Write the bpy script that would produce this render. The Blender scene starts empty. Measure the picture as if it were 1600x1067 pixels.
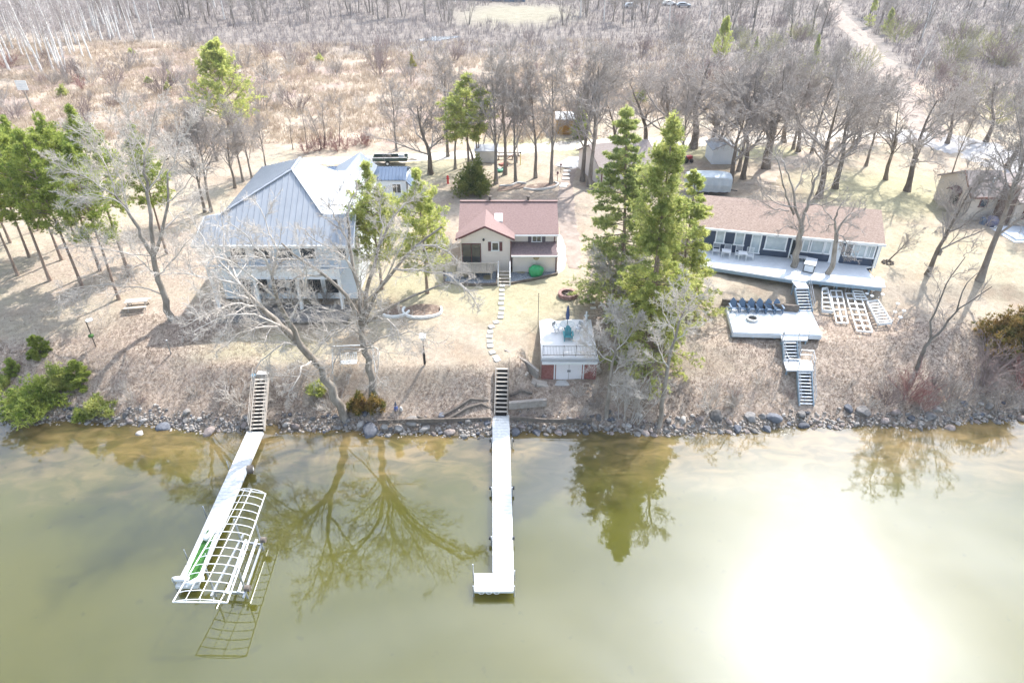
import bpy, math, random
import numpy as np
from mathutils import Vector
rng = np.random.default_rng(7)
random.seed(7)
scene = bpy.context.scene
COL = scene.collection
R = math.radians
# tuning constants
EXPO = 0.94
VEIL_BASE, VEIL_WIDE, VEIL_CORE = 1.2, 9.0, 28.0
WATER_MUD, WATER_SAND = (.095, .075, .03), (.22, .155, .065)
WATER_DEEP, WATER_DEEP2, WATER_WEED = (.064, .063, .010), (.084, .079, .015), (.035, .036, .008)
WATER_R, WATER_IOR, WATER_COAT, WATER_CIOR = .3, 1.2, 1.0, 1.8
WATER_SSS = 1.0
HAZE = 0.0002
# ------------------------------------------------------------ camera
CAM_H, PITCH, FPX = 34.0, 33.0, 1066.7
cam = bpy.data.cameras.new('camera')
camo = bpy.data.objects.new('camera', cam); COL.objects.link(camo)
camo.location = (0, 0, CAM_H); camo.rotation_euler = (R(90 - PITCH), 0, 0)
cam.sensor_width = 36; cam.lens = 24.0; cam.clip_start = 0.5; cam.clip_end = 3000
scene.camera = camo
# ------------------------------------------------------------ sky and sun
SUN_EL, SUN_AZ = 49.5, 37.0
w = bpy.data.worlds.new('World'); scene.world = w; w.use_nodes = True
nt = w.node_tree; N = nt.nodes; L = nt.links
bg = N['Background']; bg.inputs[1].default_value = 0.15
sky = N.new('ShaderNodeTexSky'); sky.sky_type = 'NISHITA'; sky.sun_disc = False
sky.sun_elevation = R(SUN_EL); sky.sun_rotation = R(SUN_AZ)
sky.air_density = 1.0; sky.dust_density = 0.6; sky.ozone_density = 1.0
# thin milky cloud veil over the sky, brighter round the sun
tc = N.new('ShaderNodeTexCoord')
nz = N.new('ShaderNodeTexNoise'); nz.inputs['Scale'].default_value = 2.6; nz.inputs['Detail'].default_value = 7; nz.inputs['Distortion'].default_value = .6
mp = N.new('ShaderNodeMapping'); mp.inputs['Scale'].default_value = (1, 1, 2.2)
L.new(tc.outputs['Generated'], mp.inputs[0]); L.new(mp.outputs[0], nz.inputs['Vector'])
rmp = N.new('ShaderNodeMapRange'); rmp.inputs[1].default_value = .38; rmp.inputs[2].default_value = .68
rmp.inputs[3].default_value = 0.45; rmp.inputs[4].default_value = 1.0
L.new(nz.outputs[0], rmp.inputs[0])
sd = Vector((math.sin(R(SUN_AZ)) * math.cos(R(SUN_EL)), math.cos(R(SUN_AZ)) * math.cos(R(SUN_EL)), math.sin(R(SUN_EL))))
dt = N.new('ShaderNodeVectorMath'); dt.operation = 'DOT_PRODUCT'; dt.inputs[1].default_value = sd
nrm = N.new('ShaderNodeVectorMath'); nrm.operation = 'NORMALIZE'
L.new(tc.outputs['Generated'], nrm.inputs[0]); L.new(nrm.outputs[0], dt.inputs[0])
mx0 = N.new('ShaderNodeMath'); mx0.operation = 'MAXIMUM'; mx0.inputs[1].default_value = 0
L.new(dt.outputs['Value'], mx0.inputs[0])
pw = N.new('ShaderNodeMath'); pw.operation = 'POWER'; pw.inputs[1].default_value = 1.8
L.new(mx0.outputs[0], pw.inputs[0])
pw2 = N.new('ShaderNodeMath'); pw2.operation = 'POWER'; pw2.inputs[1].default_value = 60
L.new(mx0.outputs[0], pw2.inputs[0])
m1 = N.new('ShaderNodeMath'); m1.operation = 'MULTIPLY_ADD'; m1.inputs[1].default_value = VEIL_WIDE; m1.inputs[2].default_value = VEIL_BASE
L.new(pw.outputs[0], m1.inputs[0])
m1b = N.new('ShaderNodeMath'); m1b.operation = 'MULTIPLY_ADD'; m1b.inputs[1].default_value = VEIL_CORE
L.new(pw2.outputs[0], m1b.inputs[0]); L.new(m1.outputs[0], m1b.inputs[2])
m2 = N.new('ShaderNodeMath'); m2.operation = 'MULTIPLY'
L.new(m1b.outputs[0], m2.inputs[0]); L.new(rmp.outputs[0], m2.inputs[1])
veil = N.new('ShaderNodeVectorMath'); veil.operation = 'SCALE'; veil.inputs[0].default_value = (.94, 0.975, 1.02)
L.new(m2.outputs[0], veil.inputs['Scale'])
ad = N.new('ShaderNodeVectorMath'); ad.operation = 'ADD'
L.new(sky.outputs[0], ad.inputs[0]); L.new(veil.outputs[0], ad.inputs[1]); L.new(ad.outputs[0], bg.inputs[0])
sun = bpy.data.lights.new('sun', 'SUN'); sun.energy = 4.2; sun.angle = R(0.55); sun.color = (1, .965, .925)
suno = bpy.data.objects.new('sun', sun); COL.objects.link(suno)
suno.rotation_euler = (-sd).to_track_quat('-Z', 'Y').to_euler(); suno.location = (60, 80, 120)
scene.view_settings.view_transform = 'Standard'; scene.view_settings.look = 'None'
scene.view_settings.exposure = EXPO; scene.view_settings.gamma = 1
scene.render.engine = 'CYCLES'
scene.cycles.max_bounces = 6; scene.cycles.transparent_max_bounces = 8

# ------------------------------------------------------------ helpers
def tag(o, label=None, cat=None, group=None, kind=None):
    if label: o['label'] = label
    if cat: o['category'] = cat
    if group: o['group'] = group
    if kind: o['kind'] = kind
    return o

def thing(name, label, cat, loc=(0, 0, 0), rz=0, group=None):
    o = bpy.data.objects.new(name, None); COL.objects.link(o)
    o.empty_display_size = .3
    o.location = loc; o.rotation_euler = (0, 0, rz)
    return tag(o, label, cat, group)

def link(name, me, parent=None, m=None):
    o = bpy.data.objects.new(name, me); COL.objects.link(o)
    if parent is not None: o.parent = parent
    if m is not None and not me.materials: me.materials.append(m)
    return o

def np_mesh(name, V, faces, attrs=None, smooth=False):
    """faces: list of int arrays (n,k)"""
    me = bpy.data.meshes.new(name)
    V = np.asarray(V, dtype=np.float32)
    me.vertices.add(len(V)); me.vertices.foreach_set('co', V.ravel())
    faces = [f for f in faces if len(f)]
    li = np.concatenate([f.ravel() for f in faces]).astype(np.int32)
    tot = np.concatenate([np.full(len(f), f.shape[1]) for f in faces]).astype(np.int32)
    st = np.concatenate([[0], np.cumsum(tot)[:-1]]).astype(np.int32)
    me.loops.add(len(li)); me.loops.foreach_set('vertex_index', li)
    me.polygons.add(len(tot)); me.polygons.foreach_set('loop_start', st)
    me.update(calc_edges=True)
    if smooth: me.polygons.foreach_set('use_smooth', np.ones(len(tot), dtype=bool))
    if attrs:
        for k, a in attrs.items():
            at = me.attributes.new(k, 'FLOAT', 'POINT'); at.data.foreach_set('value', np.asarray(a, dtype=np.float32))
    return me

class MB:
    def __init__(s): s.v = []; s.f = []
    def box(s, c, d, rz=0, ax=None):
        """box centred at c with size d; ax = optional (ux,uy,uz) axes"""
        c = Vector(c)
        if ax is None:
            ca, sa = math.cos(rz), math.sin(rz)
            ax = (Vector((ca, sa, 0)), Vector((-sa, ca, 0)), Vector((0, 0, 1)))
        b = len(s.v)
        for z in (-.5, .5):
            for x, y in ((-.5, -.5), (.5, -.5), (.5, .5), (-.5, .5)):
                s.v.append(tuple(c + ax[0] * (x * d[0]) + ax[1] * (y * d[1]) + ax[2] * (z * d[2])))
        for f in ((3, 2, 1, 0), (4, 5, 6, 7), (0, 1, 5, 4), (1, 2, 6, 5), (2, 3, 7, 6), (3, 0, 4, 7)):
            s.f.append(tuple(b + i for i in f))
        return s
    def bar(s, a, b, wd, h=None, up=(0, 0, 1)):
        a, b = Vector(a), Vector(b); d = b - a; ln = d.length
        if ln < 1e-6: return s
        t = d / ln; u = t.cross(Vector(up))
        if u.length < 1e-4: u = t.cross(Vector((1, 0, 0)))
        u.normalize(); n = u.cross(t)
        return s.box((a + b) / 2, (ln, wd, h or wd), ax=(t, u, n))
    def tube(s, pts, r, n=6, r2=None, cap=True):
        pts = [Vector(p) for p in pts]; K = len(pts); b = len(s.v)
        ref = Vector((.31, .22, .92))
        d0 = (pts[-1] - pts[0]).normalized() if (pts[-1] - pts[0]).length > 1e-6 else Vector((1, 0, 0))
        if abs(d0.dot(ref)) > .9: ref = Vector((1, 0, 0))
        for i, p in enumerate(pts):
            t = (pts[min(i + 1, K - 1)] - pts[max(i - 1, 0)]).normalized()
            u = (ref - t * ref.dot(t)).normalized(); v = t.cross(u)
            rr = r if r2 is None else r + (r2 - r) * i / (K - 1)
            for k in range(n):
                a = 2 * math.pi * k / n
                s.v.append(tuple(p + u * (rr * math.cos(a)) + v * (rr * math.sin(a))))
        for i in range(K - 1):
            for k in range(n):
                k2 = (k + 1) % n
                s.f.append((b + i * n + k, b + i * n + k2, b + (i + 1) * n + k2, b + (i + 1) * n + k))
        if cap:
            s.f.append(tuple(b + k for k in reversed(range(n)))); s.f.append(tuple(b + (K - 1) * n + k for k in range(n)))
        return s
    def prism(s, poly, z0, z1):
        n = len(poly); b = len(s.v)
        s.v += [(x, y, z0) for x, y in poly] + [(x, y, z1) for x, y in poly]
        s.f.append(tuple(b + i for i in reversed(range(n)))); s.f.append(tuple(b + n + i for i in range(n)))
        for i in range(n):
            j = (i + 1) % n; s.f.append((b + i, b + j, b + n + j, b + n + i))
        return s
    def slab(s, poly, th):
        """3-D polygon given thickness th downwards along its normal"""
        P = [Vector(p) for p in poly]; nn = Vector((0, 0, 0))
        for i in range(len(P)):
            a, c = P[i], P[(i + 1) % len(P)]
            nn += Vector(((a.y - c.y) * (a.z + c.z), (a.z - c.z) * (a.x + c.x), (a.x - c.x) * (a.y + c.y)))
        nn.normalize()
        if nn.z < 0: nn = -nn; P.reverse()
        b = len(s.v); n = len(P)
        s.v += [tuple(p) for p in P] + [tuple(p - nn * th) for p in P]
        s.f.append(tuple(b + i for i in range(n))); s.f.append(tuple(b + n + i for i in reversed(range(n))))
        for i in range(n):
            j = (i + 1) % n; s.f.append((b + j, b + i, b + n + i, b + n + j))
        return s
    def ribs(s, poly, sp, wd=.05, h=.05):
        P = [Vector(p) for p in poly]; nn = Vector((0, 0, 0))
        for i in range(len(P)):
            a, c = P[i], P[(i + 1) % len(P)]
            nn += Vector(((a.y - c.y) * (a.z + c.z), (a.z - c.z) * (a.x + c.x), (a.x - c.x) * (a.y + c.y)))
        nn.normalize()
        if nn.z < 0: nn = -nn
        hor = Vector((-nn.y, nn.x, 0)).normalized(); dn = nn.cross(hor)
        o = P[0]; Q = [((p - o).dot(hor), (p - o).dot(dn)) for p in P]
        lo, hi = min(q[0] for q in Q), max(q[0] for q in Q); u = lo + sp * .5
        while u < hi:
            xs = []
            for i in range(len(Q)):
                a, c = Q[i], Q[(i + 1) % len(Q)]
                if (a[0] - u) * (c[0] - u) < 0: xs.append(a[1] + (c[1] - a[1]) * (u - a[0]) / (c[0] - a[0]))
            xs.sort()
            for i in range(0, len(xs) - 1, 2):
                if xs[i + 1] - xs[i] > .15:
                    a = o + hor * u + dn * xs[i] + nn * h / 2; c = o + hor * u + dn * xs[i + 1] + nn * h / 2
                    s.bar(a, c, wd, h, up=nn)
            u += sp
        return s
    def lathe(s, prof, c=(0, 0, 0), n=16):
        b = len(s.v)
        for r, z in prof:
            for k in range(n):
                a = 2 * math.pi * k / n; s.v.append((c[0] + r * math.cos(a), c[1] + r * math.sin(a), c[2] + z))
        for i in range(len(prof) - 1):
            for k in range(n):
                k2 = (k + 1) % n; s.f.append((b + i * n + k, b + i * n + k2, b + (i + 1) * n + k2, b + (i + 1) * n + k))
        s.f.append(tuple(b + k for k in reversed(range(n)))); s.f.append(tuple(b + (len(prof) - 1) * n + k for k in range(n)))
        return s
    def build(s, name, m, parent=None, smooth=False):
        me = bpy.data.meshes.new(name); me.from_pydata(s.v, [], s.f); me.update()
        if smooth: me.polygons.foreach_set('use_smooth', [True] * len(me.polygons))
        me.materials.append(m)
        o = bpy.data.objects.new(name, me); COL.objects.link(o)
        if parent is not None:
            o.parent = parent
            if parent.get('_w'): o.matrix_parent_inverse = parent.matrix_basis.inverted()
        return o

def wthing(name, label, cat, loc, group=None):
    """thing whose parts are written in world coordinates"""
    o = thing(name, label, cat, loc, 0, group)
    o['_w'] = 1
    o.matrix_basis.translation = Vector(loc)
    return o

def copy_tree(o, loc, rz=None, sc=None, label=None, group=None):
    c = o.copy(); COL.objects.link(c); c.location = loc
    if rz is not None: c.rotation_euler = (0, 0, rz)
    if sc is not None: c.scale = sc if hasattr(sc, '__len__') else (sc, sc, sc)
    if label: c['label'] = label
    if group: c['group'] = group
    def rec(s, d):
        for ch in list(s.children):
            k = ch.copy(); COL.objects.link(k); k.parent = d; k.matrix_parent_inverse = ch.matrix_parent_inverse.copy(); rec(ch, k)
    rec(o, c)
    return c

# ------------------------------------------------------------ materials
MATS = {}
def mat(name, c, rough=.8, c2=None, scale=4.0, bump=0.0, bscale=None, metal=0, spec=.5, stretch=None, rand=0.0, detail=4, lo=.35, hi=.65, wave=None):
    if name in MATS: return MATS[name]
    m = bpy.data.materials.new(name); m.use_nodes = True; t = m.node_tree; n = t.nodes; l = t.links
    p = n['Principled BSDF']; p.inputs['Roughness'].default_value = rough; p.inputs['Metallic'].default_value = metal
    p.inputs['Specular IOR Level'].default_value = .12 if (rough >= .8 and spec == .5) else spec
    p.inputs['Base Color'].default_value = (*c, 1)
    co = n.new('ShaderNodeNewGeometry') if wave == 'world' else n.new('ShaderNodeTexCoord')
    vec = co.outputs['Position'] if wave == 'world' else co.outputs['Object']
    if stretch:
        mpn = n.new('ShaderNodeMapping'); mpn.inputs['Scale'].default_value = stretch; l.new(vec, mpn.inputs[0]); vec = mpn.outputs[0]
    out = None
    if c2 is not None:
        nzn = n.new('ShaderNodeTexNoise'); nzn.inputs['Scale'].default_value = scale; nzn.inputs['Detail'].default_value = detail; nzn.inputs['Roughness'].default_value = .65
        l.new(vec, nzn.inputs['Vector'])
        r = n.new('ShaderNodeMapRange'); r.inputs[1].default_value = lo; r.inputs[2].default_value = hi; l.new(nzn.outputs[0], r.inputs[0])
        mx = n.new('ShaderNodeMix'); mx.data_type = 'RGBA'; mx.inputs[6].default_value = (*c, 1); mx.inputs[7].default_value = (*c2, 1)
        l.new(r.outputs[0], mx.inputs[0]); out = mx.outputs[2]
    if rand:
        oi = n.new('ShaderNodeObjectInfo'); r2 = n.new('ShaderNodeMapRange'); r2.inputs[3].default_value = 1 - rand; r2.inputs[4].default_value = 1 + rand
        l.new(oi.outputs['Random'], r2.inputs[0]); sc = n.new('ShaderNodeVectorMath'); sc.operation = 'SCALE'
        if out: l.new(out, sc.inputs[0])
        else: sc.inputs[0].default_value = c
        l.new(r2.outputs[0], sc.inputs['Scale']); out = sc.outputs[0]
    if out: l.new(out, p.inputs['Base Color'])
    if bump:
        b = n.new('ShaderNodeBump'); b.inputs['Strength'].default_value = bump; b.inputs['Distance'].default_value = .05
        nb = n.new('ShaderNodeTexNoise'); nb.inputs['Scale'].default_value = bscale or scale * 3; nb.inputs['Detail'].default_value = 3
        l.new(vec, nb.inputs['Vector']); l.new(nb.outputs[0], b.inputs['Height']); l.new(b.outputs[0], p.inputs['Normal'])
    MATS[name] = m
    return m

def siding(name, c, c2, per=.16, axis=2, depth=.6, rough=.7):
    """painted boards: dark joint line every `per` metres along an axis"""
    if name in MATS: return MATS[name]
    m = mat(name, c, rough, c2, 1.3); t = m.node_tree; n = t.nodes; l = t.links; p = n['Principled BSDF']
    g = n.new('ShaderNodeNewGeometry'); sx = n.new('ShaderNodeSeparateXYZ'); l.new(g.outputs['Position'], sx.inputs[0])
    d = n.new('ShaderNodeMath'); d.operation = 'DIVIDE'; d.inputs[1].default_value = per; l.new(sx.outputs[axis], d.inputs[0])
    fr = n.new('ShaderNodeMath'); fr.operation = 'FRACT'; l.new(d.outputs[0], fr.inputs[0])
    b = n.new('ShaderNodeBump'); b.inputs['Strength'].default_value = depth; b.inputs['Distance'].default_value = .03
    l.new(fr.outputs[0], b.inputs['Height']); l.new(b.outputs[0], p.inputs['Normal'])
    return m

def leafmat(name, c, c2, trans=.4, rand=.1):
    m = bpy.data.materials.new(name); m.use_nodes = True; t = m.node_tree; n = t.nodes; l = t.links
    n.remove(n['Principled BSDF']); o = n['Material Output']
    at = n.new('ShaderNodeAttribute'); at.attribute_name = 'tone'
    mx = n.new('ShaderNodeMix'); mx.data_type = 'RGBA'; mx.inputs[6].default_value = (*c, 1); mx.inputs[7].default_value = (*c2, 1)
    l.new(at.outputs['Fac'], mx.inputs[0])
    oi = n.new('ShaderNodeObjectInfo'); r2 = n.new('ShaderNodeMapRange'); r2.inputs[3].default_value = 1 - rand; r2.inputs[4].default_value = 1 + rand
    l.new(oi.outputs['Random'], r2.inputs[0]); sc = n.new('ShaderNodeVectorMath'); sc.operation = 'SCALE'
    l.new(mx.outputs[2], sc.inputs[0]); l.new(r2.outputs[0], sc.inputs['Scale'])
    d = n.new('ShaderNodeBsdfDiffuse'); tr = n.new('ShaderNodeBsdfTranslucent'); l.new(sc.outputs[0], d.inputs[0]); l.new(sc.outputs[0], tr.inputs[0])
    ms = n.new('ShaderNodeMixShader'); ms.inputs[0].default_value = trans; l.new(d.outputs[0], ms.inputs[1]); l.new(tr.outputs[0], ms.inputs[2])
    l.new(ms.outputs[0], o.inputs[0]); MATS[name] = m
    return m

# ------------------------------------------------------------ terrain
def hx(x, y, noise=True):
    x = np.asarray(x, float); y = np.asarray(y, float)
    shore = 39.7 + 1.6 * np.clip((np.abs(x) - 12) / 28, 0, 1) ** 1.3 + .25 * np.sin(x * .35) + .15 * np.sin(x * .9 + 1)
    d = y - shore
    cen = np.interp(d, [-140, -12, -3, 0, 1.2, 2.2, 4.0, 10.3, 17.5, 36, 60, 500], [-4, -2, -.7, 0, .8, 1.5, 3.3, 3.9, 4.5, 5.0, 5, 5])
    lef = np.interp(d, [-140, -12, -3, 0, 1.2, 2.2, 5.0, 9, 17.5, 36, 60, 500], [-4, -2, -.7, 0, .8, 1.2, 2.9, 3.9, 4.6, 5.0, 5, 5])
    rig = np.interp(d, [-140, -12, -3, 0, 1.2, 3.4, 6.3, 10.8, 12.8, 16, 36, 500], [-4, -2, -.7, 0, .8, 2.4, 3.8, 4.2, 5.0, 5.3, 5.3, 5.0])
    wl = np.clip((-22 - x) / 5, 0, 1); wr = np.clip((x - 8.5) / 4, 0, 1)
    h = cen * (1 - wl - wr) + lef * wl + rig * wr
    # cut for the boathouse front
    cx = np.clip((x - .9) / .9, 0, 1) * np.clip((8.4 - x) / 1.2, 0, 1)
    st = np.clip((1.0 - np.abs(x + .72)) / .3, 0, 1) * (y > 40.6) * (y < 43.9)
    st2 = np.clip((1.1 - np.abs(x + 18.75)) / .3, 0, 1) * (y > 39.6) * (y < 42.4)
    h = h - .45 * st - .5 * st2
    flat = np.interp(y, [41, 42.6, 44.6, 46.5, 49.5], [.9, 1.55, 1.6, 2.6, 3.8])
    h = np.where((y > 41) & (y < 49.6), h * (1 - cx) + np.minimum(h, flat) * cx, h)
    if noise:
        on = np.clip((y - shore) / 1.5, 0, 1)
        h = h + on * (.05 * np.sin(x * 1.7 + y * .6) * np.sin(y * 1.3 - x * .4) + .04 * np.sin(x * 3.1 + 2) * np.sin(y * 2.7) + .12 * np.sin(x * .19 + 1) * np.sin(y * .17))
        h = h + np.clip((y - 115) / 100, 0, 1) * .8 * np.sin(x * .05 + 1) * np.sin(y * .04)
    return h
def hz(x, y): return float(hx(x, y))
CP, SP = math.cos(R(PITCH)), math.sin(R(PITCH))
def ray(px, py):
    u = px - 800; v = py - 533.5
    return u, FPX * CP - v * SP, -(FPX * SP + v * CP)
def P(px, py, z):
    """world point at height z seen at a photo pixel (used to read plan positions off the photo)"""
    a, b, c = ray(px, py); k = (z - CAM_H) / c
    return (a * k, b * k, z)
def PY(px, py, Y):
    a, b, c = ray(px, py); k = Y / b
    return (a * k, Y, CAM_H + c * k)
def G(px, py, up=0.0):
    z = 4.0
    for _ in range(25):
        q = P(px, py, z + up); z = z * .4 + hz(q[0], q[1]) * .6
    q = P(px, py, z + up)
    return (q[0], q[1], z)
# ------------------------------------------------------------ vegetation generators (numpy)
def nrmz(a): return a / (np.linalg.norm(a, axis=-1, keepdims=True) + 1e-9)

def grow(rg, paths, rad, n, ang, lr, K, up=.05, wig=.12, t0=.3, rr=.55, lmin=0, taper=.25, rmin=.006, topfall=.55, flat=1.0):
    """children branches for every parent path"""
    Np, Kp = rad.shape
    tt = (np.arange(n)[None, :] + rg.random((Np, n))) / n
    tt = t0 + (1 - t0) * tt
    fi = np.clip(tt * (Kp - 1), 0, Kp - 1.001); i0 = fi.astype(int); fr = (fi - i0)[..., None]
    ar = np.arange(Np)[:, None]
    p0 = paths[ar, i0]; p1 = paths[ar, i0 + 1]
    pos = (p0 + (p1 - p0) * fr).reshape(-1, 3); tan = nrmz(p1 - p0).reshape(-1, 3)
    r0 = (rad[ar, i0] * (1 - fr[..., 0]) + rad[ar, i0 + 1] * fr[..., 0]).reshape(-1)
    L = np.linalg.norm(np.diff(paths, axis=1), axis=2).sum(1)
    ln = (L[:, None] * lr * (1 - topfall * (tt - t0) / (1 - t0 + 1e-6)) * rg.uniform(.65, 1.25, (Np, n))).reshape(-1)
    rnd = rg.normal(size=tan.shape); rnd[:, 2] *= flat
    perp = nrmz(rnd - (rnd * tan).sum(1, keepdims=True) * tan)
    a = ang * rg.uniform(.65, 1.3, len(ln))
    d = nrmz(tan * np.cos(a)[:, None] + perp * np.sin(a)[:, None])
    keep = ln > lmin
    pos, d, ln, r0 = pos[keep], d[keep], ln[keep], r0[keep]
    M = len(ln); out = np.zeros((M, K, 3)); out[:, 0] = pos; st = (ln / (K - 1))[:, None]; p = pos
    for k in range(1, K):
        d = d + rg.normal(size=d.shape) * wig; d[:, 2] += up; d = nrmz(d); p = p + d * st; out[:, k] = p
    rs = np.maximum(r0 * rr * rg.uniform(.8, 1.1, M), rmin)
    rad2 = rs[:, None] * np.linspace(1, taper, K)[None, :]
    return out, np.maximum(rad2, rmin * .6)

def tubes(paths, rad, S):
    M, K, _ = paths.shape
    if M == 0: return np.zeros((0, 3)), np.zeros((0, 4), int)
    d = np.gradient(paths, axis=1); t = nrmz(d)
    ref = np.where(np.abs(nrmz(paths[:, -1] - paths[:, 0])[:, 2:3]) > .8, np.array([[1., .1, 0]]), np.array([[0.1, 0, 1.]]))[:, None, :]
    u = nrmz(ref - (ref * t).sum(2, keepdims=True) * t); v = np.cross(t, u)
    an = 2 * np.pi * np.arange(S) / S
    V = paths[:, :, None, :] + rad[:, :, None, None] * (u[:, :, None, :] * np.cos(an)[None, None, :, None] + v[:, :, None, :] * np.sin(an)[None, None, :, None])
    base = (np.arange(M) * K * S)[:, None, None]
    i = np.arange(K - 1)[None, :, None]; k = np.arange(S)[None, None, :]; k2 = (k + 1) % S
    F = np.stack([base + i * S + k, base + i * S + k2, base + (i + 1) * S + k2, base + (i + 1) * S + k], -1).reshape(-1, 4)
    return V.reshape(-1, 3), F

def merge(parts):
    V = []; F = []; o = 0
    for v, f in parts:
        if len(v) == 0: continue
        V.append(v); F.append(f + o); o += len(v)
    return np.concatenate(V), F

def trunk_path(rg, H, r, lean=(0, 0), K=10, wig=.03, start=(0, 0, -.3)):
    d = np.array([lean[0], lean[1], 1.0]); d /= np.linalg.norm(d); p = np.array(start, float); out = [p]
    for k in range(K - 1):
        d = d + rg.normal(size=3) * wig; d[2] += .03; d /= np.linalg.norm(d); p = p + d * H / (K - 1); out.append(p)
    rad = r * (1 - np.linspace(0, 1, K) ** .8 * .85); rad[0] *= 1.35
    return np.array(out)[None], rad[None]

def bare_tree(seed, H=15, r=.28, kind='oak', lean=(0, 0), dense=1.0, trunks=None, limbs=None):
    """returns (trunk mesh, crown mesh); trunks = explicit list of (points, r0, r1)"""
    rg = np.random.default_rng(seed)
    TP = []; CPt = []
    def resample(pts, K):
        pts = np.array(pts, float); s = np.concatenate([[0], np.cumsum(np.linalg.norm(np.diff(pts, axis=0), axis=1))])
        q = np.linspace(0, s[-1], K); return np.stack([np.interp(q, s, pts[:, j]) for j in range(3)], 1)
    if trunks is not None:
        paths = []; rads = []
        for pts, r0, r1 in trunks:
            pp = resample(pts, 10); pp[1:-1] += rg.normal(size=(8, 3)) * r0 * .25
            rr_ = np.linspace(r0, r1, 10); TP.append((pp[None], rr_[None], 7))
        L1p = []; L1r = []
        for pts, r0, r1 in limbs:
            pp = resample(pts, 9); pp[1:] += np.cumsum(rg.normal(size=(8, 3)) * .09, 0)
            L1p.append(pp); L1r.append(np.linspace(r0, r1, 9))
        L1 = (np.array(L1p), np.array(L1r))
    elif kind == 'multi':
        n = 4; ps = []; rs = []
        for i in range(n):
            a = rg.random() * 6.28; q, qr = trunk_path(rg, H * rg.uniform(.8, 1), r * rg.uniform(.6, 1), (.16 * math.cos(a), .16 * math.sin(a)), wig=.05, start=(.4 * math.cos(a), .4 * math.sin(a), -.3))
            ps.append(q); rs.append(qr); TP.append((q, qr, 6))
        T = (np.concatenate(ps), np.concatenate(rs))
        L1 = grow(rg, *T, int(9 * dense), .6, .3, 6, .06, .14, .35, .5)
    else:
        T = trunk_path(rg, H * (.72 if kind == 'oak' else .95), r, lean, wig=.07 if kind == 'oak' else .035)
        TP.append((*T, 8))
        if kind == 'oak': L1 = grow(rg, *T, int(15 * dense), .95, .62, 9, .055, .19, .3, .62, topfall=.35)
        elif kind == 'vase': L1 = grow(rg, *T, int(15 * dense), .5, .5, 8, .05, .11, .3, .6, topfall=.55)
        else: L1 = grow(rg, *T, int(26 * dense), .75, .2, 6, .05, .14, .35, .45, topfall=.6)
    nn = (10, 9, 7) if kind in ('oak', 'hero') else ((9, 8, 7) if kind == 'vase' else (6, 6, 3))
    if kind == 'multi': nn = (8, 7, 3)
    tw = {'hero': .013, 'oak': .016, 'vase': .016}.get(kind, .02)
    g = 1.0 if kind != 'hero' else 1
    L2 = grow(rg, *L1, int(nn[0] * dense + .5), .75, .48, 6, .04, .2, .12, .55, lmin=.3, rmin=tw)
    L3 = grow(rg, *L2, int(nn[1] * dense + .5), .75, .5, 5, .03, .22, .15, .55, lmin=.15, rmin=tw)
    parts = [(L1, 5), (L2, 4), (L3, 3)]
    if nn[2]:
        L4 = grow(rg, *L3, int(nn[2] * dense + .5), .7, .6, 3, .02, .2, .1, .6, lmin=.12, rmin=tw * .8)
        parts.append((L4, 3))
    tv, tf = merge([tubes(a, b, c) for a, b, c in TP])
    cv, cf = merge([tubes(a[0], a[1], s) for a, s in parts])
    return np_mesh('trunk', tv, tf, smooth=True), np_mesh('crown', cv, cf)

def blades(rg, cen, dr, n, ln, wd, spread=.8, tone=None):
    """needle tufts: n slim triangles around every centre"""
    M = len(cen); c = np.repeat(cen, n, 0); d0 = np.repeat(dr, n, 0)
    d = nrmz(d0 + rg.normal(size=d0.shape) * spread); l = ln * rg.uniform(.6, 1.2, (M * n, 1))
    s = nrmz(np.cross(d, rg.normal(size=d.shape))) * wd * .5
    V = np.stack([c - s, c + s, c + d * l], 1).reshape(-1, 3)
    F = np.arange(M * n * 3).reshape(-1, 3)
    if tone is None: tone = rg.random(M)
    t = np.repeat(np.clip(tone, 0, 1), n * 3)
    t = np.clip(t + np.repeat(rg.normal(size=M * n) * .12, 3), 0, 1)
    return V, F, t

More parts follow.
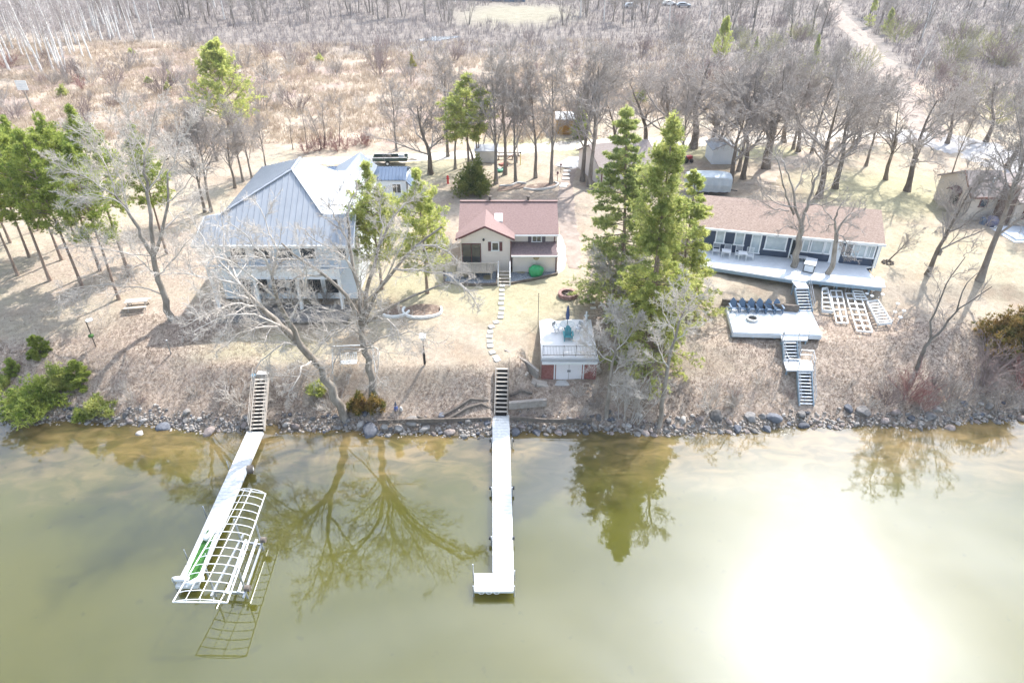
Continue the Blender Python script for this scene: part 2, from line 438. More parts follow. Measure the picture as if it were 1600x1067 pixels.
def pine(seed, H=16, r=.2, base=.35, spread=2.6, tufts=14, up=.1, bl=.34, bw=.07, nb=12, lean=(0, 0), dead=True, shape='pine', limbs=26):
    rg = np.random.default_rng(seed)
    T = trunk_path(rg, H, r, lean, K=12, wig=.012)
    tt = np.sort(rg.uniform(base, .985, limbs)); Kp = 12; fi = tt * (Kp - 1.001); i0 = fi.astype(int); fr = (fi - i0)[:, None]
    pos = T[0][0][i0] * (1 - fr) + T[0][0][np.minimum(i0 + 1, Kp - 1)] * fr
    az = np.arange(limbs) * 2.4 + rg.random(limbs) * .8
    q = (tt - base) / (1 - base)
    if shape == 'pine': ln = spread * (np.sin(np.clip(q * 1.0 + .18, 0, 1) * np.pi) ** .6 * .9 + .12) * rg.uniform(.6, 1.15, limbs); el = .15 + .5 * q
    elif shape == 'spruce': ln = spread * (1 - q) ** .8 * rg.uniform(.55, 1.25, limbs) + .2; el = -.25 + .5 * q
    else: ln = spread * (1 - q ** 1.9) * rg.uniform(.5, 1.2, limbs) * (1 + .25 * np.sin(az + q * 9)) + .1; el = .2 + .6 * q
    if shape == 'whitepine': ln = spread * (1.05 - q) ** .75 * rg.uniform(.7, 1.15, limbs) + .3; el = .35 + .5 * q
    d = np.stack([np.cos(az) * np.cos(el), np.sin(az) * np.cos(el), np.sin(el)], 1)
    K = 7; out = np.zeros((limbs, K, 3)); out[:, 0] = pos; p = pos
    for k in range(1, K):
        d = nrmz(d + rg.normal(size=d.shape) * .06 + np.array([0, 0, up * .5])); p = p + d * (ln / (K - 1))[:, None]; out[:, k] = p
    rad = (np.maximum(.018 * ln, .02))[:, None] * np.linspace(1, .3, K)[None]
    L2 = grow(rg, out, rad, 10 if shape != 'spruce' else 12, .8, .5 if shape != 'spruce' else .34, 4, .03 if shape != 'spruce' else -.02, .1, .25, .5, lmin=.1, flat=.45 if shape != 'spruce' else .2)
    def samples(paths, n, t0):
        M, K, _ = paths.shape; t = t0 + (1 - t0) * rg.random((M, n)); f = t * (K - 1.001); i = f.astype(int); ff = (f - i)[..., None]; a = np.arange(M)[:, None]
        p0 = paths[a, i]; p1 = paths[a, i + 1]; return (p0 + (p1 - p0) * ff).reshape(-1, 3), nrmz(p1 - p0).reshape(-1, 3)
    c1, d1 = samples(out, 9, .3); c2, d2 = samples(L2[0], tufts, .2)
    ct, dtp = samples(T[0], int(30), .9)
    C = np.concatenate([c1, c2, ct]); D = np.concatenate([d1, d2, dtp])
    C = C + rg.normal(size=C.shape) * (.13 if shape != 'spruce' else .06)
    D = nrmz(D + np.array([0, 0, .45 if shape != 'spruce' else -.1]))
    # clumps of young and old needles
    tone = .55 + .25 * np.sin(C[:, 0] * 2.1 + seed) * np.sin(C[:, 1] * 2.3) + rg.normal(size=len(C)) * .25
    V, F, t = blades(rg, C, D, nb, bl, bw, .75, tone)
    me = np_mesh('crown', V, [F], {'tone': t})
    tv, tf = merge([tubes(T[0], T[1], 7), tubes(out, rad, 4), tubes(L2[0], L2[1], 3)])
    return np_mesh('trunk', tv, tf, smooth=True), me

def shrub(seed, h=1.6, stems=14, spread=.7, r=.012, n2=5, n3=3, name='stems'):
    rg = np.random.default_rng(seed)
    a = rg.random(stems) * 6.283; el = rg.uniform(.1, 1.0, stems) * spread
    d = nrmz(np.stack([np.cos(a) * el, np.sin(a) * el, np.ones(stems)], 1)); p = np.stack([np.cos(a), np.sin(a), a * 0 - .1], 1) * .18 * h * rg.random((stems, 1)); p[:, 2] = -.1
    K = 6; out = np.zeros((stems, K, 3)); out[:, 0] = p; L_ = h * rg.uniform(.6, 1.15, stems)
    for k in range(1, K):
        d = nrmz(d + rg.normal(size=d.shape) * .12); p = p + d * (L_ / (K - 1))[:, None]; out[:, k] = p
    rad = r * np.linspace(1.3, .5, K)[None] * np.ones((stems, 1))
    parts = [(out, rad)]
    L2 = grow(rg, out, rad, n2, .55, .45, 4, .03, .15, .25, .7, rmin=r * .55); parts.append(L2)
    if n3: parts.append(grow(rg, *L2, n3, .6, .5, 3, .02, .15, .2, .8, rmin=r * .5))
    v, f = merge([tubes(x[0], x[1], 3) for x in parts])
    return np_mesh(name, v, f)

def bush_mesh(seed, h=2.2, w=1.6, n=1400, nb=8, bl=.3, bw=.07, cone=0.0):
    """dense evergreen bush: tufts through an uneven volume"""
    rg = np.random.default_rng(seed)
    d = nrmz(rg.normal(size=(n, 3))); d[:, 2] = np.abs(d[:, 2]) * 1.0 - .15
    lob = .74 + .2 * np.sin(d[:, 0] * 6 + seed) + .18 * np.sin(d[:, 1] * 7 + 2 * seed) + .14 * np.sin(d[:, 2] * 9) + .1 * rg.normal(size=n)
    rr = lob * rg.random(n) ** .35
    C = d * rr[:, None]; z = C[:, 2]
    f = 1 - cone * np.clip(z, 0, 1)
    C = np.stack([C[:, 0] * w * f, C[:, 1] * w * f, (z + .12) * h * .95], 1)
    D = nrmz(d + np.array([0, 0, .5]))
    tone = .5 + .35 * np.sin(C[:, 0] * 3 + seed) * np.sin(C[:, 2] * 3 + C[:, 1] * 2) + rg.normal(size=n) * .18
    V, F, t = blades(rg, C, D, nb, bl, bw, .7, tone)
    return np_mesh('foliage', V, [F], {'tone': t})

# bark and leaf materials
M_bark = mat('bark_grey', (.17, .14, .115), .9, (.30, .27, .23), 3, .5, 14, stretch=(1, 1, .35), rand=.12)
M_twig = mat('twig_grey', (.30, .262, .23), .9, (.43, .385, .345), .6, rand=.14)
M_bark2 = mat('bark_pale', (.21, .18, .145), .9, (.38, .335, .285), 2.5, .5, 12, stretch=(1, 1, .35), rand=.1)
M_twig2 = mat('twig_pale', (.47, .42, .365), .85, (.62, .565, .505), .6, rand=.1)
M_bark3 = mat('bark_oak', (.13, .105, .08), .9, (.24, .20, .16), 3, .6, 14, stretch=(1, 1, .35), rand=.12)
M_birch = mat('bark_birch', (.78, .75, .70), .7, (.34, .3, .26), 2.2, .2, stretch=(1, 1, 2.5), lo=.5, hi=.7, rand=.08)
M_birchtw = mat('twig_birch', (.40, .35, .33), .85, (.52, .47, .44), .7, rand=.12)
M_pinebark = mat('bark_pine', (.22, .155, .12), .9, (.34, .27, .22), 3, .6, 12, stretch=(1, 1, .4), rand=.1)
M_needle = leafmat('needles_green', (.16, .24, .05), (.58, .62, .17), .55)
M_needle_y = leafmat('needles_yellow_green', (.27, .34, .09), (.74, .73, .28), .6)
M_spruce = leafmat('needles_spruce', (.21, .29, .10), (.68, .69, .28), .6)
M_cedar = leafmat('cedar_foliage', (.11, .16, .05), (.42, .43, .13), .45)
M_juni = leafmat('juniper_foliage', (.14, .16, .05), (.52, .33, .12), .45)
M_red = mat('twig_red', (.26, .12, .105), .8, (.38, .23, .2), .8, rand=.15)
M_mauve = mat('twig_mauve', (.25, .19, .175), .9, (.35, .28, .25), .6, rand=.18)
M_olive = mat('twig_olive', (.34, .33, .14), .9, (.46, .42, .25), .8, rand=.15)
M_reed = leafmat('dry_reed', (.38, .295, .22), (.60, .50, .38), .3, 0)
M_dry = leafmat('dry_grass_blades', (.15, .105, .08), (.60, .495, .395), .35, 0)
# ------------------------------------------------------------ ground sheet
def axis(parts):
    out = []
    for a, b, s in parts: out += list(np.arange(a, b, s))
    return np.array(out + [parts[-1][1]])
gx = axis([(-700, -150, 25), (-150, -62, 2.2), (-62, 62, .45), (62, 150, 2.2), (150, 700, 25)])
gy = axis([(-140, 30, 10), (30, 38, 1), (38, 90, .4), (90, 180, 1.6), (180, 400, 6), (400, 900, 40)])
XX, YY = np.meshgrid(gx, gy); ZZ = hx(XX, YY)
nx, ny = len(gx), len(gy)
V = np.stack([XX, YY, ZZ], -1).reshape(-1, 3)
ii = (np.arange(ny - 1)[:, None] * nx + np.arange(nx - 1)[None, :]).reshape(-1)
F = np.stack([ii, ii + 1, ii + nx + 1, ii + nx], 1)
def blob(x, y, cx, cy, rx, ry, soft=.35, rot=0):
    c, s = math.cos(rot), math.sin(rot); u = ((x - cx) * c + (y - cy) * s) / rx; v = (-(x - cx) * s + (y - cy) * c) / ry
    return np.clip((1 + soft - np.sqrt(u * u + v * v)) / (2 * soft), 0, 1)
def wob(x, y): return .5 + .25 * np.sin(x * .31 + 1.3 * np.sin(y * .21)) + .25 * np.sin(y * .43 + 1.7 * np.sin(x * .17 + 2))
def zones(x, y):
    shore = 39.7 + 1.6 * np.clip((np.abs(x) - 12) / 28, 0, 1) ** 1.3
    d = y - shore; wb = wob(x, y)
    bankw = np.where(x > 9, 6.6, np.where(x < -20, 7.0, 3.9)) + 2.2 * (wb - .5) * 2
    litter = np.clip((bankw - d) / 3.0 + .35, 0, 1)
    litter = np.maximum(litter, .8 * blob(x, y, -27, 49, 9, 4, .5))          # needles under the pines
    litter = np.maximum(litter, .9 * blob(x, y, 27, 47.0, 13, 4.0, .4))
    litter = np.maximum(litter, .8 * blob(x, y, 8.2, 52, 2.4, 8, .5))
    litter = np.maximum(litter, .6 * blob(x, y, -36, 60, 14, 9, .5))
    litter = np.maximum(litter, .45 * blob(x, y, 2, 72, 9, 6, .5))
    green = np.zeros_like(x)
    for a in ((44, 76, 9, 7, .5), (2, 96, 9, 3, .8), (9, 92.5, 5, 1.6, .7), (-12, 86, 6, 5, .35), (30, 91, 10, 3, .6), (1, 54, 6, 4.5, .33), (-20, 46.4, 5, 2, .3), (40, 60, 8, 6, .15), (2, 222, 17, 24, .35), (-6, 55.5, 8, 3, .25)):
        green = np.maximum(green, a[4] * blob(x, y, *a[:4], .4))
    marsh = np.clip((y - (88 - .18 * np.clip(x, -60, 0) * 0 + 6 * (wb - .5) - .06 * x)) / 4, 0, 1) * np.clip((8 - x + (y - 100) * .55) / 8, 0, 1)
    marsh = np.maximum(marsh, np.clip((y - 92) / 6, 0, 1) * np.clip((14 - x) / 8, 0, 1))
    marsh = np.maximum(marsh, np.clip((y - 104 - .1 * x) / 6, 0, 1))
    wood = np.clip((y - 145 + .25 * x + 10 * (wb - .5)) / 18, 0, 1)
    return green, litter, marsh, wood
gr, li_, ma, wo = zones(XX.ravel(), YY.ravel())
me = np_mesh('ground', V, [F], {'green': gr, 'litter': li_, 'marsh': ma, 'wood': wo}, smooth=True)
def ground_mat():
    m = bpy.data.materials.new('ground_soil_and_grass'); m.use_nodes = True; t = m.node_tree; n = t.nodes; l = t.links
    p = n['Principled BSDF']; p.inputs['Roughness'].default_value = .95; p.inputs['Specular IOR Level'].default_value = .15
    tcn = n.new('ShaderNodeNewGeometry'); vec = tcn.outputs['Position']
    def noise(sc, det=5, ro=.65, dist=0):
        q = n.new('ShaderNodeTexNoise'); q.inputs['Scale'].default_value = sc; q.inputs['Detail'].default_value = det; q.inputs['Roughness'].default_value = ro; q.inputs['Distortion'].default_value = dist
        l.new(vec, q.inputs['Vector']); return q.outputs[0]
    def rng_(s, a, b, c=0, d=1):
        q = n.new('ShaderNodeMapRange'); q.inputs[1].default_value = a; q.inputs[2].default_value = b; q.inputs[3].default_value = c; q.inputs[4].default_value = d; l.new(s, q.inputs[0]); return q.outputs[0]
    def mix(f, a, b):
        q = n.new('ShaderNodeMix'); q.data_type = 'RGBA'
        if isinstance(f, float): q.inputs[0].default_value = f
        else: l.new(f, q.inputs[0])
        for s, v in ((6, a), (7, b)):
            if isinstance(v, tuple): q.inputs[s].default_value = (*v, 1)
            else: l.new(v, q.inputs[s])
        return q.outputs[2]
    def att(k):
        q = n.new('ShaderNodeAttribute'); q.attribute_name = k; return q.outputs['Fac']
    def mul(a, b):
        q = n.new('ShaderNodeMath'); q.operation = 'MULTIPLY'
        for s, v in ((0, a), (1, b)):
            if isinstance(v, float): q.inputs[s].default_value = v
            else: l.new(v, q.inputs[s])
        return q.outputs[0]
    big = noise(.12, 4); mid = noise(.7, 6); fine = noise(5, 5, .75); vf = noise(16, 3, .8)
    lawn = mix(rng_(mid, .35, .65), (.37, .305, .235), (.485, .41, .32))
    lawn = mix(mul(rng_(big, .45, .6), .55), lawn, (.41, .36, .245))
    lawn = mix(mul(rng_(noise(.35, 6, .7), .48, .62), .75), lawn, (.33, .25, .18))
    grs = mix(rng_(fine, .3, .7), (.34, .325, .18), (.46, .425, .27))
    GRN = att('green')
    c = mix(GRN, lawn, grs)
    lit = mix(rng_(fine, .34, .56), (.16, .115, .085), (.53, .43, .34))
    lit = mix(mul(rng_(noise(1.1, 5), .45, .6), .6), lit, (.36, .28, .225))
    q = n.new('ShaderNodeMath'); q.operation = 'MULTIPLY_ADD'; l.new(att('litter'), q.inputs[0]); q.inputs[1].default_value = 1.6
    q2 = rng_(mid, .3, .7, -.55, .0); l.new(q2, q.inputs[2]); q.use_clamp = True
    c = mix(q.outputs[0], c, lit)
    mar = mix(rng_(noise(.5, 6), .38, .62), (.32, .25, .19), (.50, .41, .31))
    mar = mix(mul(rng_(noise(.09, 4), .5, .6), .6), mar, (.33, .24, .21))
    c = mix(att('marsh'), c, mar)
    wd = mix(rng_(noise(.4, 6), .35, .65), (.17, .145, .125), (.29, .25, .215))
    c = mix(att('wood'), c, wd); c = mix(GRN, c, grs)
    v = mul(rng_(vf, .25, .75, .66, 1.25), rng_(noise(2.6, 6, .75), .3, .7, .78, 1.18)); s = n.new('ShaderNodeVectorMath'); s.operation = 'SCALE'; l.new(c, s.inputs[0]); l.new(v, s.inputs['Scale'])
    # wet sand and stones just under and above the water line
    sx = n.new('ShaderNodeSeparateXYZ'); l.new(vec, sx.inputs[0])
    wet = rng_(sx.outputs[2], .02, .35, 1, 0)
    fin = mix(wet, s.outputs[0], (.16, .13, .095)); l.new(fin, p.inputs['Base Color'])
    b = n.new('ShaderNodeBump'); b.inputs['Strength'].default_value = .6; b.inputs['Distance'].default_value = .12
    ad_ = n.new('ShaderNodeMath'); ad_.operation = 'ADD'; l.new(fine, ad_.inputs[0]); l.new(vf, ad_.inputs[1]); l.new(ad_.outputs[0], b.inputs['Height']); l.new(b.outputs[0], p.inputs['Normal'])
    return m
me.materials.append(ground_mat())
tag(link('ground', me), kind='structure')

# ------------------------------------------------------------ lake
def water_mat():
    m = bpy.data.materials.new('lake_water'); m.use_nodes = True; t = m.node_tree; n = t.nodes; l = t.links
    p = n['Principled BSDF']
    g = n.new('ShaderNodeNewGeometry'); sx = n.new('ShaderNodeSeparateXYZ'); l.new(g.outputs['Position'], sx.inputs[0])
    def noise(sc, det=4, st=(1, 1, 1), dist=0):
        mp_ = n.new('ShaderNodeMapping'); mp_.inputs['Scale'].default_value = st; l.new(g.outputs['Position'], mp_.inputs[0])
        q = n.new('ShaderNodeTexNoise'); q.inputs['Scale'].default_value = sc; q.inputs['Detail'].default_value = det; q.inputs['Distortion'].default_value = dist; l.new(mp_.outputs[0], q.inputs['Vector']); return q.outputs[0]
    def rg_(s, a, b, c=0, d=1, sm=False):
        q = n.new('ShaderNodeMapRange'); q.inputs[1].default_value = a; q.inputs[2].default_value = b; q.inputs[3].default_value = c; q.inputs[4].default_value = d
        if sm: q.interpolation_type = 'SMOOTHSTEP'
        l.new(s, q.inputs[0]); return q.outputs[0]
    def mix(f, a, b):
        q = n.new('ShaderNodeMix'); q.data_type = 'RGBA'; l.new(f, q.inputs[0])
        for s, v in ((6, a), (7, b)):
            if isinstance(v, tuple): q.inputs[s].default_value = (*v, 1)
            else: l.new(v, q.inputs[s])
        return q.outputs[2]
    # depth: sandy shallows by the shore, olive green outwards
    wv = noise(.16, 5, (1, 1.6, 1), 1.6)
    ya = n.new('ShaderNodeMath'); ya.operation = 'MULTIPLY_ADD'; ya.inputs[1].default_value = 7.0; l.new(wv, ya.inputs[0]); l.new(sx.outputs[1], ya.inputs[2])
    deep = rg_(ya.outputs[0], 34.5, 43.5, 0, 1, True)
    mud = mix(rg_(noise(.42, 6, (1, 2.2, 1), 1.0), .38, .66), WATER_MUD, WATER_SAND)
    far = mix(rg_(noise(.07, 4), .4, .6), WATER_DEEP, WATER_DEEP2)
    c = mix(deep, far, mud)
    # weed spots on the bed
    sp = rg_(noise(.9, 3), .66, .72, 0, .35); c = mix(sp, c, WATER_WEED)
    l.new(c, p.inputs['Base Color'])
    p.inputs['Roughness'].default_value = WATER_R; p.inputs['IOR'].default_value = WATER_IOR; p.inputs['Specular IOR Level'].default_value = .12
    p.inputs['Coat Weight'].default_value = WATER_COAT; p.inputs['Coat Roughness'].default_value = .018; p.inputs['Coat IOR'].default_value = WATER_CIOR
    p.subsurface_method = 'BURLEY' if hasattr(p, 'subsurface_method') else None
    p.inputs['Subsurface Weight'].default_value = WATER_SSS; p.inputs['Subsurface Radius'].default_value = (1, .9, .6); p.inputs['Subsurface Scale'].default_value = 2.2
    b = n.new('ShaderNodeBump'); b.inputs['Strength'].default_value = .07; b.inputs['Distance'].default_value = .02
    nn = noise(1.6, 3, (1, 1.5, 1), .5); l.new(nn, b.inputs['Height']); l.new(b.outputs[0], p.inputs['Normal']); l.new(b.outputs[0], p.inputs['Coat Normal'])
    return m
wm = bpy.data.meshes.new('lake'); wm.from_pydata([(-700, -140, 0), (700, -140, 0), (700, 44, 0), (-700, 44, 0)], [], [(0, 1, 2, 3)])
wm.materials.append(water_mat()); tag(link('lake_water', wm), kind='structure')

# ------------------------------------------------------------ roads and paths (draped strips)
def strip(name, pts, widths, m, up=.03, ns=60, across=6, rag=.25):
    pts = np.array(pts, float); s = np.concatenate([[0], np.cumsum(np.linalg.norm(np.diff(pts, axis=0), axis=1))])
    q = np.linspace(0, s[-1], ns); c = np.stack([np.interp(q, s, pts[:, j]) for j in range(2)], 1)
    for _ in range(3): c[1:-1] = (c[:-2] + c[2:] + 2 * c[1:-1]) / 4
    wv = np.interp(q, s, widths); d = np.gradient(c, axis=0); d /= np.linalg.norm(d, axis=1, keepdims=True); nrm_ = np.stack([-d[:, 1], d[:, 0]], 1)
    e = rng.normal(size=(ns, 2)) * rag
    VV = []
    for k in range(across + 1):
        f = k / across - .5; ed = (e[:, 0] if k == 0 else e[:, 1] if k == across else 0)
        pnt = c + nrm_ * (wv * f + ed * np.sign(f))[:, None]
        VV.append(np.stack([pnt[:, 0], pnt[:, 1], hx(pnt[:, 0], pnt[:, 1]) + up - (.05 if k in (0, across) else 0)], 1))
    VV = np.stack(VV, 1).reshape(-1, 3); a = across + 1
    i = (np.arange(ns - 1)[:, None] * a + np.arange(across)[None]).reshape(-1)
    me = np_mesh(name, VV, [np.stack([i, i + 1, i + a + 1, i + a], 1)]); me.materials.append(m)
    return tag(link(name, me), kind='structure')
M_gravel = mat('pale_gravel', (.52, .46, .38), .95, (.66, .60, .51), .8, .3, 8, wave='world')
M_gravelg = mat('grey_gravel', (.36, .34, .33), .95, (.47, .45, .43), .6, .3, 8, wave='world')
M_dirt = mat('bare_dirt', (.34, .27, .21), .95, (.48, .41, .33), .8, .3, 8, wave='world')
M_conc = mat('concrete', (.50, .48, .44), .85, (.62, .60, .56), 1.5, .1, wave='world')
M_track = mat('worn_track', (.25, .2, .165), .95, (.35, .29, .245), 1.2, .2, 8, wave='world')
def g2(*l): return [G(px, py)[:2] for px, py in l]
strip('gravel_road', g2((470, 252), (560, 250), (650, 246), (740, 241), (820, 232), (900, 226), (1000, 224), (1100, 222), (1200, 219), (1300, 214), (1400, 208), (1470, 206)), [3.4] * 4 + [4.6] * 8, M_gravel, ns=120)
strip('gravel_drive', g2((1385, 214), (1450, 214), (1520, 232), (1580, 252), (1660, 285)), [5, 9, 10, 9, 8], M_gravelg, .045, ns=70)
strip('dirt_road', g2((1455, 222), (1438, 190), (1415, 155), (1385, 110), (1345, 60), (1308, 22), (1288, -10), (1270, -60)), [5.5, 5, 4.6, 4.6, 4.8, 5, 5, 5], M_track, .055, ns=110, rag=.4)
strip('track', g2((1385, 216), (1330, 228), (1280, 240), (1215, 262), (1180, 290)), [3, 3.4, 3.6, 3.2, 3], M_dirt, .05, ns=50, rag=.5)
strip('garden_path', g2((898, 252), (890, 268), (884, 290), (884, 330), (892, 380), (897, 420)), [1.9, 1.9, 2.2, 2.5, 2.5, 1.5], M_track, .02, ns=60, rag=.18)
strip('concrete_walk', g2((871, 368), (877, 385), (878, 405), (874, 421), (860, 428)), [.9, .9, .9, .95, .9], M_conc, .05, ns=40, rag=0)
strip('concrete_apron', g2((903, 246), (895, 255), (880, 262)), [2.2, 3.2, 2.6], M_conc, .07, ns=20, rag=0)
strip('pond_water', g2((655, 64), (675, 62), (692, 60), (716, 58)), [3, 6, 6, 2], mat('pond', (.2, .2, .2), .12, spec=1.0), .12, ns=24)
# ------------------------------------------------------------ shared building materials
M_white = mat('white_paint', (.80, .80, .78), .5, (.72, .72, .70), 1.2)
M_frame = mat('white_vinyl', (.82, .82, .82), .4)
M_glass = mat('window_glass', (.025, .035, .04), .06, spec=1.0)
M_glassl = mat('glass_with_blinds', (.38, .44, .46), .12, (.48, .53, .54), 3, spec=.8)
M_metal_roof = mat('blue_grey_metal_roof', (.31, .33, .355), .5, (.35, .37, .395), .8, metal=.1)
M_metal_blue = mat('blue_metal_roof', (.10, .145, .215), .45, (.13, .175, .25), .8, metal=.2)
M_blue_side = siding('pale_blue_siding', (.72, .77, .80), (.75, .79, .82))
M_beige_side = siding('cream_siding', (.78, .70, .64), (.81, .73, .67))
M_navy = siding('navy_siding', (.045, .065, .105), (.06, .08, .12))
M_tan_side = siding('tan_siding', (.60, .52, .44), (.64, .56, .48))
M_mauve_roof = mat('mauve_shingles', (.225, .15, .135), .9, (.32, .225, .205), 7, .5, 18, stretch=(1, 2.5, 2.5))
M_mauve_dark = mat('dark_mauve_shingles', (.16, .12, .12), .9, (.24, .18, .175), 7, .5, 18)
M_brown_roof = mat('brown_shingles', (.20, .14, .11), .9, (.44, .34, .28), 6, .6, 16, stretch=(1, 2, 2), lo=.3, hi=.7)
M_brown_roof2 = mat('taupe_shingles', (.27, .225, .205), .9, (.35, .30, .275), 6, .5, 16)
M_burg = mat('burgundy_trim', (.13, .05, .05), .6)
M_wood = mat('weathered_boards', (.42, .37, .31), .85, (.56, .50, .43), 3, .3, stretch=(1, 6, 1))
M_dark = mat('ash_and_gap_shade', (.03, .028, .026), .9)
M_darkwood = mat('dark_stained_wood', (.12, .10, .085), .85, (.2, .17, .14), 4, .3)
M_brick = mat('red_brick', (.25, .10, .085), .9, (.36, .17, .145), 5, .4, 10)
M_steel = mat('galvanised_steel', (.5, .52, .54), .35, metal=.6)
M_black = mat('black_iron', (.03, .03, .03), .5)
M_cdeck = mat('pale_composite_deck', (.62, .64, .66), .7, (.70, .72, .74), 2, .1)
M_bdeck = mat('blue_grey_deck_side', (.22, .30, .36), .7, (.27, .35, .41), 2)

def V3(*a): return Vector(a)
def window(par, c, ux, wd, h, nrm_, cols=2, rows=1, fm=None, gm=None, name='window', fr=.09):
    """framed window standing 4 cm proud of a wall; c = centre on the wall face"""
    fm = fm or M_frame; gm = gm or M_glass
    c = Vector(c); ux = Vector(ux).normalized(); nn = Vector(nrm_).normalized(); uz = Vector((0, 0, 1)); ax = (ux, nn, uz)
    f = MB(); o = c + nn * .03
    f.box(o + uz * (h / 2), (wd + fr, .09, fr), ax=ax); f.box(o - uz * (h / 2), (wd + fr * 2, .13, fr), ax=ax)
    for s in (-1, 1): f.box(o + ux * (s * wd / 2), (fr, .085, h - fr - .002), ax=ax)
    for i in range(1, cols): f.box(o + ux * (-wd / 2 + wd * i / cols), (.05, .07, h - fr - .002), ax=ax)
    for i in range(1, rows): f.box(o + uz * (-h / 2 + h * i / rows), (wd - fr - .002, .06, .04), ax=ax)
    fo = f.build(name, fm, par)
    MB().box(c + nn * .015, (wd - fr, .03, h - fr), ax=ax).build('pane', gm, fo)
    return fo

def lerp(a, b, t): return Vector(a) * (1 - t) + Vector(b) * t

# ============================================================ big metal roofed house
def house_a():
    h = wthing('large_house', 'large two storey pale blue house with a tall ribbed metal hip roof', 'house', (-19.5, 58, 4.6))
    b = MB(); b.box((-19.4, 59.3, 7.2), (11.6, 13.4, 5.7)).build('wall', M_blue_side, h)
    b = MB(); b.box((-19.2, 59.6, 10.85), (9.4, 11.0, 1.55)).build('upper_wall', M_blue_side, h)
    fz = lambda y: 10.1 + .75 * (y - 51.3)
    R1 = (-18.85, 57.1, fz(57.1)); R2 = (-18.95, 60.2, fz(57.1))
    CL = (-24.3, 53.6, fz(53.6)); CR = (-15.8, 53.6, fz(53.6)); EL = (-25.6, 53.5, fz(53.5)); ER = (-13.2, 53.7, fz(53.7))
    front = [(-26.25, 51.3, 10.1), (-13.0, 51.3, 10.1), ER, CR, R1, CL, EL]
    BLc = (-24.6, 65.6, fz(53.6)); XR = (-14.5, 56.2, 10.62); BR = (-13.6, 66.4, 10.2)
    th = .12
    r = MB().slab(front, th); r.ribs(front, .5, .06, .05)
    left = [CL, R1, R2, BLc]; right = [R1, CR, XR, (-13.3, 56.4, 9.6), (-12.7, 66.4, 9.5), R2]
    right = [R1, CR, (-14.0, 55.6, 10.18), (-13.3, 66.4, 9.55), R2]
    r.slab(left, th).ribs(left, .5, .05, .04); r.slab(right, th).ribs(right, .5, .03, .015)
    back = [R2, (-13.3, 66.4, 9.6), BLc]; r.slab(back, th).ribs(back, .42, .06, .06)
    ear = [EL, CL, (-24.35, 55.0, 11.5), (-25.7, 55.0, 10.9)]; r.slab(ear, .1)
    ear2 = [CR, ER, (-13.05, 56, 10.1), (-14.0, 55.7, 10.25)]; r.slab(ear2, .1)
    for a, c in ((R1, CL), (R1, CR), (R1, R2)): r.bar(V3(*a) + V3(0, 0, .07), V3(*c) + V3(0, 0, .07), .22, .09)
    r.build('roof', M_metal_roof, h)
    f = MB(); f.box((-19.6, 51.24, 9.98), (13.4, .1, .24)); f.bar((-26.3, 51.2, 10.0), (-25.66, 53.5, 11.65), .08, .22)
    f.bar((-13.0, 51.25, 10.0), (-13.1, 53.7, 11.75), .08, .22).bar((-13.25, 55.6, 9.9), (-13.2, 66.4, 9.5), .1, .24); f.build('fascia', M_white, h)
    # upper windows
    for i, x in enumerate((-23.2, -21.2, -19.25, -17.3)):
        window(h, (x, 52.6, 9.0), (1, 0, 0), 1.35, 1.55, (0, -1, 0), 1)
    window(h, (-23.9, 52.6, 7.95), (1, 0, 0), 1.0, 1.0, (0, -1, 0), 1)
    window(h, (-14.4, 52.6, 8.9), (1, 0, 0), .75, 1.2, (0, -1, 0), 1)
    for y in (55, 58.2, 61.5, 64.5): window(h, (-13.6, y, 8.6), (0, 1, 0), 1.1, 1.4, (1, 0, 0), 1)
    for i in range(6):
        window(h, (-23.4 + i * 1.55, 52.6, 5.95), (1, 0, 0), 1.25, 2.1, (0, -1, 0), 1)
    # balcony
    bl = MB(); bl.box((-19.9, 51.7, 7.3), (11.0, 1.78, .2)); bl.build('balcony_floor', M_cdeck, h)
    ra = MB(); ra.box((-19.9, 50.84, 8.42), (11.1, .14, .1)); ra.box((-25.36, 51.7, 8.42), (.1, 1.7, .09)); ra.box((-14.44, 51.7, 8.42), (.1, 1.7, .09))
    for i in range(8): ra.box((-25.36 + i * 1.56, 50.84, 7.88), (.1, .1, 1.0))
    ra.build('railing', M_white, h)
    pn = MB(); pn.box((-19.9, 50.86, 7.72), (10.9, .05, .86)); pn.build('railing_panel', M_white, h)
    for i in range(4): MB().box((-25.2 + i * 3.55, 50.95, 5.75), (.24, .24, 2.9)).build('column', M_white, h)
    pt = MB().box((-19.4, 50.6, hz(-19, 50.6) + .06), (11, 2.8, .16)).build('patio_slab', mat('dark_flagstone', (.17, .16, .15), .9, (.26, .24, .22), 3), h)
    return h
house_a()
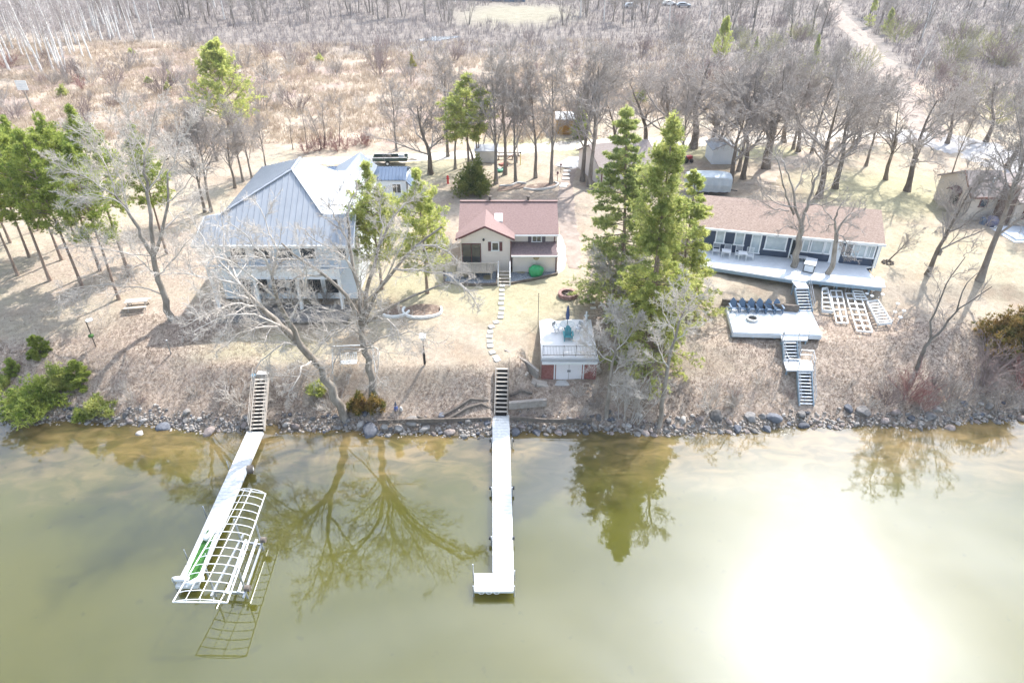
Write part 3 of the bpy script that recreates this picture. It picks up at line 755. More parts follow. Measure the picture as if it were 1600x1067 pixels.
def annex():
    h = wthing('garage', 'blue metal roofed garage wing with a pointed cross gable behind the large house', 'garage', (-16.5, 76, 5))
    MB().box((-16.6, 77.3, 6.0), (9.0, 4.4, 2.3)).build('wall', M_blue_side, h)
    MB().box((-17.9, 69, 6.7), (4.2, 12.0, 2.9)).build('wall', M_blue_side, h)
    r = MB()
    f = [(-21.4, 74.9, 7.15), (-12.05, 74.9, 7.15), (-12.05, 76.8, 8.05), (-21.4, 76.8, 8.05)]
    bk = [(-21.4, 76.8, 8.05), (-12.05, 76.8, 8.05), (-12.05, 79.9, 7.0), (-21.4, 79.9, 7.0)]
    r.slab(f, .1).ribs(f, .4, .07, .08); r.slab(bk, .1).ribs(bk, .4, .07, .08)
    sh = [(-12.0, 75.0, 7.0), (-12.0, 77.6, 7.0), (-10.6, 76.6, 5.9), (-10.9, 74.6, 5.9)]; r.slab(sh, .1)
    r.build('roof', M_metal_blue, h)
    g = MB(); A = (-17.1, 76.1, 10.0); B = (-17.75, 65.5, 10.0)
    rt = [A, B, (-15.3, 65.5, 8.2), (-15.5, 77.0, 8.1)]; lt = [A, B, (-20.0, 65.5, 8.2), (-20.1, 77.2, 8.1)]
    g.slab(rt, .1).ribs(rt, .5, .03, .015); g.slab(lt, .1).ribs(lt, .5, .03, .015); g.slab([A, (-15.5, 77.0, 8.1), (-20.1, 77.2, 8.1)], .1)
    g.build('gable_roof', mat('slate_grey_metal_roof', (.22, .25, .29), .5), h)
    window(h, (-13.2, 75.1, 6.1), (1, 0, 0), 1.0, 1.1, (0, -1, 0), 2)
annex()

# ============================================================ pink roofed house
def house_b():
    h = wthing('split_level_house', 'cream split level house with a mauve shingle roof and front gable', 'house', (0, 60, 4.6))
    z0 = 4.3
    MB().box((-.05, 61.7, 6.15), (8.6, 6.4, 3.8)).build('wall', M_beige_side, h)          # y 58.5..64.9
    MB().box((2.15, 58.25, 5.4), (4.2, 1.6, 2.3)).build('lower_wall', M_beige_side, h)   # y 57.45
    # gable wing with pentagon front
    gw = MB(); x0, x1, xm = -4.75, -.15, -2.45; yf, yb = 57.6, 58.6
    pts = [(x0, 4.3), (x1, 4.3), (x1, 7.75), (xm, 8.95), (x0, 7.75)]
    b0 = len(gw.v); gw.v += [(x, yf, z) for x, z in pts] + [(x, yb + .5, z) for x, z in pts]
    gw.f += [(0, 1, 2, 3, 4), (9, 8, 7, 6, 5)] + [(i, 5 + i, 5 + (i + 1) % 5, (i + 1) % 5)[::-1] for i in range(5)]
    gw.build('gable_wall', M_beige_side, h)
    rf = MB(); yr, zr = 61.75, 9.8
    rf.slab([(-4.95, 58.05, 8.05), (4.3, 58.05, 8.05), (4.3, yr, zr), (-4.95, yr, zr)], .14)
    rf.slab([(-4.95, yr, zr), (4.3, yr, zr), (4.3, 65.5, 8.0), (-4.95, 65.5, 8.0)], .14)
    rf.box((-.3, yr, zr + .03), (9.3, .3, .06))
    A = (-2.45, 57.2, 9.25); B = (-2.45, 60.75, 9.4)
    rf.slab([A, B, (.25, 58.1, 8.12), (.25, 57.2, 7.98)], .12); rf.slab([A, B, (-5.15, 58.1, 8.12), (-5.15, 57.2, 7.98)], .12)
    rf.build('roof', M_mauve_roof, h)
    pr = MB(); pr.slab([(-.1, 56.85, 6.5), (4.15, 56.85, 6.5), (4.15, 58.48, 7.12), (-.1, 58.48, 7.12)], .12); pr.build('porch_roof', M_mauve_dark, h)
    t = MB(); t.bar((-5.15, 57.15, 7.9), (-2.45, 57.15, 9.17), .06, .17).bar((-2.45, 57.15, 9.17), (.25, 57.15, 7.9), .06, .17)
    t.build('gable_trim', M_burg, h)
    for c_, l_ in (((-.12, 57.52, 5.9), 3.4), ((4.1, 57.4, 5.4), 2.2), ((3.95, 58.42, 7.5), .85)): MB().box(c_, (.09, .09, l_)).build('corner_trim', M_burg, h)
    gt = MB(); gt.box((2.1, 56.8, 6.42), (4.35, .1, .12)).box((2.3, 58.0, 7.93), (4.1, .1, .12)).build('gutter', M_frame, h)
    wn = window(h, (2.3, 58.5, 7.48), (1, 0, 0), .85, .75, (0, -1, 0), 2)
    for s in (-1, 1): MB().box((2.3 + s * .66, 58.47, 7.48), (.3, .06, .8)).build('shutter', mat('grey_shutter', (.13, .11, .13), .6), h)
    wn = window(h, (-1.55, 57.6, 7.05), (1, 0, 0), .62, .82, (0, -1, 0), 1)
    for s in (-1, 1): MB().box((-1.55 + s * .52, 57.57, 7.05), (.27, .06, .9)).build('shutter', M_burg, h)
    d = MB(); d.box((-3.75, 57.58, 7.9 - .6), (1.75, .08, .08)).box((-4.62, 57.58, 6.35), (.07, .08, 1.9)).box((-2.9, 57.58, 6.35), (.07, .08, 1.9)).box((-3.76, 57.56, 6.35), (.06, .08, 1.86))
    d = d.build('sliding_door', M_burg, h); MB().box((-3.76, 57.575, 6.35), (1.64, .05, 1.85)).build('pane', M_glass, d)
    lg = MB().lathe([(.02, -.12), (.09, -.1), (.11, .02), (.05, .1), (.01, .14)], (-2.6, 57.5, 7.75), 8).build('wall_lantern', M_black, h)
    em = MB(); c = V3(2.25, 57.42, 6.05)
    em.tube([c, c + V3(0, -.05, 0)], .3, 16); em.build('round_wall_plaque', mat('plaque', (.55, .45, .28), .7, (.3, .24, .15), 9), h)
    sk = MB(); c = V3(-1.25, 59.75, 8.95)
    ax = (V3(1, 0, 0), V3(0, .904, .4275), V3(0, -.4275, .904))
    sk.box(c, (.75, 1.0, .16), ax=ax); sk = sk.build('skylight', M_frame, h); MB().box(c + ax[2] * .085, (.58, .82, .02), ax=ax).build('pane', mat('skylight_glass', (.5, .62, .66), .1, spec=1), sk)
    for x in (-2.1, 1.55): MB().lathe([(.12, -.2), (.12, .2), (.2, .22), (.2, .3), (.1, .34)], (x, 61.9, 9.95), 10).build('roof_vent', M_darkwood, h)
    # deck and stairs
    dk = MB(); dk.box((-3.45, 56.75, 5.22), (3.4, 1.65, .12)); dk.build('deck', M_wood, h)
    for x in (-5.0, -3.45, -1.9): MB().box((x, 55.98, 4.85), (.12, .12, .7)).build('deck_post', M_wood, h)
    rl = MB()
    for a, c in (((-5.1, 55.98, 6.15), (-2.3, 55.98, 6.15)), ((-5.1, 55.98, 6.15), (-5.1, 57.5, 6.15)), ((-2.3, 55.98, 6.15), (-1.15, 55.98, 6.15))):
        rl.bar(a, c, .09, .05); n = max(2, int((Vector(c) - Vector(a)).length / .16))
        for i in range(n + 1): q = lerp(a, c, i / n); rl.box((q.x, q.y, 5.72), (.035, .035, .84))
    rl.build('deck_railing', M_wood, h)
    st = MB(); n = 5
    for i in range(n): st.box((-.72, 56.35 - i * .3, 5.1 - i * .19), (1.0, .3, .05)); st.box((-.72, 56.49 - i * .3, 5.0 - i * .19), (1.0, .02, .17))
    st.build('stair', M_wood, h)
    sr = MB()
    for x in (-1.26, -.18):
        sr.bar((x, 56.5, 5.1), (x, 55.0, 4.2), .05, .22); sr.bar((x, 56.5, 6.05), (x, 54.95, 5.2), .07, .07)
        for i in range(6): y = 56.45 - i * .28; sr.box((x, y, 5.55 - i * .165), (.035, .035, .85))
        sr.box((x, 54.95, 4.75), (.1, .1, 1.05))
    sr.build('stair_railing', M_white, h)
house_b()
def bed(name, label, poly, m, edge=None, em=None, up=.06):
    """a flat planting bed with an edging"""
    c = np.mean(np.array(poly), 0); z = hz(*c[:2])
    t = wthing(name, label, 'garden bed', (c[0], c[1], z))
    b = MB(); n = len(poly); b.v = [(x, y, hz(x, y) + up) for x, y in poly] + [(c[0], c[1], z + up)]; b.f = [(i, (i + 1) % n, n) for i in range(n)]
    b.build('bed', m, t)
    if edge:
        e = MB()
        for i in range(edge[0], edge[1]): 
            a, d = poly[i % n], poly[(i + 1) % n]; e.bar((a[0], a[1], hz(*a) + .12), (d[0], d[1], hz(*d) + .12), .16, .22)
        e.build('edging', em or M_darkwood, t)
    return t
M_bluerock = mat('blue_grey_gravel', (.10, .12, .15), .9, (.42, .44, .47), 9, .6, 20)
M_mulch = mat('brown_mulch', (.16, .11, .085), .95, (.30, .23, .18), 6, .6, 18)
bed('gravel_bed', 'dark gravel bed along the foot of the cream house', [(-6.4, 57.4), (-6.2, 55.4), (-3.6, 55.0), (-1.4, 55.05), (-1.35, 57.4)], M_bluerock, (0, 4))
bed('gravel_bed', 'small dark gravel bed under the round wall plaque', [(-.1, 57.4), (-.15, 55.3), (1.7, 55.9), (4.2, 56.9), (4.2, 57.4)], M_bluerock, (1, 4))
bed('planting_bed', 'curved mulch bed edged in stone behind the mauve roofed house', [G(*q)[:2] for q in ((818, 296), (832, 298), (850, 297), (868, 293), (873, 289), (866, 286), (845, 287), (825, 290))], M_mulch, (0, 5), M_conc)
bed('planting_bed', 'long grey mulch bed beside the rounded evergreen', [G(*q)[:2] for q in ((776, 300), (795, 298), (818, 294), (822, 288), (808, 287), (800, 291), (780, 292))], M_mulch, (3, 6), M_conc)
bed('planting_bed', 'round mulch bed edged in pale stone under the tall pine', [(G(660, 487)[0] + 1.7 * math.cos(a), G(660, 487)[1] + 1.1 * math.sin(a)) for a in np.linspace(0, 6.28, 17)[:-1]], M_mulch, (7, 17), M_white)
bed('planting_bed', 'small mulch bed edged in pale stone beside the swing tree', [(G(618, 488)[0] + 1.2 * math.cos(a), G(618, 488)[1] + .8 * math.sin(a)) for a in np.linspace(0, 6.28, 15)[:-1]], M_mulch, (6, 14), M_white)
# covered grill
def grill():
    x, y, z = G(837, 431)
    t = wthing('covered_grill', 'lumpy bright green cover over a grill by the cream wall', 'grill', (x, y, z))
    b = MB(); n = 20; pr = [(.72, .02), (.70, .3), (.82, .6), (.74, .95), (.42, 1.2), (.08, 1.26)]
    b.lathe(pr, (x, y, z), n); v = []
    for i, p in enumerate(b.v):
        a = math.atan2(p[1] - y, p[0] - x); k = 1 + .13 * math.sin(a * 5 + i * .02) + .08 * math.sin(a * 9 + p[2] * 6)
        v.append((x + (p[0] - x) * k * .85, y + (p[1] - y) * k * .6, z + (p[2] - z) * .85 + .05 * math.sin(a * 4)))
    b.v = v; b.build('cover', mat('green_tarp', (.03, .30, .10), .5, (.05, .38, .15), 3, .3), t, True)
    MB().box((x, y, z + .08), (.9, .4, .14)).build('base', M_black, t)
grill()

# ============================================================ long brown roofed house
def house_c():
    a = V3(17.45, 58.95, 8.3); b = V3(32.95, 55.15, 8.3); ux = (b - a).normalized(); n = V3(-ux.y, ux.x, 0)  # n points away from the lake
    Ln = (b - a).length
    def W(u, v, z): q = a + ux * u + n * v; return (q.x, q.y, z)
    h = wthing('ranch_house', 'long low navy house with a brown shingle roof and white windows', 'house', W(Ln / 2, 3.5, 5.3))
    ax = (ux, n, V3(0, 0, 1))
    MB().box(W(Ln / 2, 4.1, 6.9), (Ln - .9, 7.0, 2.9), ax=ax).build('wall', M_navy, h)   # front wall at v=.6
    g = MB()
    for u0 in (.5, Ln - .5):
        P0, P1, P2 = V3(*W(u0, .62, 8.36)), V3(*W(u0, 4.1, 9.75)), V3(*W(u0, 7.6, 8.36)); k = len(g.v)
        g.v += [tuple(P0 - ux * .06), tuple(P1 - ux * .06), tuple(P2 - ux * .06), tuple(P0 + ux * .06), tuple(P1 + ux * .06), tuple(P2 + ux * .06)]
        g.f += [(k, k + 1, k + 2), (k + 5, k + 4, k + 3), (k, k + 3, k + 4, k + 1), (k + 1, k + 4, k + 5, k + 2)]
    g.build('gable_end', M_navy, h)
    r = MB(); r.slab([W(-.2, 0, 8.38), W(Ln, 0, 8.38), W(Ln, 4.1, 9.98), W(-.2, 4.1, 9.98)], .13); r.slab([W(-.2, 4.1, 9.98), W(Ln, 4.1, 9.98), W(Ln, 8.2, 8.38), W(-.2, 8.2, 8.38)], .13)
    r.build('roof', M_brown_roof, h)
    MB().box(W(Ln / 2 - .1, -.06, 8.28), (Ln + .3, .1, .2), ax=ax).box(W(Ln - .52 + .4, .62, 7.0), (.14, .14, 2.5), ax=ax).build('fascia', M_white, h)
    MB().box(W(Ln - .3, 1.5, 6.7), (.08, 2.0, 2.6), ax=ax).build('corner_panel', M_blue_side, h)
    nn = -n
    def wn(u, z, wd, ht, cols=1, gm=None, name='window'): return window(h, W(u, .6, z), ux, wd, ht, nn, cols, 1, M_frame, gm or M_glassl, name, .12)
    wn(2.0, 7.35, .75, 1.25); wn(3.75, 7.35, .8, 1.25); wn(5.25, 7.0, .8, 1.85, 1, None, 'door'); wn(7.0, 7.25, 1.8, 1.35)
    wn(8.75, 6.85, .8, 1.95, 1, M_glass, 'door'); wn(9.6, 7.3, .55, 1.2); wn(10.6, 7.3, 1.1, 1.2); wn(11.5, 7.3, .5, 1.2)
    wn(12.25, 6.85, .75, 1.95, 1, M_frame, 'door'); wn(13.3, 7.3, .6, 1.2, 1, M_glass); wn(14.15, 7.3, 1.1, 1.2, 2); wn(15.1, 7.3, .7, 1.2, 2)
    return W, ux, n, ax, Ln
Wc, uxc, nc, axc, Lnc = house_c()
def deck_c():
    pts = [P(1085, 413, 5.9)[:2], P(1258, 440, 5.9)[:2], P(1264, 437, 5.9)[:2], P(1378, 449, 5.9)[:2], P(1352, 418, 5.9)[:2], Wc(Lnc - .3, .58, 0)[:2], Wc(-.2, .58, 0)[:2]]
    t = wthing('house_deck', 'wide pale blue deck in front of the long navy house', 'deck', (*pts[1], 5.3))
    m = MB(); m.prism(pts, 5.78, 5.9); 
    m.build('floor', M_cdeck, t)
    s = MB(); q = pts[:5]
    for i in range(4): s.bar((*q[i], 5.66), (*q[i + 1], 5.66), .08, .235)
    s.build('skirt', M_bdeck, t)
    for i in range(12):
        k = lerp((*pts[0], 5.4), (*pts[3], 5.4), (i + .5) / 12); z = hz(k.x, k.y + .5)
        MB().box((k.x, k.y + .5, (z + 5.7) / 2 - .1), (.14, .14, 5.7 - z + .2)).build('post', M_bdeck, t)
    for k in range(2): MB().box((32.35 + k * .3, 53.4 - k * .05, 5.66 - k * .2), (.42, 1.5, .1), rz=R(-20)).build('step', M_cdeck, t)
deck_c()

def stair_run(name, label, top, bot, wd, n, tm, sm, rail=None, parent=None, backs=True, dirx=None):
    """straight open-tread stair from top to bottom points; optional metal railings"""
    top, bot = V3(*top), V3(*bot); t = wthing(name, label, 'stairs', tuple(bot)); d = bot - top; hd = V3(d.x, d.y, 0).normalized(); sd_ = V3(-hd.y, hd.x, 0)
    tr = MB()
    for i in range(n):
        q = top + d * ((i + .5) / n); run = V3(d.x, d.y, 0).length / n
        tr.box(q, (wd - .1, run * .72, .05), ax=(sd_, hd, V3(0, 0, 1)))
    tr.build('treads', tm, t)
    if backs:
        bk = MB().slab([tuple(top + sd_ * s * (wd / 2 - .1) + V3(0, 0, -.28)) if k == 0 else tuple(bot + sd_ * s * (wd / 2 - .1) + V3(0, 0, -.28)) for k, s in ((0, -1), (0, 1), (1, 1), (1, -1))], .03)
        bk.build('gap_shade_sheet', M_dark, t)  # near-black sheet under the open treads: shade between them put into colour
    for s in (-1, 1): MB().bar(top + sd_ * s * wd / 2 + V3(0, 0, -.08), bot + sd_ * s * wd / 2 + V3(0, 0, -.08), .07, .3).build('stringer', sm, t)
    if rail:
        for s in rail[0]:
            r = MB(); o = sd_ * s * (wd / 2 + .03)
            for hh in (.9, .5): r.tube([top + o + V3(0, 0, hh), bot + o + V3(0, 0, hh)], rail[2], 6)
            for k in (0, .33, .66, 1): q = top + d * k + o; r.tube([q + V3(0, 0, -.1), q + V3(0, 0, .92)], rail[2], 6)
            r.build('railing', rail[1], t)
    return t
# zigzag stair of the navy house
z1 = 5.85
stair_run('stairs', 'short blue stair run from the house deck down to the chair patio', P(1252, 449, 5.75), P(1259, 487, 4.4), 1.15, 8, M_cdeck, M_bdeck, ((1,), M_steel, .02))
ld = wthing('stair_landing', 'pale landing joining the house deck to the upper stair run', 'landing', (25.3, 53.1, 5.2))
MB().prism([P(1235, 436, 5.8)[:2], P(1257, 438, 5.8)[:2], P(1264, 450, 5.8)[:2], P(1246, 450, 5.8)[:2]], 5.7, 5.8).build('floor', M_cdeck, ld)
for q in ((1240, 445), (1262, 449)): k = P(*q, 5.7); MB().box((k[0], k[1], 5.2), (.1, .1, 1.0)).build('post', M_bdeck, ld)
def patio():
    pts = [P(1134, 478, 4.42)[:2], P(1267, 484, 4.42)[:2], P(1284, 523, 4.42)[:2], P(1146, 519, 4.42)[:2]]
    t = wthing('patio_deck', 'white platform deck on the slope holding the row of chairs', 'deck', (*pts[3], 4.0))
    MB().prism(pts[::-1], 4.3, 4.42).build('floor', M_cdeck, t)
    s = MB()
    for i in range(4): s.bar((*pts[i], 4.15), (*pts[(i + 1) % 4], 4.15), .1, .3)
    s.build('skirt', M_cdeck, t)
    for k in np.linspace(0, 1, 5): q = lerp((*pts[3], 0), (*pts[2], 0), k); MB().box((q.x, q.y + .3, 3.7), (.14, .14, 1.0)).build('post', M_bdeck, t)
    w = wthing('retaining_wall', 'low dark timber wall behind the row of blue chairs', 'wall', P(1200, 477, 4.6))
    MB().bar(P(1128, 471, 4.75), P(1248, 482, 4.75), .25, .55).build('timber', M_darkwood, w)
patio()
ld = wthing('stair_landing', 'upper railed landing hanging off the chair patio', 'landing', P(1240, 528, 4.1))
MB().prism([P(1218, 518, 4.25)[:2], P(1262, 518, 4.25)[:2], P(1262, 531, 4.25)[:2], P(1222, 531, 4.25)[:2]][::-1], 4.12, 4.24).build('floor', M_cdeck, ld)
def railing(par, pts, r=.02, hh=1.0, m=None, name='railing', bal=0):
    b = MB()
    for i in range(len(pts) - 1):
        a, c = V3(*pts[i]), V3(*pts[i + 1])
        for k in (1, .55): b.tube([a + V3(0, 0, hh * k), c + V3(0, 0, hh * k)], r, 6)
        if bal:
            n = int((c - a).length / bal)
            for j in range(1, n): q = lerp(a, c, j / n); b.tube([q + V3(0, 0, .08), q + V3(0, 0, hh)], r * .5, 4)
    for p in pts: b.tube([V3(*p) + V3(0, 0, -.25), V3(*p) + V3(0, 0, hh)], r * 1.3, 6)
    return b.build(name, m or M_steel, par)
railing(ld, [P(1218, 520, 4.25), P(1222, 530, 4.25), ], .025); railing(ld, [P(1247, 530, 4.25), P(1262, 530, 4.25), P(1262, 519, 4.25)], .025)
for q in ((1222, 529), (1260, 529)): k = P(*q, 4.1); zz = hz(k[0], k[1]); MB().box((k[0], k[1], (zz + 4.1) / 2 - .1), (.1, .1, 4.2 - zz)).build('post', M_bdeck, ld)
stair_run('stairs', 'middle blue stair run between the two railed landings', P(1234, 533, 4.15), P(1236, 564, 2.95), 1.15, 6, M_cdeck, M_bdeck, ((-1, 1), M_steel, .022))
ld = wthing('stair_landing', 'lower railed landing halfway down the lake slope', 'landing', P(1248, 572, 2.8))
MB().prism([P(1224, 563, 2.95)[:2], P(1268, 563, 2.95)[:2], P(1271, 579, 2.95)[:2], P(1229, 578, 2.95)[:2]][::-1], 2.83, 2.95).build('floor', M_cdeck, ld)
railing(ld, [P(1224, 565, 2.95), P(1229, 577, 2.95), P(1246, 578, 2.95)], .025); railing(ld, [P(1270, 577, 2.95), P(1267, 564, 2.95), P(1248, 563, 2.95)], .025)
for q in ((1230, 577), (1268, 577)): k = P(*q, 2.8); zz = hz(k[0], k[1]); MB().box((k[0], k[1], (zz + 2.8) / 2 - .1), (.1, .1, 3.0 - zz)).build('post', M_bdeck, ld)
stair_run('stairs', 'lowest blue stair run reaching the shoreline boulders', P(1257, 580, 2.85), P(1260, 633, .95), 1.1, 10, M_cdeck, M_bdeck, ((-1, 1), M_steel, .022))

# ============================================================ chairs, fire bowl, outdoor furniture
M_bluechair = mat('slate_blue_plastic', (.10, .16, .24), .6)
def adirondack(loc, rz, m, label, group):
    t = thing('adirondack_chair', label, 'chair', loc, rz, group)
    s = MB()
    for i in range(5): s.box((0, -.22 + i * .11, .34 - i * .028), (.52, .09, .025))
    s.build('seat', m, t)
    b = MB(); ax = (V3(1, 0, 0), V3(0, .9, -.42).normalized(), V3(0, .42, .9).normalized())
    for i, hgt in enumerate((.62, .76, .84, .76, .62)): b.box(V3(-.22 + i * .11, .26, .24) + ax[2] * hgt / 2, (.1, .025, hgt), ax=ax)
    b.build('backrest', m, t)
    for s_ in (-1, 1):
        MB().box((s_ * .36, -.02, .58), (.14, .72, .03)).build('armrest', m, t)
        MB().box((s_ * .31, -.3, .28), (.06, .09, .58)).build('leg', m, t); MB().bar((s_ * .31, -.25, .3), (s_ * .31, .45, .02), .05, .1).build('leg', m, t)
    return t
c0 = None
ords = ['leftmost', 'second from the left', 'third from the left', 'fourth from the left', 'fifth from the left', 'rightmost']
for i, px in enumerate((1146, 1160, 1174, 1187.5, 1201, 1214.5)):
    p = P(px, 486 + i * .4, 4.42)
    lab = 'blue adirondack chair facing the lake, %s of the six' % ords[i]
    if c0 is None: c0 = adirondack(p, 0, M_bluechair, lab, 'blue chairs in a row on the white platform')
    else: copy_tree(c0, p, .05 * math.sin(i * 3), label=lab)
fb = thing('fire_bowl', 'round stone fire bowl on the white platform', 'fire bowl', P(1175, 500, 4.42))
MB().lathe([(.42, 0), (.5, .1), (.5, .24), (.36, .24), (.34, .12)], n=20).build('ring', mat('pale_stone', (.5, .48, .45), .85, (.6, .58, .54), 5), fb)
MB().lathe([(.01, .13), (.33, .15)], n=16).build('ash', M_dark, fb)
def metal_set(px, py, label):
    x, y, z = P(px, py, 5.9); t = thing('patio_chair', label, 'chair', (x, y, z), R(-14), 'white framed chairs along the navy house')
    b = MB()
    for sx in (-.3, .3):
        b.tube([(sx, -.32, 0), (sx, -.3, .62), (sx, .25, .62), (sx, .34, 1.02)], .022, 6); b.tube([(sx, .28, 0), (sx, .25, .62)], .022, 6)
    b.tube([(-.3, .34, 1.02), (.3, .34, 1.02)], .022, 6); b.tube([(-.3, -.3, .4), (.3, -.3, .4)], .022, 6); b.tube([(-.3, .26, .4), (.3, .26, .4)], .022, 6)
    b.build('frame', M_frame, t); MB().box((0, -.02, .42), (.54, .52, .04)).build('seat', M_cdeck, t)
    s = MB()
    for i in range(4): s.bar((-.29, .285 + i * .014, .6 + i * .11), (.29, .285 + i * .014, .6 + i * .11), .05, .02)
    s.build('backrest', M_frame, t)
nm = ['nearest the spruce', 'second from the spruce', 'third from the spruce', 'farthest from the spruce']
for i in range(4): metal_set(1118 + i * 17.5, 397 + i * 2.6, 'white framed patio chair against the navy wall, ' + nm[i])
for i in range(2):
    x, y, z = P(1133 + i * 26, 402 + i * 3.4, 5.9); t = thing('patio_table', ['small square white table between the two left patio chairs', 'small square white table between the two right patio chairs'][i], 'table', (x, y, z), R(-14))
    MB().box((0, 0, .68), (.8, .7, .04)).build('tabletop', M_frame, t)
    for a in (-.34, .34):
        for c in (-.28, .28): MB().box((a, c, .33), (.04, .04, .66)).build('leg', M_frame, t)
x, y, z = P(1264, 421, 5.9); t = thing('storage_box', 'dark framed storage box with a pale lid between the two deck trees', 'box', (x, y, z), R(-28))
MB().box((0, 0, .38), (.85, 1.45, .72)).build('body', M_cdeck, t); MB().box((0, 0, .78), (.95, 1.55, .07)).build('lid', M_cdeck, t)
f = MB()
for a in (-.43, .43):
    for c in (-.73, .73): f.box((a, c, .38), (.07, .07, .76))
f.box((0, -.735, .72), (.9, .05, .06)).box((0, -.735, .05), (.9, .05, .07)).build('frame', M_black, t)
x, y, z = P(1247, 408, 5.9); t = thing('bench', 'low pale bench pressed against the navy wall by the storage box', 'bench', (x, y, z), R(-14))
MB().box((0, 0, .42), (1.5, .5, .08)).build('seat', M_cdeck, t)
for a in (-.6, .6): MB().box((a, 0, .2), (.08, .45, .38)).build('leg', M_cdeck, t)

# ============================================================ boathouse
def boathouse():
    x0, x1, y0, y1 = 2.32, 6.72, 44.0, 50.0
    t = wthing('boathouse', 'small brick boathouse set in the bank with a flat white roof terrace', 'boathouse', (4.5, 44, 1.6))
    b = MB(); b.box((x0 + .6, 44.35, 2.55), (1.15, .3, 2.3)).build('brick_pier', M_brick, t); MB().box((x1 - .6, 44.35, 2.55), (1.15, .3, 2.3)).build('brick_pier', M_brick, t)
    b = MB(); b.box((x0 + .12, 47.2, 2.55), (.22, 5.4, 2.3)).box((x1 - .12, 47.2, 2.55), (.22, 5.4, 2.3)).box((4.52, 49.8, 2.55), (4.3, .2, 2.3)).build('wall', M_conc, t)
    MB().box(((x0 + x1) / 2, (y0 + y1) / 2 + .02, 3.81), (x1 - x0, y1 - y0, .2)).build('roof', mat('white_roof_membrane', (.74, .72, .70), .7, (.64, .61, .58), .9, lo=.45, hi=.75), t)
    MB().box((4.52, 43.94, 3.72), (4.55, .12, .16)).build('fascia', mat('grey_fascia', (.4, .4, .4), .7), t); MB().box((4.52, 43.86, 3.5), (4.35, .12, .22)).build('header_board', M_white, t)
    for s in (-1, 1):
        d = MB().box((4.52 + s * .565, 44.24, 2.5), (1.1, .06, 1.75)).build('door', mat('door_paint', (.82, .78, .77), .6), t)
        MB().box((4.52 + s * .08, 44.18, 2.5), (.06, .06, .18)).build('handle', M_black, d)
    f = MB(); f.box((3.37, 44.22, 2.5), (.1, .1, 1.9)).box((5.67, 44.22, 2.5), (.1, .1, 1.9)).build('door_frame', M_white, t)
    MB().box((4.5, 43.85, 1.6), (2.9, .85, .12)).build('threshold_slab', M_conc, t)
    r = MB(); z = 3.92
    for zz in (z + .08, z + .9): r.bar((x0 + .1, 44.25, zz), (x1 - .1, 44.25, zz), .04, .03)
    n = 36
    for i in range(n + 1): xx = x0 + .1 + (x1 - x0 - .2) * i / n; r.box((xx, 44.25, z + .48), (.02, .02, .84))
    for xx in (x0 + .1, 4.05, 5.0, x1 - .1): r.box((xx, 44.25, z + .48), (.05, .05, .98))
    r.build('railing', M_darkwood, t)
    return t
boathouse()
x, y = 4.55, 47.4; t = thing('patio_table', 'round glass table under the closed blue umbrella on the boathouse roof', 'table', (x, y + .45, 3.91))
MB().lathe([(.62, .7), (.64, .72), (.62, .74)], n=20).build('tabletop', mat('patterned_glass', (.35, .38, .36), .2, (.6, .6, .55), 7), t)
for k in range(4): a = .8 + k * 1.57; MB().tube([(.5 * math.cos(a), .5 * math.sin(a), 0), (.3 * math.cos(a), .3 * math.sin(a), .7)], .02, 6).build('leg', M_black, t)
t = thing('umbrella', 'closed navy umbrella standing in the roof terrace table', 'umbrella', (x, y + .45, 3.91))
MB().tube([(0, 0, 0), (0, 0, 2.5)], .022, 6).build('pole', M_black, t)
ub = MB().lathe([(.03, 1.15), (.13, 1.2), (.16, 1.6), (.1, 2.2), (.02, 2.5)], n=12); ub.build('canopy', mat('navy_canvas', (.06, .09, .2), .8, (.12, .16, .28), 4), t)
t = adirondack((x, y - .75, 3.91), 0, mat('teal_plastic', (.05, .25, .28), .5), 'teal chair facing the lake on the boathouse roof', None)
t['group'] = ''; del t['group']
for k, (dx, rz, lb) in enumerate(((-.95, .9, 'grey folding chair at the left of the roof terrace table'), (.95, -.9, 'grey folding chair at the right of the roof terrace table'))):
    t = thing('folding_chair', lb, 'chair', (x + dx, y + .35, 3.91), rz)
    MB().box((0, 0, .44), (.45, .42, .03)).build('seat', M_steel, t); MB().box((0, .24, .75), (.45, .04, .35)).build('backrest', M_steel, t)
    for s in (-.2, .2): MB().bar((s, -.22, 0), (s, .22, .9), .03).build('leg', M_steel, t); MB().bar((s, .25, 0), (s, -.18, .44), .03).build('leg', M_steel, t)
xx, yy, zz = P(916, 500, 3.91); t = thing('garden_statue', 'small white figure at the back corner of the boathouse roof', 'statue', (xx, yy, zz))
MB().lathe([(.16, 0), (.14, .12), (.08, .2), (.12, .35), (.13, .5), (.06, .6), (.09, .68), (.08, .78), (.02, .84)], n=10).build('figure', M_white, t, True)
MB().box((0, .0, .45), (.42, .07, .07)).build('arm', M_white, t)
t = thing('flagpole', 'thin bare pole rising from the left back corner of the boathouse', 'pole', (2.2, 49.2, 3.7)); MB().tube([(0, 0, 0), (0, 0, 3.0)], .03, 6, .02).build('pole', M_darkwood, t); MB().lathe([(.04, 3.0), (.05, 3.04), (.01, 3.08)], n=8).build('finial', M_darkwood, t)
def plank_wall(label, pts, z0s, th=.22, name='retaining_wall', hgt=.5, m=None):
    t = wthing(name, label, 'wall', (*pts[0], z0s[0]))
    for i in range(len(pts) - 1):
        for k in range(2):
            MB().bar((*pts[i], z0s[i] + k * hgt / 2), (*pts[i + 1], z0s[i + 1] + k * hgt / 2), th, hgt / 2 - .01).build('timber', m or M_wood, t)
    return t
def gp(px, py, z): return P(px, py, z)[:2]
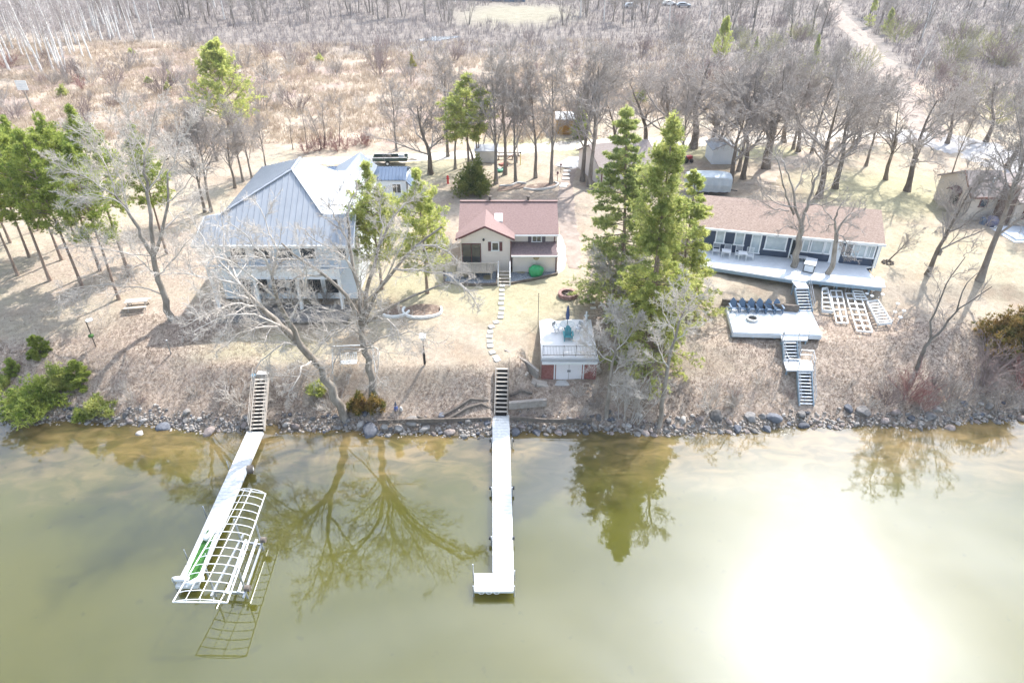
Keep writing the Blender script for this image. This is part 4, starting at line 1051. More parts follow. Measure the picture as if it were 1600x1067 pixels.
plank_wall('upper timber wall slanting down to the left side of the boathouse', [gp(789, 548, 3.5), gp(822, 565, 3.3), gp(841, 580, 3.0)], [3.05, 2.8, 2.45], .2, hgt=.8, m=mat('grey_timber', (.26, .23, .2), .9, (.36, .32, .28), 3, .3))
plank_wall('low timber ledge beside the top of the middle lake stairs', [gp(781, 565, 3.0), gp(806, 575, 2.9), gp(824, 586, 2.6)], [3.0, 2.8, 2.5], .45, 'timber_ledge', .3)
plank_wall('brown plank steps leading to the boathouse door', [gp(822, 590, 2.2), gp(838, 596, 2.0), gp(856, 602, 1.6)], [1.9, 1.75, 1.5], .7, 'plank_steps', .3, M_wood)
plank_wall('thick grey timber lying right of the middle lake stairs', [gp(795, 630, 1.7), gp(854, 624, 1.8)], [1.35, 1.4], .3, 'timber_wall', .6, MATS['grey_timber'])
plank_wall('long timber edging between the two lake stairs above the rocks', [gp(590, 655, 1.0), gp(640, 654, 1.0), gp(700, 653, 1.0), gp(768, 651, 1.0)], [.7, .72, .72, .72], .12, 'timber_edging', .34, M_darkwood)
plank_wall('weathered timber edging right of the middle dock above the rocks', [gp(797, 650, .95), gp(850, 654, .95), gp(925, 655, .95)], [.7, .7, .7], .14, 'timber_edging', .34, M_darkwood)
def logs(label, pts):
    t = thing('log_edging', label, 'logs', (0, 0, 0)); b = MB(); q = [(*P(a, b_, 1.9)[:2],) for a, b_ in pts]; b.tube([(x, y, hz(x, y) + .1) for x, y in q], .14, 6); b.build('log', M_darkwood, t); return t
logs('upper curved line of dark logs across the leafy slope', [(650, 632), (668, 635), (690, 632), (712, 627), (735, 620), (770, 618)])
logs('dark log step right of the middle lake stairs above the grey timber', [(797, 612), (815, 610), (832, 611)])
logs('lower curved line of dark logs across the leafy slope', [(655, 637), (680, 638), (705, 634), (730, 627), (752, 623), (770, 625)])

# ============================================================ lake stairs and docks
stair_run('stairs', 'open wooden stair down the bank to the middle dock', (*P(785, 573, 3.4)[:2], 3.4), (*P(783, 646, .85)[:2], .85), 1.0, 11, M_wood, M_wood, ((1,), M_darkwood, .02))
stair_run('stairs', 'narrow wooden stair down the bank to the left dock', (*P(409, 590, 3.1)[:2], 3.1), (*P(402, 672, .7)[:2], .7), 1.0, 14, M_wood, M_wood, ((1, -1), M_wood, .025))
def dock(name, label, polys, posts, m, z=.6, wheels=()):
    t = wthing(name, label, 'dock', (polys[0][0][0], polys[0][0][1], z))
    f = MB()
    for p in polys:
        a, b, c, d = [V3(*q, z) for q in p]      # a-b = shore end, d-c = lake end
        Ln = ((d - a).length + (c - b).length) / 2; n = max(2, int(Ln / .32))
        for i in range(n):
            t0, t1 = i / n, (i + .94) / n
            q = [lerp(a, d, t0), lerp(b, c, t0), lerp(b, c, t1), lerp(a, d, t1)]
            f.slab([tuple(v) for v in q], .035)
    f.build('deck_boards', m, t)
    fr = MB()
    for p in polys:
        a, b, c, d = [V3(*q, z - .125) for q in p]
        for u, v in ((a, d), (b, c), (d, c), (a, b)): fr.bar(u, v, .06, .17)
        n = max(2, int((d - a).length / 2.4))
        for i in range(1, n): fr.bar(lerp(a, d, i / n), lerp(b, c, i / n), .05, .12)
    fr.build('frame', M_white, t)
    for x, y, top in posts: MB().tube([(x, y, -1.5), (x, y, top)], .035, 8).build('post', M_steel, t)
    for x, y, ax in wheels:
        MB().tube([(x - .12, y, .35), (x + .12, y, .35)], .28, 14).build('wheel', M_darkwood, t)
    return t
M_dock = mat('white_dock_boards', (.74, .74, .71), .6, (.58, .57, .54), 1.6, stretch=(3, 3, 1))
dp = [P(770, 648, .6)[:2], P(795, 648, .6)[:2], P(802, 893, .6)[:2], P(770.5, 893, .6)[:2]]
pl = [P(741.5, 895, .6)[:2], P(802, 895, .6)[:2], P(802, 922, .6)[:2], P(741.5, 922, .6)[:2]]
posts = []
for py in (688, 765, 842): 
    for px in (768.5, 799.5): q = P(px, py, .6); posts.append((q[0] + (.04 if px > 790 else -.03), q[1], .85))
for px, py, tp in ((739.5, 897, 1.5), (739.5, 921, .95), (803.5, 921, .95), (804, 896, .9)): q = P(px, py, .6); posts.append((q[0], q[1], tp))
dk = dock('dock', 'straight white dock with an L shaped end in the middle of the lake shore', [dp, pl], posts, M_dock)
for py in (688, 762, 840):
    for s, px in ((-1, 769), (1, 799)): q = P(px, py, .5); MB().tube([(q[0] + s * .06, q[1], .5), (q[0] + s * .2, q[1], .5)], .13, 10).build('bumper', M_black, dk)
cs = MB()
for a in (752, 764, 776):
    q = V3(*P(a, 923.5, .55)); cs.tube([q + V3(.16 * math.cos(w_) , -.03, .13 * math.sin(w_) - .08) for w_ in np.linspace(0, 6.28, 12)], .018, 5)
cs.build('rope_coil', M_frame, dk)
a1, b1 = P(386, 674, .6), P(411, 674, .6); c1, d1 = P(337, 850, .6), P(309, 850, .6)
lp = [a1[:2], b1[:2], P(322, 880, .6)[:2], P(292, 880, .6)[:2]]
lp2 = [P(291, 882, .6)[:2], P(321, 882, .6)[:2], P(308, 915, .6)[:2], P(274, 915, .6)[:2]]
posts = []
for py, pxl, pxr in ((730, 357, 386), (800, 320, 353), (868, 291, 322), (912, 273, 309)):
    for px in (pxl, pxr): q = P(px, py, .6); posts.append((q[0], q[1], 1.15 if px == pxl else .8))
dk = dock('dock', 'slanting white dock running beside the boat lift at the left', [lp, lp2], posts, M_dock)
gm = wthing('turf_mat', 'strip of green turf lying on the left dock', 'mat', P(300, 870, .62))
MB().slab([P(324, 828, .66), P(337, 828, .66), P(308, 905, .66), P(289, 905, .66)], .04).build('mat', mat('green_turf', (.03, .10, .02), .95, (.06, .16, .04), 6), gm)
q = P(391, 733, .45); t = thing('roller_drum', 'dark roller wheel on the right edge of the left dock', 'wheel', q, .2)
MB().tube([(-.2, 0, 0), (.2, 0, 0)], .3, 16).build('tyre', M_darkwood, t); MB().tube([(-.23, 0, 0), (.23, 0, 0)], .12, 12).build('hub', M_frame, t)
for k, (a, b, lb) in enumerate(((283, 905, 'white bumper roll at the far left corner of the left dock'), (306, 908, 'white bumper roll in the middle of the left dock end'), (328, 835, 'white bumper roll at the head of the green turf strip'))):
    q = P(a, b, .8); t = thing('dock_bumper', lb, 'bumper', q, .6 * k); MB().lathe([(.02, -.42), (.17, -.38), (.2, 0), (.17, .38), (.02, .42)], n=12)
    m_ = MB(); m_.tube([(-.45, 0, 0), (-.2, 0, .05), (.2, 0, .06), (.45, 0, 0)], .16, 10); m_.build('roll', M_white, t, True); MB().tube([(0, 0, -.3), (0, 0, .1)], .05, 8).build('bracket', M_steel, t)

def boat_lift():
    zt = 2.43
    BL, BR_, FL, FR = [V3(*P(*q, zt)) for q in ((374, 765), (415, 771), (270, 940), (355, 941))]
    t = wthing('boat_lift', 'white tubular boat lift with a bare ribbed canopy frame beside the left dock', 'boat lift', tuple((BL + FR) / 2 - V3(0, 0, zt)))
    f = MB(); r = .04
    for a, b in ((BL, FL), (BR_, FR), (FL, FR), (BL, BR_)): f.tube([a, b], r, 8)
    n = 14; top = .24
    def arc(a, b, k=7): return [lerp(a, b, i / k) + V3(0, 0, top * math.sin(math.pi * i / k) ** .6) for i in range(k + 1)]
    f.build('canopy_rails', M_white, t)
    rb = MB()
    for i in range(n + 1): rb.tube(arc(lerp(BL, FL, i / n), lerp(BR_, FR, i / n)), .027, 6)
    rb.build('canopy_ribs', M_white, t)
    rg_ = MB(); m0 = lerp(BL, BR_, .5) + V3(0, 0, top); m1 = lerp(FL, FR, .5) + V3(0, 0, top); rg_.tube([m0, m1], .025, 6)
    rg_.tube([lerp(BL, BR_, .25) + V3(0, 0, .2), lerp(FL, FR, .25) + V3(0, 0, .2)], .018, 5)
    for k in (.25, .5, .75): rg_.tube([lerp(FL, FR, k), lerp(FL, FR, k) + V3(0, .15, .2)], .018, 5); rg_.tube([lerp(BL, BR_, k), lerp(BL, BR_, k) + V3(0, 0, .2)], .018, 5)
    rg_.build('canopy_ridge', M_white, t)
    pr = []
    for k in (.3, .74):
        for s, (A, B) in ((0, (BL, FL)), (1, (BR_, FR))):
            q = lerp(A, B, k); q = q + V3(.75 if s == 0 else 0, 0, 0)
            MB().tube([q, V3(q.x, q.y, -1.2)], .06, 8).build('post', M_steel, t); pr.append(q)
    for s in (1, 3): 
        q = pr[s]; MB().tube([q, q + V3(-.1, 1.3, 0) + V3(0, 0, -.0)], .03, 6).build('brace', M_white, t)
    cr = MB(); z = .55
    xs = [(pr[0], pr[2]), (pr[1], pr[3])]
    for a, b in xs: cr.bar(V3(a.x, a.y + .5, z), V3(b.x, b.y - .4, z), .1, .12)
    for a, b in ((pr[0], pr[1]), (pr[2], pr[3])): cr.bar(V3(a.x, a.y, z - .1), V3(b.x, b.y, z - .1), .1, .14)
    cr.build('cradle', M_steel, t)
    for dx in (.35, 1.0):
        MB().tube([V3(pr[1].x - dx, pr[1].y + .2, z + .12), V3(pr[3].x - dx, pr[3].y - .1, z + .12)], .09, 8).build('bunk', M_white, t)
    for s in (1, 3): MB().tube([V3(pr[s].x + .03, pr[s].y, .9), V3(pr[s].x + .33, pr[s].y, .9)], .18, 12).build('winch_wheel', M_darkwood, t)
boat_lift()

# ============================================================ stored dock sections on the right lawn
def section(label, c4, thick, grid, legs, zoff=.12, name='dock_section'):
    Q = [V3(*G(*q)) + V3(0, 0, zoff + thick / 2) for q in c4]; c = (Q[0] + Q[2]) / 2
    t = wthing(name, label, 'dock frame', (c.x, c.y, hz(c.x, c.y)), 'stored white dock frames')
    f = MB()
    for i in range(4): f.bar(Q[i], Q[(i + 1) % 4], .07, thick)
    f.build('frame', M_white, t); g = MB(); a, b, c_, d = Q
    for i in range(1, grid[0]): g.bar(lerp(a, d, i / grid[0]), lerp(b, c_, i / grid[0]), .16, .06)
    for j in range(1, grid[1]): g.bar(lerp(a, b, j / grid[1]), lerp(d, c_, j / grid[1]), .12, .06)
    g.build('cross_bars', M_white, t)
    if legs:
        for q in Q: MB().tube([q + V3(0, 0, -.5), q + V3(0, 0, .35)], .035, 6).build('leg', M_steel, t)
section('short white ladder-like dock frame nearest the blue stairs', [(1283, 456), (1291, 455), (1300, 492), (1283, 490)], .3, (5, 1), False)
section('long gridded white dock frame lying left of the longest one', [(1296, 457), (1314, 457), (1324, 508), (1306, 507)], .12, (5, 2), False)
section('longest gridded white dock frame on the lawn', [(1320, 461), (1343, 462), (1362, 522), (1338, 520)], .12, (7, 2), False)
section('raised white dock frame with legs at the right of the stored frames', [(1352, 479), (1369, 477), (1391, 512), (1370, 514)], .22, (8, 1), True, .35)
section('small upright white dock frame on top of the longest one', [(1330, 462), (1345, 463), (1352, 476), (1334, 475)], .1, (3, 1), False, .45)
p0 = None
for k, (a, b) in enumerate(((1301, 455), (1320, 458), (1326, 455), (1346, 457), (1350, 470), (1357, 476), (1361, 464), (1376, 472), (1398, 488), (1394, 497), (1402, 508), (1408, 500))):
    x, y, z = G(a, b)
    if p0 is None:
        p0 = thing('dock_post', 'white capped steel dock post standing beside the stored dock frames', 'post', (x, y, z), 0, 'capped dock posts by the stored frames')
        MB().tube([(0, 0, -.1), (.05, 0, .75)], .028, 6).build('pipe', M_steel, p0); MB().lathe([(.14, .75), (.16, .78), (.16, .83), (.1, .86)], (.05, 0, 0), 10).build('cap', M_white, p0)
    else: copy_tree(p0, (x, y, z), k * 1.3, (1, 1, .8 + .3 * (k % 3) / 2))

# ============================================================ yard things
def fire_pit():
    x, y, z = G(887, 462); t = thing('fire_pit', 'round fire pit of reddish paving blocks on the lawn', 'fire pit', (x, y, z))
    b = MB(); n = 18
    for lay in range(2):
        for i in range(n):
            a = (i + lay * .5) * 2 * math.pi / n; b.box((.72 * math.cos(a), .72 * math.sin(a), .08 + lay * .16), (.28, .235, .15), rz=a)
    b.build('ring', mat('reddish_block', (.26, .15, .13), .9, (.4, .27, .24), 4), t); MB().lathe([(.01, .05), (.6, .07)], n=20).build('ash', M_dark, t)
    for i in range(5): a = i * 1.3; MB().bar((.4 * math.cos(a), .4 * math.sin(a), .14), (-.3 * math.cos(a + .4), -.3 * math.sin(a + .4), .2), .07, .07).build('log', M_darkwood, t)
fire_pit()
# stepping stones from the house stair to the lake stair
path = [(785, 447), (784.5, 454), (784, 461), (784, 467.5), (783, 475), (784, 483), (783, 490), (782, 496), (775, 504), (768, 511), (766, 519), (765, 526), (765.5, 534), (766, 541), (769, 551), (775, 559), (777, 563)]
s0 = None
for i, (a, b) in enumerate(path):
    x, y, z = G(a, b)
    if s0 is None:
        s0 = thing('stepping_stone', 'square pale stepping stone in the path from the house stair to the lake stair', 'stepping stone', (x, y, z + .02), 0, 'stepping stones down the lawn')
        MB().box((0, 0, .02), (.46, .42, .08)).build('slab', M_conc, s0)
    else: copy_tree(s0, (x, y, z + .02), .1 * math.sin(i * 2.1) + (.5 if 503 < b < 512 or b > 548 else 0))
for a, b, lb in ((925, 473, 'square paver on the lawn right of the fire pit, farther from the lake'), (927, 482, 'square paver on the lawn right of the fire pit, nearer the lake')):
    x, y, z = G(a, b); t = thing('paver', lb, 'paver', (x, y, z + .02)); MB().box((0, 0, .02), (.5, .34, .08)).build('slab', M_conc, t)
s0 = None
for i, (a, b) in enumerate(((888, 262), (886, 268), (885, 274), (884, 280), (882, 289), (880, 292))):
    x, y, z = G(a, b)
    if s0 is None:
        s0 = thing('path_slab', 'pale slab in the short path below the gravel road', 'slab', (x, y, z + .06), 0, 'path slabs below the road'); MB().box((0, 0, .02), (.9, .62, .08)).build('slab', M_conc, s0)
    else: copy_tree(s0, (x, y, z + .06), .1 * math.sin(i))
def picnic_table():
    x, y, z = G(217, 481); t = thing('picnic_table', 'pale wooden picnic table standing on the pine lawn', 'picnic table', (x, y, z), R(10))
    b = MB()
    for i in range(4): b.box((0, -.27 + i * .18, .74), (1.85, .165, .04))
    b.build('tabletop', M_wood, t)
    for s in (-1, 1):
        MB().box((0, s * .72, .44), (1.85, .26, .04)).build('bench', M_wood, t)
        for k in (-.7, .7): MB().bar((k, s * .1, .72), (k, s * .6, 0), .09, .04).build('leg', M_wood, t)
    for k in (-.7, .7): MB().bar((k, -.75, .4), (k, .75, .4), .04, .09).build('cross_beam', M_wood, t)
picnic_table()
def pole_thing(name, label, cat, px, py, hgt, build, lean=(0, 0), r=.05, m=None):
    x, y, z = G(px, py); t = thing(name, label, cat, (x, y, z)); MB().tube([(0, 0, -.2), (lean[0], lean[1], hgt)], r, 7).build('pole', m or M_darkwood, t); build(t, V3(lean[0], lean[1], hgt)); return t
pole_thing('bird_feeder', 'leaning post with a white basin and a green hanging plant', 'feeder', 150, 542, 2.5, lambda t, p: (MB().lathe([(.05, 0), (.26, .08), (.28, .14), (.2, .14)], p + V3(.3, 0, -.05), 12).build('basin', M_white, t), MB().box(p + V3(.15, 0, 0), (.4, .06, .05)).build('arm', M_darkwood, t),
    MB().lathe([(.05, -.2), (.2, -.1), (.22, .05), (.05, .15)], p * .45 + V3(-.02, -.05, 0), 9).build('plant', mat('pot_plant', (.08, .16, .05), .8), t)))
pole_thing('fence_post', 'short bare grey post alone on the left lawn', 'post', 267, 553, 1.3, lambda t, p: MB().lathe([(.06, 0), (.07, .03), (.01, .08)], p, 6).build('cap', M_steel, t), r=.045, m=mat('grey_post', (.25, .24, .22), .8))
pole_thing('bird_house', 'white roofed bird house with a dark feeder tube on a pole by the big tree', 'bird house', 664, 570, 2.4, lambda t, p: (MB().box(p + V3(0, 0, .1), (.3, .3, .28)).build('box', M_white, t), MB().slab([p + V3(-.25, -.25, .25), p + V3(.25, -.25, .25), p + V3(.25, .25, .4), p + V3(-.25, .25, .4)], .04).build('roof', M_white, t), MB().tube([(0, -.05, .15), (0, -.05, 1.15)], .1, 8).build('feeder_tube', M_black, t)))
def backboard():
    x, y, z = G(56, 186); t = thing('marker_board', 'weathered white board on a tall post at the edge of the marsh', 'board', (x, y, z))
    MB().tube([(0, 0, -.3), (-.2, 0, 5.2)], .1, 7).build('post', M_bark2, t)
    b = MB()
    for i in range(4): b.box((-.2, -.12, 4.5 + i * .36), (1.7, .05, .33))
    b.build('board', M_white, t)
backboard()
def swing():
    x, y, z = G(555, 573); t = thing('garden_swing', 'white slatted swing bench hanging in a pipe frame under the split tree', 'swing', (x, y, z), R(4))
    for s in (-1.5, 1.5):
        for yy in (-.7, .7): MB().tube([(s * 1.1, yy, -.1), (s, 0, 2.0)], .04, 6).build('leg', M_white, t)
    MB().tube([(-1.5, 0, 2.0), (1.5, 0, 2.0)], .045, 8).build('top_bar', M_white, t)
    b = MB()
    for i in range(5): b.box((-.45, -.25 + i * .11, .5), (1.3, .085, .03))
    b.build('seat', M_white, t); b = MB()
    for i in range(9): b.box((-1.05 + i * .15, .3, .8), (.06, .03, .6))
    b.box((-.45, .3, 1.1), (1.35, .04, .08)).build('backrest', M_white, t)
    for s in (-1.05, .15): MB().tube([(s, 0, 2.0), (s, -.2, .5)], .015, 4).build('chain', M_steel, t)
swing()
x, y, z = G(619, 641); t = thing('garden_gnome', 'little blue cone hatted gnome above the rocks', 'garden ornament', (x, y, z))
MB().lathe([(.14, 0), (.17, .15), (.13, .38), (.07, .42)], n=10).build('body', mat('blue_coat', (.05, .1, .28), .6), t, True); MB().lathe([(.08, .4), (.09, .47), (.07, .52)], n=10).build('head', mat('clay_face', (.5, .33, .25), .7), t); MB().lathe([(.1, .5), (.06, .68), (.005, .9)], n=10).build('hat', mat('dark_hat', (.08, .1, .14), .7), t)
x, y, z = G(627, 642); t = thing('stone_ornament', 'small pale round stone figure beside the gnome', 'garden ornament', (x, y, z)); MB().lathe([(.12, 0), (.15, .12), (.1, .24), (.12, .32), (.05, .42)], n=9).build('figure', M_conc, t, True)
x, y, z = G(398, 596); t = thing('bucket', 'small blue bucket at the head of the left lake stairs', 'bucket', (x, y, z + .3)); MB().lathe([(.12, 0), (.18, .3), (.19, .32)], n=12).build('body', mat('blue_plastic', (.03, .2, .33), .5), t); MB().tube([(-.18, 0, .3), (0, 0, .48), (.18, 0, .3)], .012, 5).build('handle', M_steel, t)
x, y, z = G(412, 582); t = thing('concrete_pad', 'square concrete pad at the top of the left lake stairs', 'pad', (x, y, z)); MB().box((0, 0, .02), (.9, .7, .1)).build('slab', M_conc, t)
# ============================================================ buildings and vehicles farther back
def gabled(name, label, cat, x0, x1, y0, y1, z, he, hr, wm, rm, along='x', over=.3, group=None, wins=(), door=None):
    t = wthing(name, label, cat, ((x0 + x1) / 2, (y0 + y1) / 2, z), group)
    b = MB()
    if along == 'x':
        ym = (y0 + y1) / 2; v = [(y0, z - .3), (y1, z - .3), (y1, he), (ym, hr), (y0, he)]
        b.v = [(x0, a, c) for a, c in v] + [(x1, a, c) for a, c in v]
    else:
        xm = (x0 + x1) / 2; v = [(x0, z - .3), (x1, z - .3), (x1, he), (xm, hr), (x0, he)]
        b.v = [(a, y0, c) for a, c in v] + [(a, y1, c) for a, c in v]
    b.f = [(0, 1, 2, 3, 4), (9, 8, 7, 6, 5)] + [(i, (i + 1) % 5, 5 + (i + 1) % 5, 5 + i) for i in (0, 1, 4)]
    b.build('wall', wm, t)
    r = MB(); o = over
    if along == 'x':
        k = (hr - he) / ((y1 - y0) / 2)
        r.slab([(x0 - o, y0 - o, he - k * o + .1), (x1 + o, y0 - o, he - k * o + .1), (x1 + o, ym, hr + .1), (x0 - o, ym, hr + .1)], .1)
        r.slab([(x0 - o, y1 + o, he - k * o + .1), (x1 + o, y1 + o, he - k * o + .1), (x1 + o, ym, hr + .1), (x0 - o, ym, hr + .1)], .1)
    else:
        k = (hr - he) / ((x1 - x0) / 2)
        r.slab([(x0 - o, y0 - o, he - k * o + .1), (x0 - o, y1 + o, he - k * o + .1), (xm, y1 + o, hr + .1), (xm, y0 - o, hr + .1)], .1)
        r.slab([(x1 + o, y0 - o, he - k * o + .1), (x1 + o, y1 + o, he - k * o + .1), (xm, y1 + o, hr + .1), (xm, y0 - o, hr + .1)], .1)
    r.build('roof', rm, t)
    for c, ux, w_, h_, nn in wins: window(t, c, ux, w_, h_, nn, 2)
    return t
# mauve roofed garage behind the spruces
q = G(912, 276); gg = gabled('garage', 'cream garage with a mauve shingle roof half hidden behind the spruces', 'garage', 9.4, 16.5, 78.8, 86.5, 5, 7.3, 9.1, M_beige_side, M_brown_roof2, 'x', .35)
MB().box((9.35, 78.75, 6.1), (.12, .12, 2.3)).build('corner_trim', M_burg, gg); MB().box((13, 78.42, 7.1), (7.7, .06, .16)).build('gutter', M_burg, gg)
MB().box((12.6, 78.74, 5.5), (3.2, .08, .7)).build('base_panel', mat('dark_teal_panel', (.07, .12, .13), .6), gg)
gg.rotation_euler = (0, 0, R(16))
# ochre shed
q = G(885, 211); x, y, z = q
sh = gabled('shed', 'small ochre shed with a pale lean roof across the gravel road', 'shed', x - 1.4, x + 1.5, y, y + 2.8, z, z + 2.3, z + 2.9, mat('ochre_boards', (.42, .23, .05), .8, (.5, .30, .09), 3), M_white, 'x', .25)
MB().box((x - .1, y - .03, z + 1.0), (.8, .05, 1.9)).build('door', mat('ochre_door', (.36, .19, .05), .8), sh)
# shrink wrapped boat
def covered_boat():
    x, y, z = G(1104, 302); t = thing('covered_boat', 'boat or camper wrapped in pale grey tarpaulin under the bare oaks', 'covered boat', (x, y + .2, z), R(-4))
    b = MB(); n = 16; L_ = 5.0
    for i in range(n + 1):
        u = i / n * L_ - L_ / 2; sk = 1 - .1 * (abs(u) / (L_ / 2)) ** 4; k = .04 * math.sin(i * 2.2)
        for yy, zz in ((-1.05, .45 + k), (-1.22 + k, 1.3), (-1.15 + k, 2.2), (-.6, 2.42), (0, 2.5), (.6, 2.42), (1.15 - k, 2.2), (1.2 - k, 1.3), (1.05, .45)):
            b.v.append((u, yy * sk, zz * (1 if zz < 1 else sk)))
    m = 9
    for i in range(n):
        for j in range(m - 1): a = i * m + j; b.f.append((a, a + 1, a + m + 1, a + m)[::-1])
    b.f.append(tuple(range(m))); b.f.append(tuple(n * m + j for j in reversed(range(m))))
    b.build('tarpaulin', mat('grey_tarp', (.42, .47, .49), .5, (.50, .55, .57), 1.5, .5, 2), t)
    u = MB().box((0, 0, .42), (4.6, 1.7, .16)); u.bar((2.3, 0, .42), (3.5, 0, .3), .1); u.build('trailer_frame', M_black, t)
    for s in (-1, 1): MB().tube([(-.3, s * .95, .32), (-.3, s * .75, .32)], .32, 12).build('wheel', M_black, t)
covered_boat()
x, y, z = G(1138, 257); t = gabled('garden_shed', 'small grey blue shed with a pale roof behind the covered boat', 'shed', x - 2.2, x + 1.0, y, y + 3.4, z, z + 1.9, z + 2.7, M_blue_side, M_metal_roof, 'y', .2)
x, y, z = G(1072, 254); t = thing('red_tractor', 'small red garden tractor under the oaks by the tarpaulin', 'tractor', (x, y, z), .4)
MB().box((.35, 0, .62), (.8, .5, .42)).build('bonnet', mat('red_paint', (.4, .03, .03), .4), t); MB().box((-.35, 0, .55), (.7, .75, .22)).build('fender', MATS['red_paint'], t); MB().box((-.35, 0, .78), (.4, .4, .1)).box((-.55, 0, 1.0), (.08, .4, .4)).build('seat', M_black, t)
for a, r_ in ((-.4, .38), (.5, .26)):
    for s in (-1, 1): MB().tube([(a, s * .32, r_), (a, s * .52, r_)], r_, 12).build('wheel', M_black, t)
# trailer on the track behind the large house
def trailer():
    x, y, z = G(611, 256); t = thing('flat_trailer', 'low dark utility trailer with a white rail parked on the track', 'trailer', (x, y, z), R(2))
    b = MB().box((0, 0, .62), (4.4, 1.7, .12)); b.bar((2.2, .4, .6), (3.4, 0, .5), .08).bar((2.2, -.4, .6), (3.4, 0, .5), .08); b.build('bed', M_darkwood, t)
    s_ = MB().box((0, -.85, .82), (4.4, .05, .34)).box((0, .85, .82), (4.4, .05, .34)).box((-2.18, 0, .82), (.05, 1.64, .34)).box((2.18, 0, .82), (.05, 1.64, .34)); s_.build('side_board', mat('dark_green_board', (.05, .08, .06), .7), t)
    MB().box((0, -.85, 1.03), (4.4, .07, .05)).box((0, .85, 1.03), (4.4, .07, .05)).build('rail', M_white, t)
    for s in (-1, 1):
        w_ = MB().tube([(-.3, s * .92, .33), (-.3, s * 1.1, .33)], .33, 14).build('wheel', M_black, t); MB().tube([(-.3, s * 1.1, .33), (-.3, s * 1.12, .33)], .16, 10).build('rim', M_white, w_)
    MB().lathe([(.3, .68), (.32, .9), (.2, 1.15), (.05, 1.2)], (-.2, .2, 0), 9).build('load', M_darkwood, t); MB().box((1.4, .2, .95), (.7, .6, .5)).build('load', M_white, t)
trailer()
# play things by the road
x, y, z = G(781, 268); t = thing('tyre_toy', 'green and white tyre toy lying against a tree trunk', 'toy', (x, y, z), .3)
MB().lathe([(.35, 0), (.55, .1), (.55, .28), (.35, .36), (.26, .2)], n=16).build('tyre', mat('green_rubber', (.05, .25, .14), .6), t); MB().lathe([(.05, .3), (.22, .36), (.2, .45)], n=12).build('hub', M_white, t)
x, y, z = G(786, 262); t = thing('red_wheelbarrow', 'small rusty red barrow behind the tyre toy', 'barrow', (x, y, z), .7)
MB().slab([(-.5, -.3, .55), (.5, -.3, .55), (.5, .3, .55), (-.5, .3, .55)], .25).build('tray', mat('rusty_red', (.32, .1, .06), .7), t)
for s in (-.25, .25): MB().bar((-.9, s, .5), (.6, s * .4, .2), .05).build('handle', M_darkwood, t)
MB().tube([(.65, -.05, .2), (.65, .05, .2)], .2, 10).build('wheel', M_black, t)
for k, (a, b, lb) in enumerate(((795, 244, 'dark plank bench beside the road, nearest the gravel'), (790, 249, 'dark plank bench just below the other bench by the road'))):
    x, y, z = G(a, b); t = thing('plank_bench', lb, 'bench', (x, y, z), 0); MB().box((0, 0, .45), (3.4 - k, .35, .07)).build('seat', M_darkwood, t)
    for s in (-1, 1): MB().box((s * (1.3 - .4 * k), 0, .2), (.12, .3, .44)).build('leg', M_darkwood, t)
x, y, z = G(797, 253); t = thing('slide', 'small red toy slide leaning by the road bench', 'slide', (x, y, z), -.5); MB().bar((-.7, 0, .15), (.7, 0, 1.2), .5, .08).build('chute', MATS['rusty_red'], t); MB().bar((.7, 0, 1.2), (1.0, 0, 0), .4, .05).build('ladder', M_darkwood, t)
x, y, z = G(700, 288)
t = thing('hydrant_post', 'small bright red post left of the rounded evergreen', 'post', (*G(700, 287)[:2], G(700, 287)[2])); MB().lathe([(.16, 0), (.12, .1), (.12, .75), (.16, .8), (.1, .98), (.02, 1.05)], n=10).build('barrel', mat('signal_red', (.6, .04, .03), .5), t); MB().tube([(-.2, 0, .6), (.2, 0, .6)], .06, 8).build('nozzle', MATS['signal_red'], t)
x, y, z = G(813, 258); t = thing('marker_post', 'thin yellow marker post beside the gravel road', 'post', (x, y, z)); MB().tube([(0, 0, 0), (0, 0, 1.5)], .05, 6).build('post', mat('yellow_paint', (.6, .5, .12), .6), t); MB().box((0, 0, 1.6), (.22, .1, .2)).build('cap', M_darkwood, t)
x, y, z = G(808, 254); t = thing('utility_pole', 'thin pale utility pole beside the yellow marker', 'pole', (x, y, z)); MB().tube([(0, 0, -.3), (0, 0, 6.5)], .09, 7, .06).build('pole', mat('pole_wood', (.4, .36, .32), .9), t); MB().box((0, 0, 6.2), (.1, .1, .5)).build('insulator', M_steel, t)
x, y, z = G(765, 252); t = gabled('small_shed', 'low pale grey shed between the rounded evergreen and the road', 'shed', x - 1.8, x + 1.0, y - .6, y + 1.6, z, z + 1.5, z + 2.0, M_conc, mat('pale_grey_roof', (.42, .43, .44), .8), 'x', .15)
for k, (a, b, lb) in enumerate(((876, 270, 'small dark lantern post left of the path slabs, nearer the road'), (871, 283, 'small dark lantern post left of the path slabs, nearer the house'))):
    x, y, z = G(a, b); t = thing('path_lantern', lb, 'lantern', (x, y, z)); MB().tube([(0, 0, 0), (0, 0, .9)], .03, 6).build('post', M_burg, t); MB().lathe([(.12, .9), (.14, 1.1), (.03, 1.2)], n=8).build('lamp', M_burg, t)

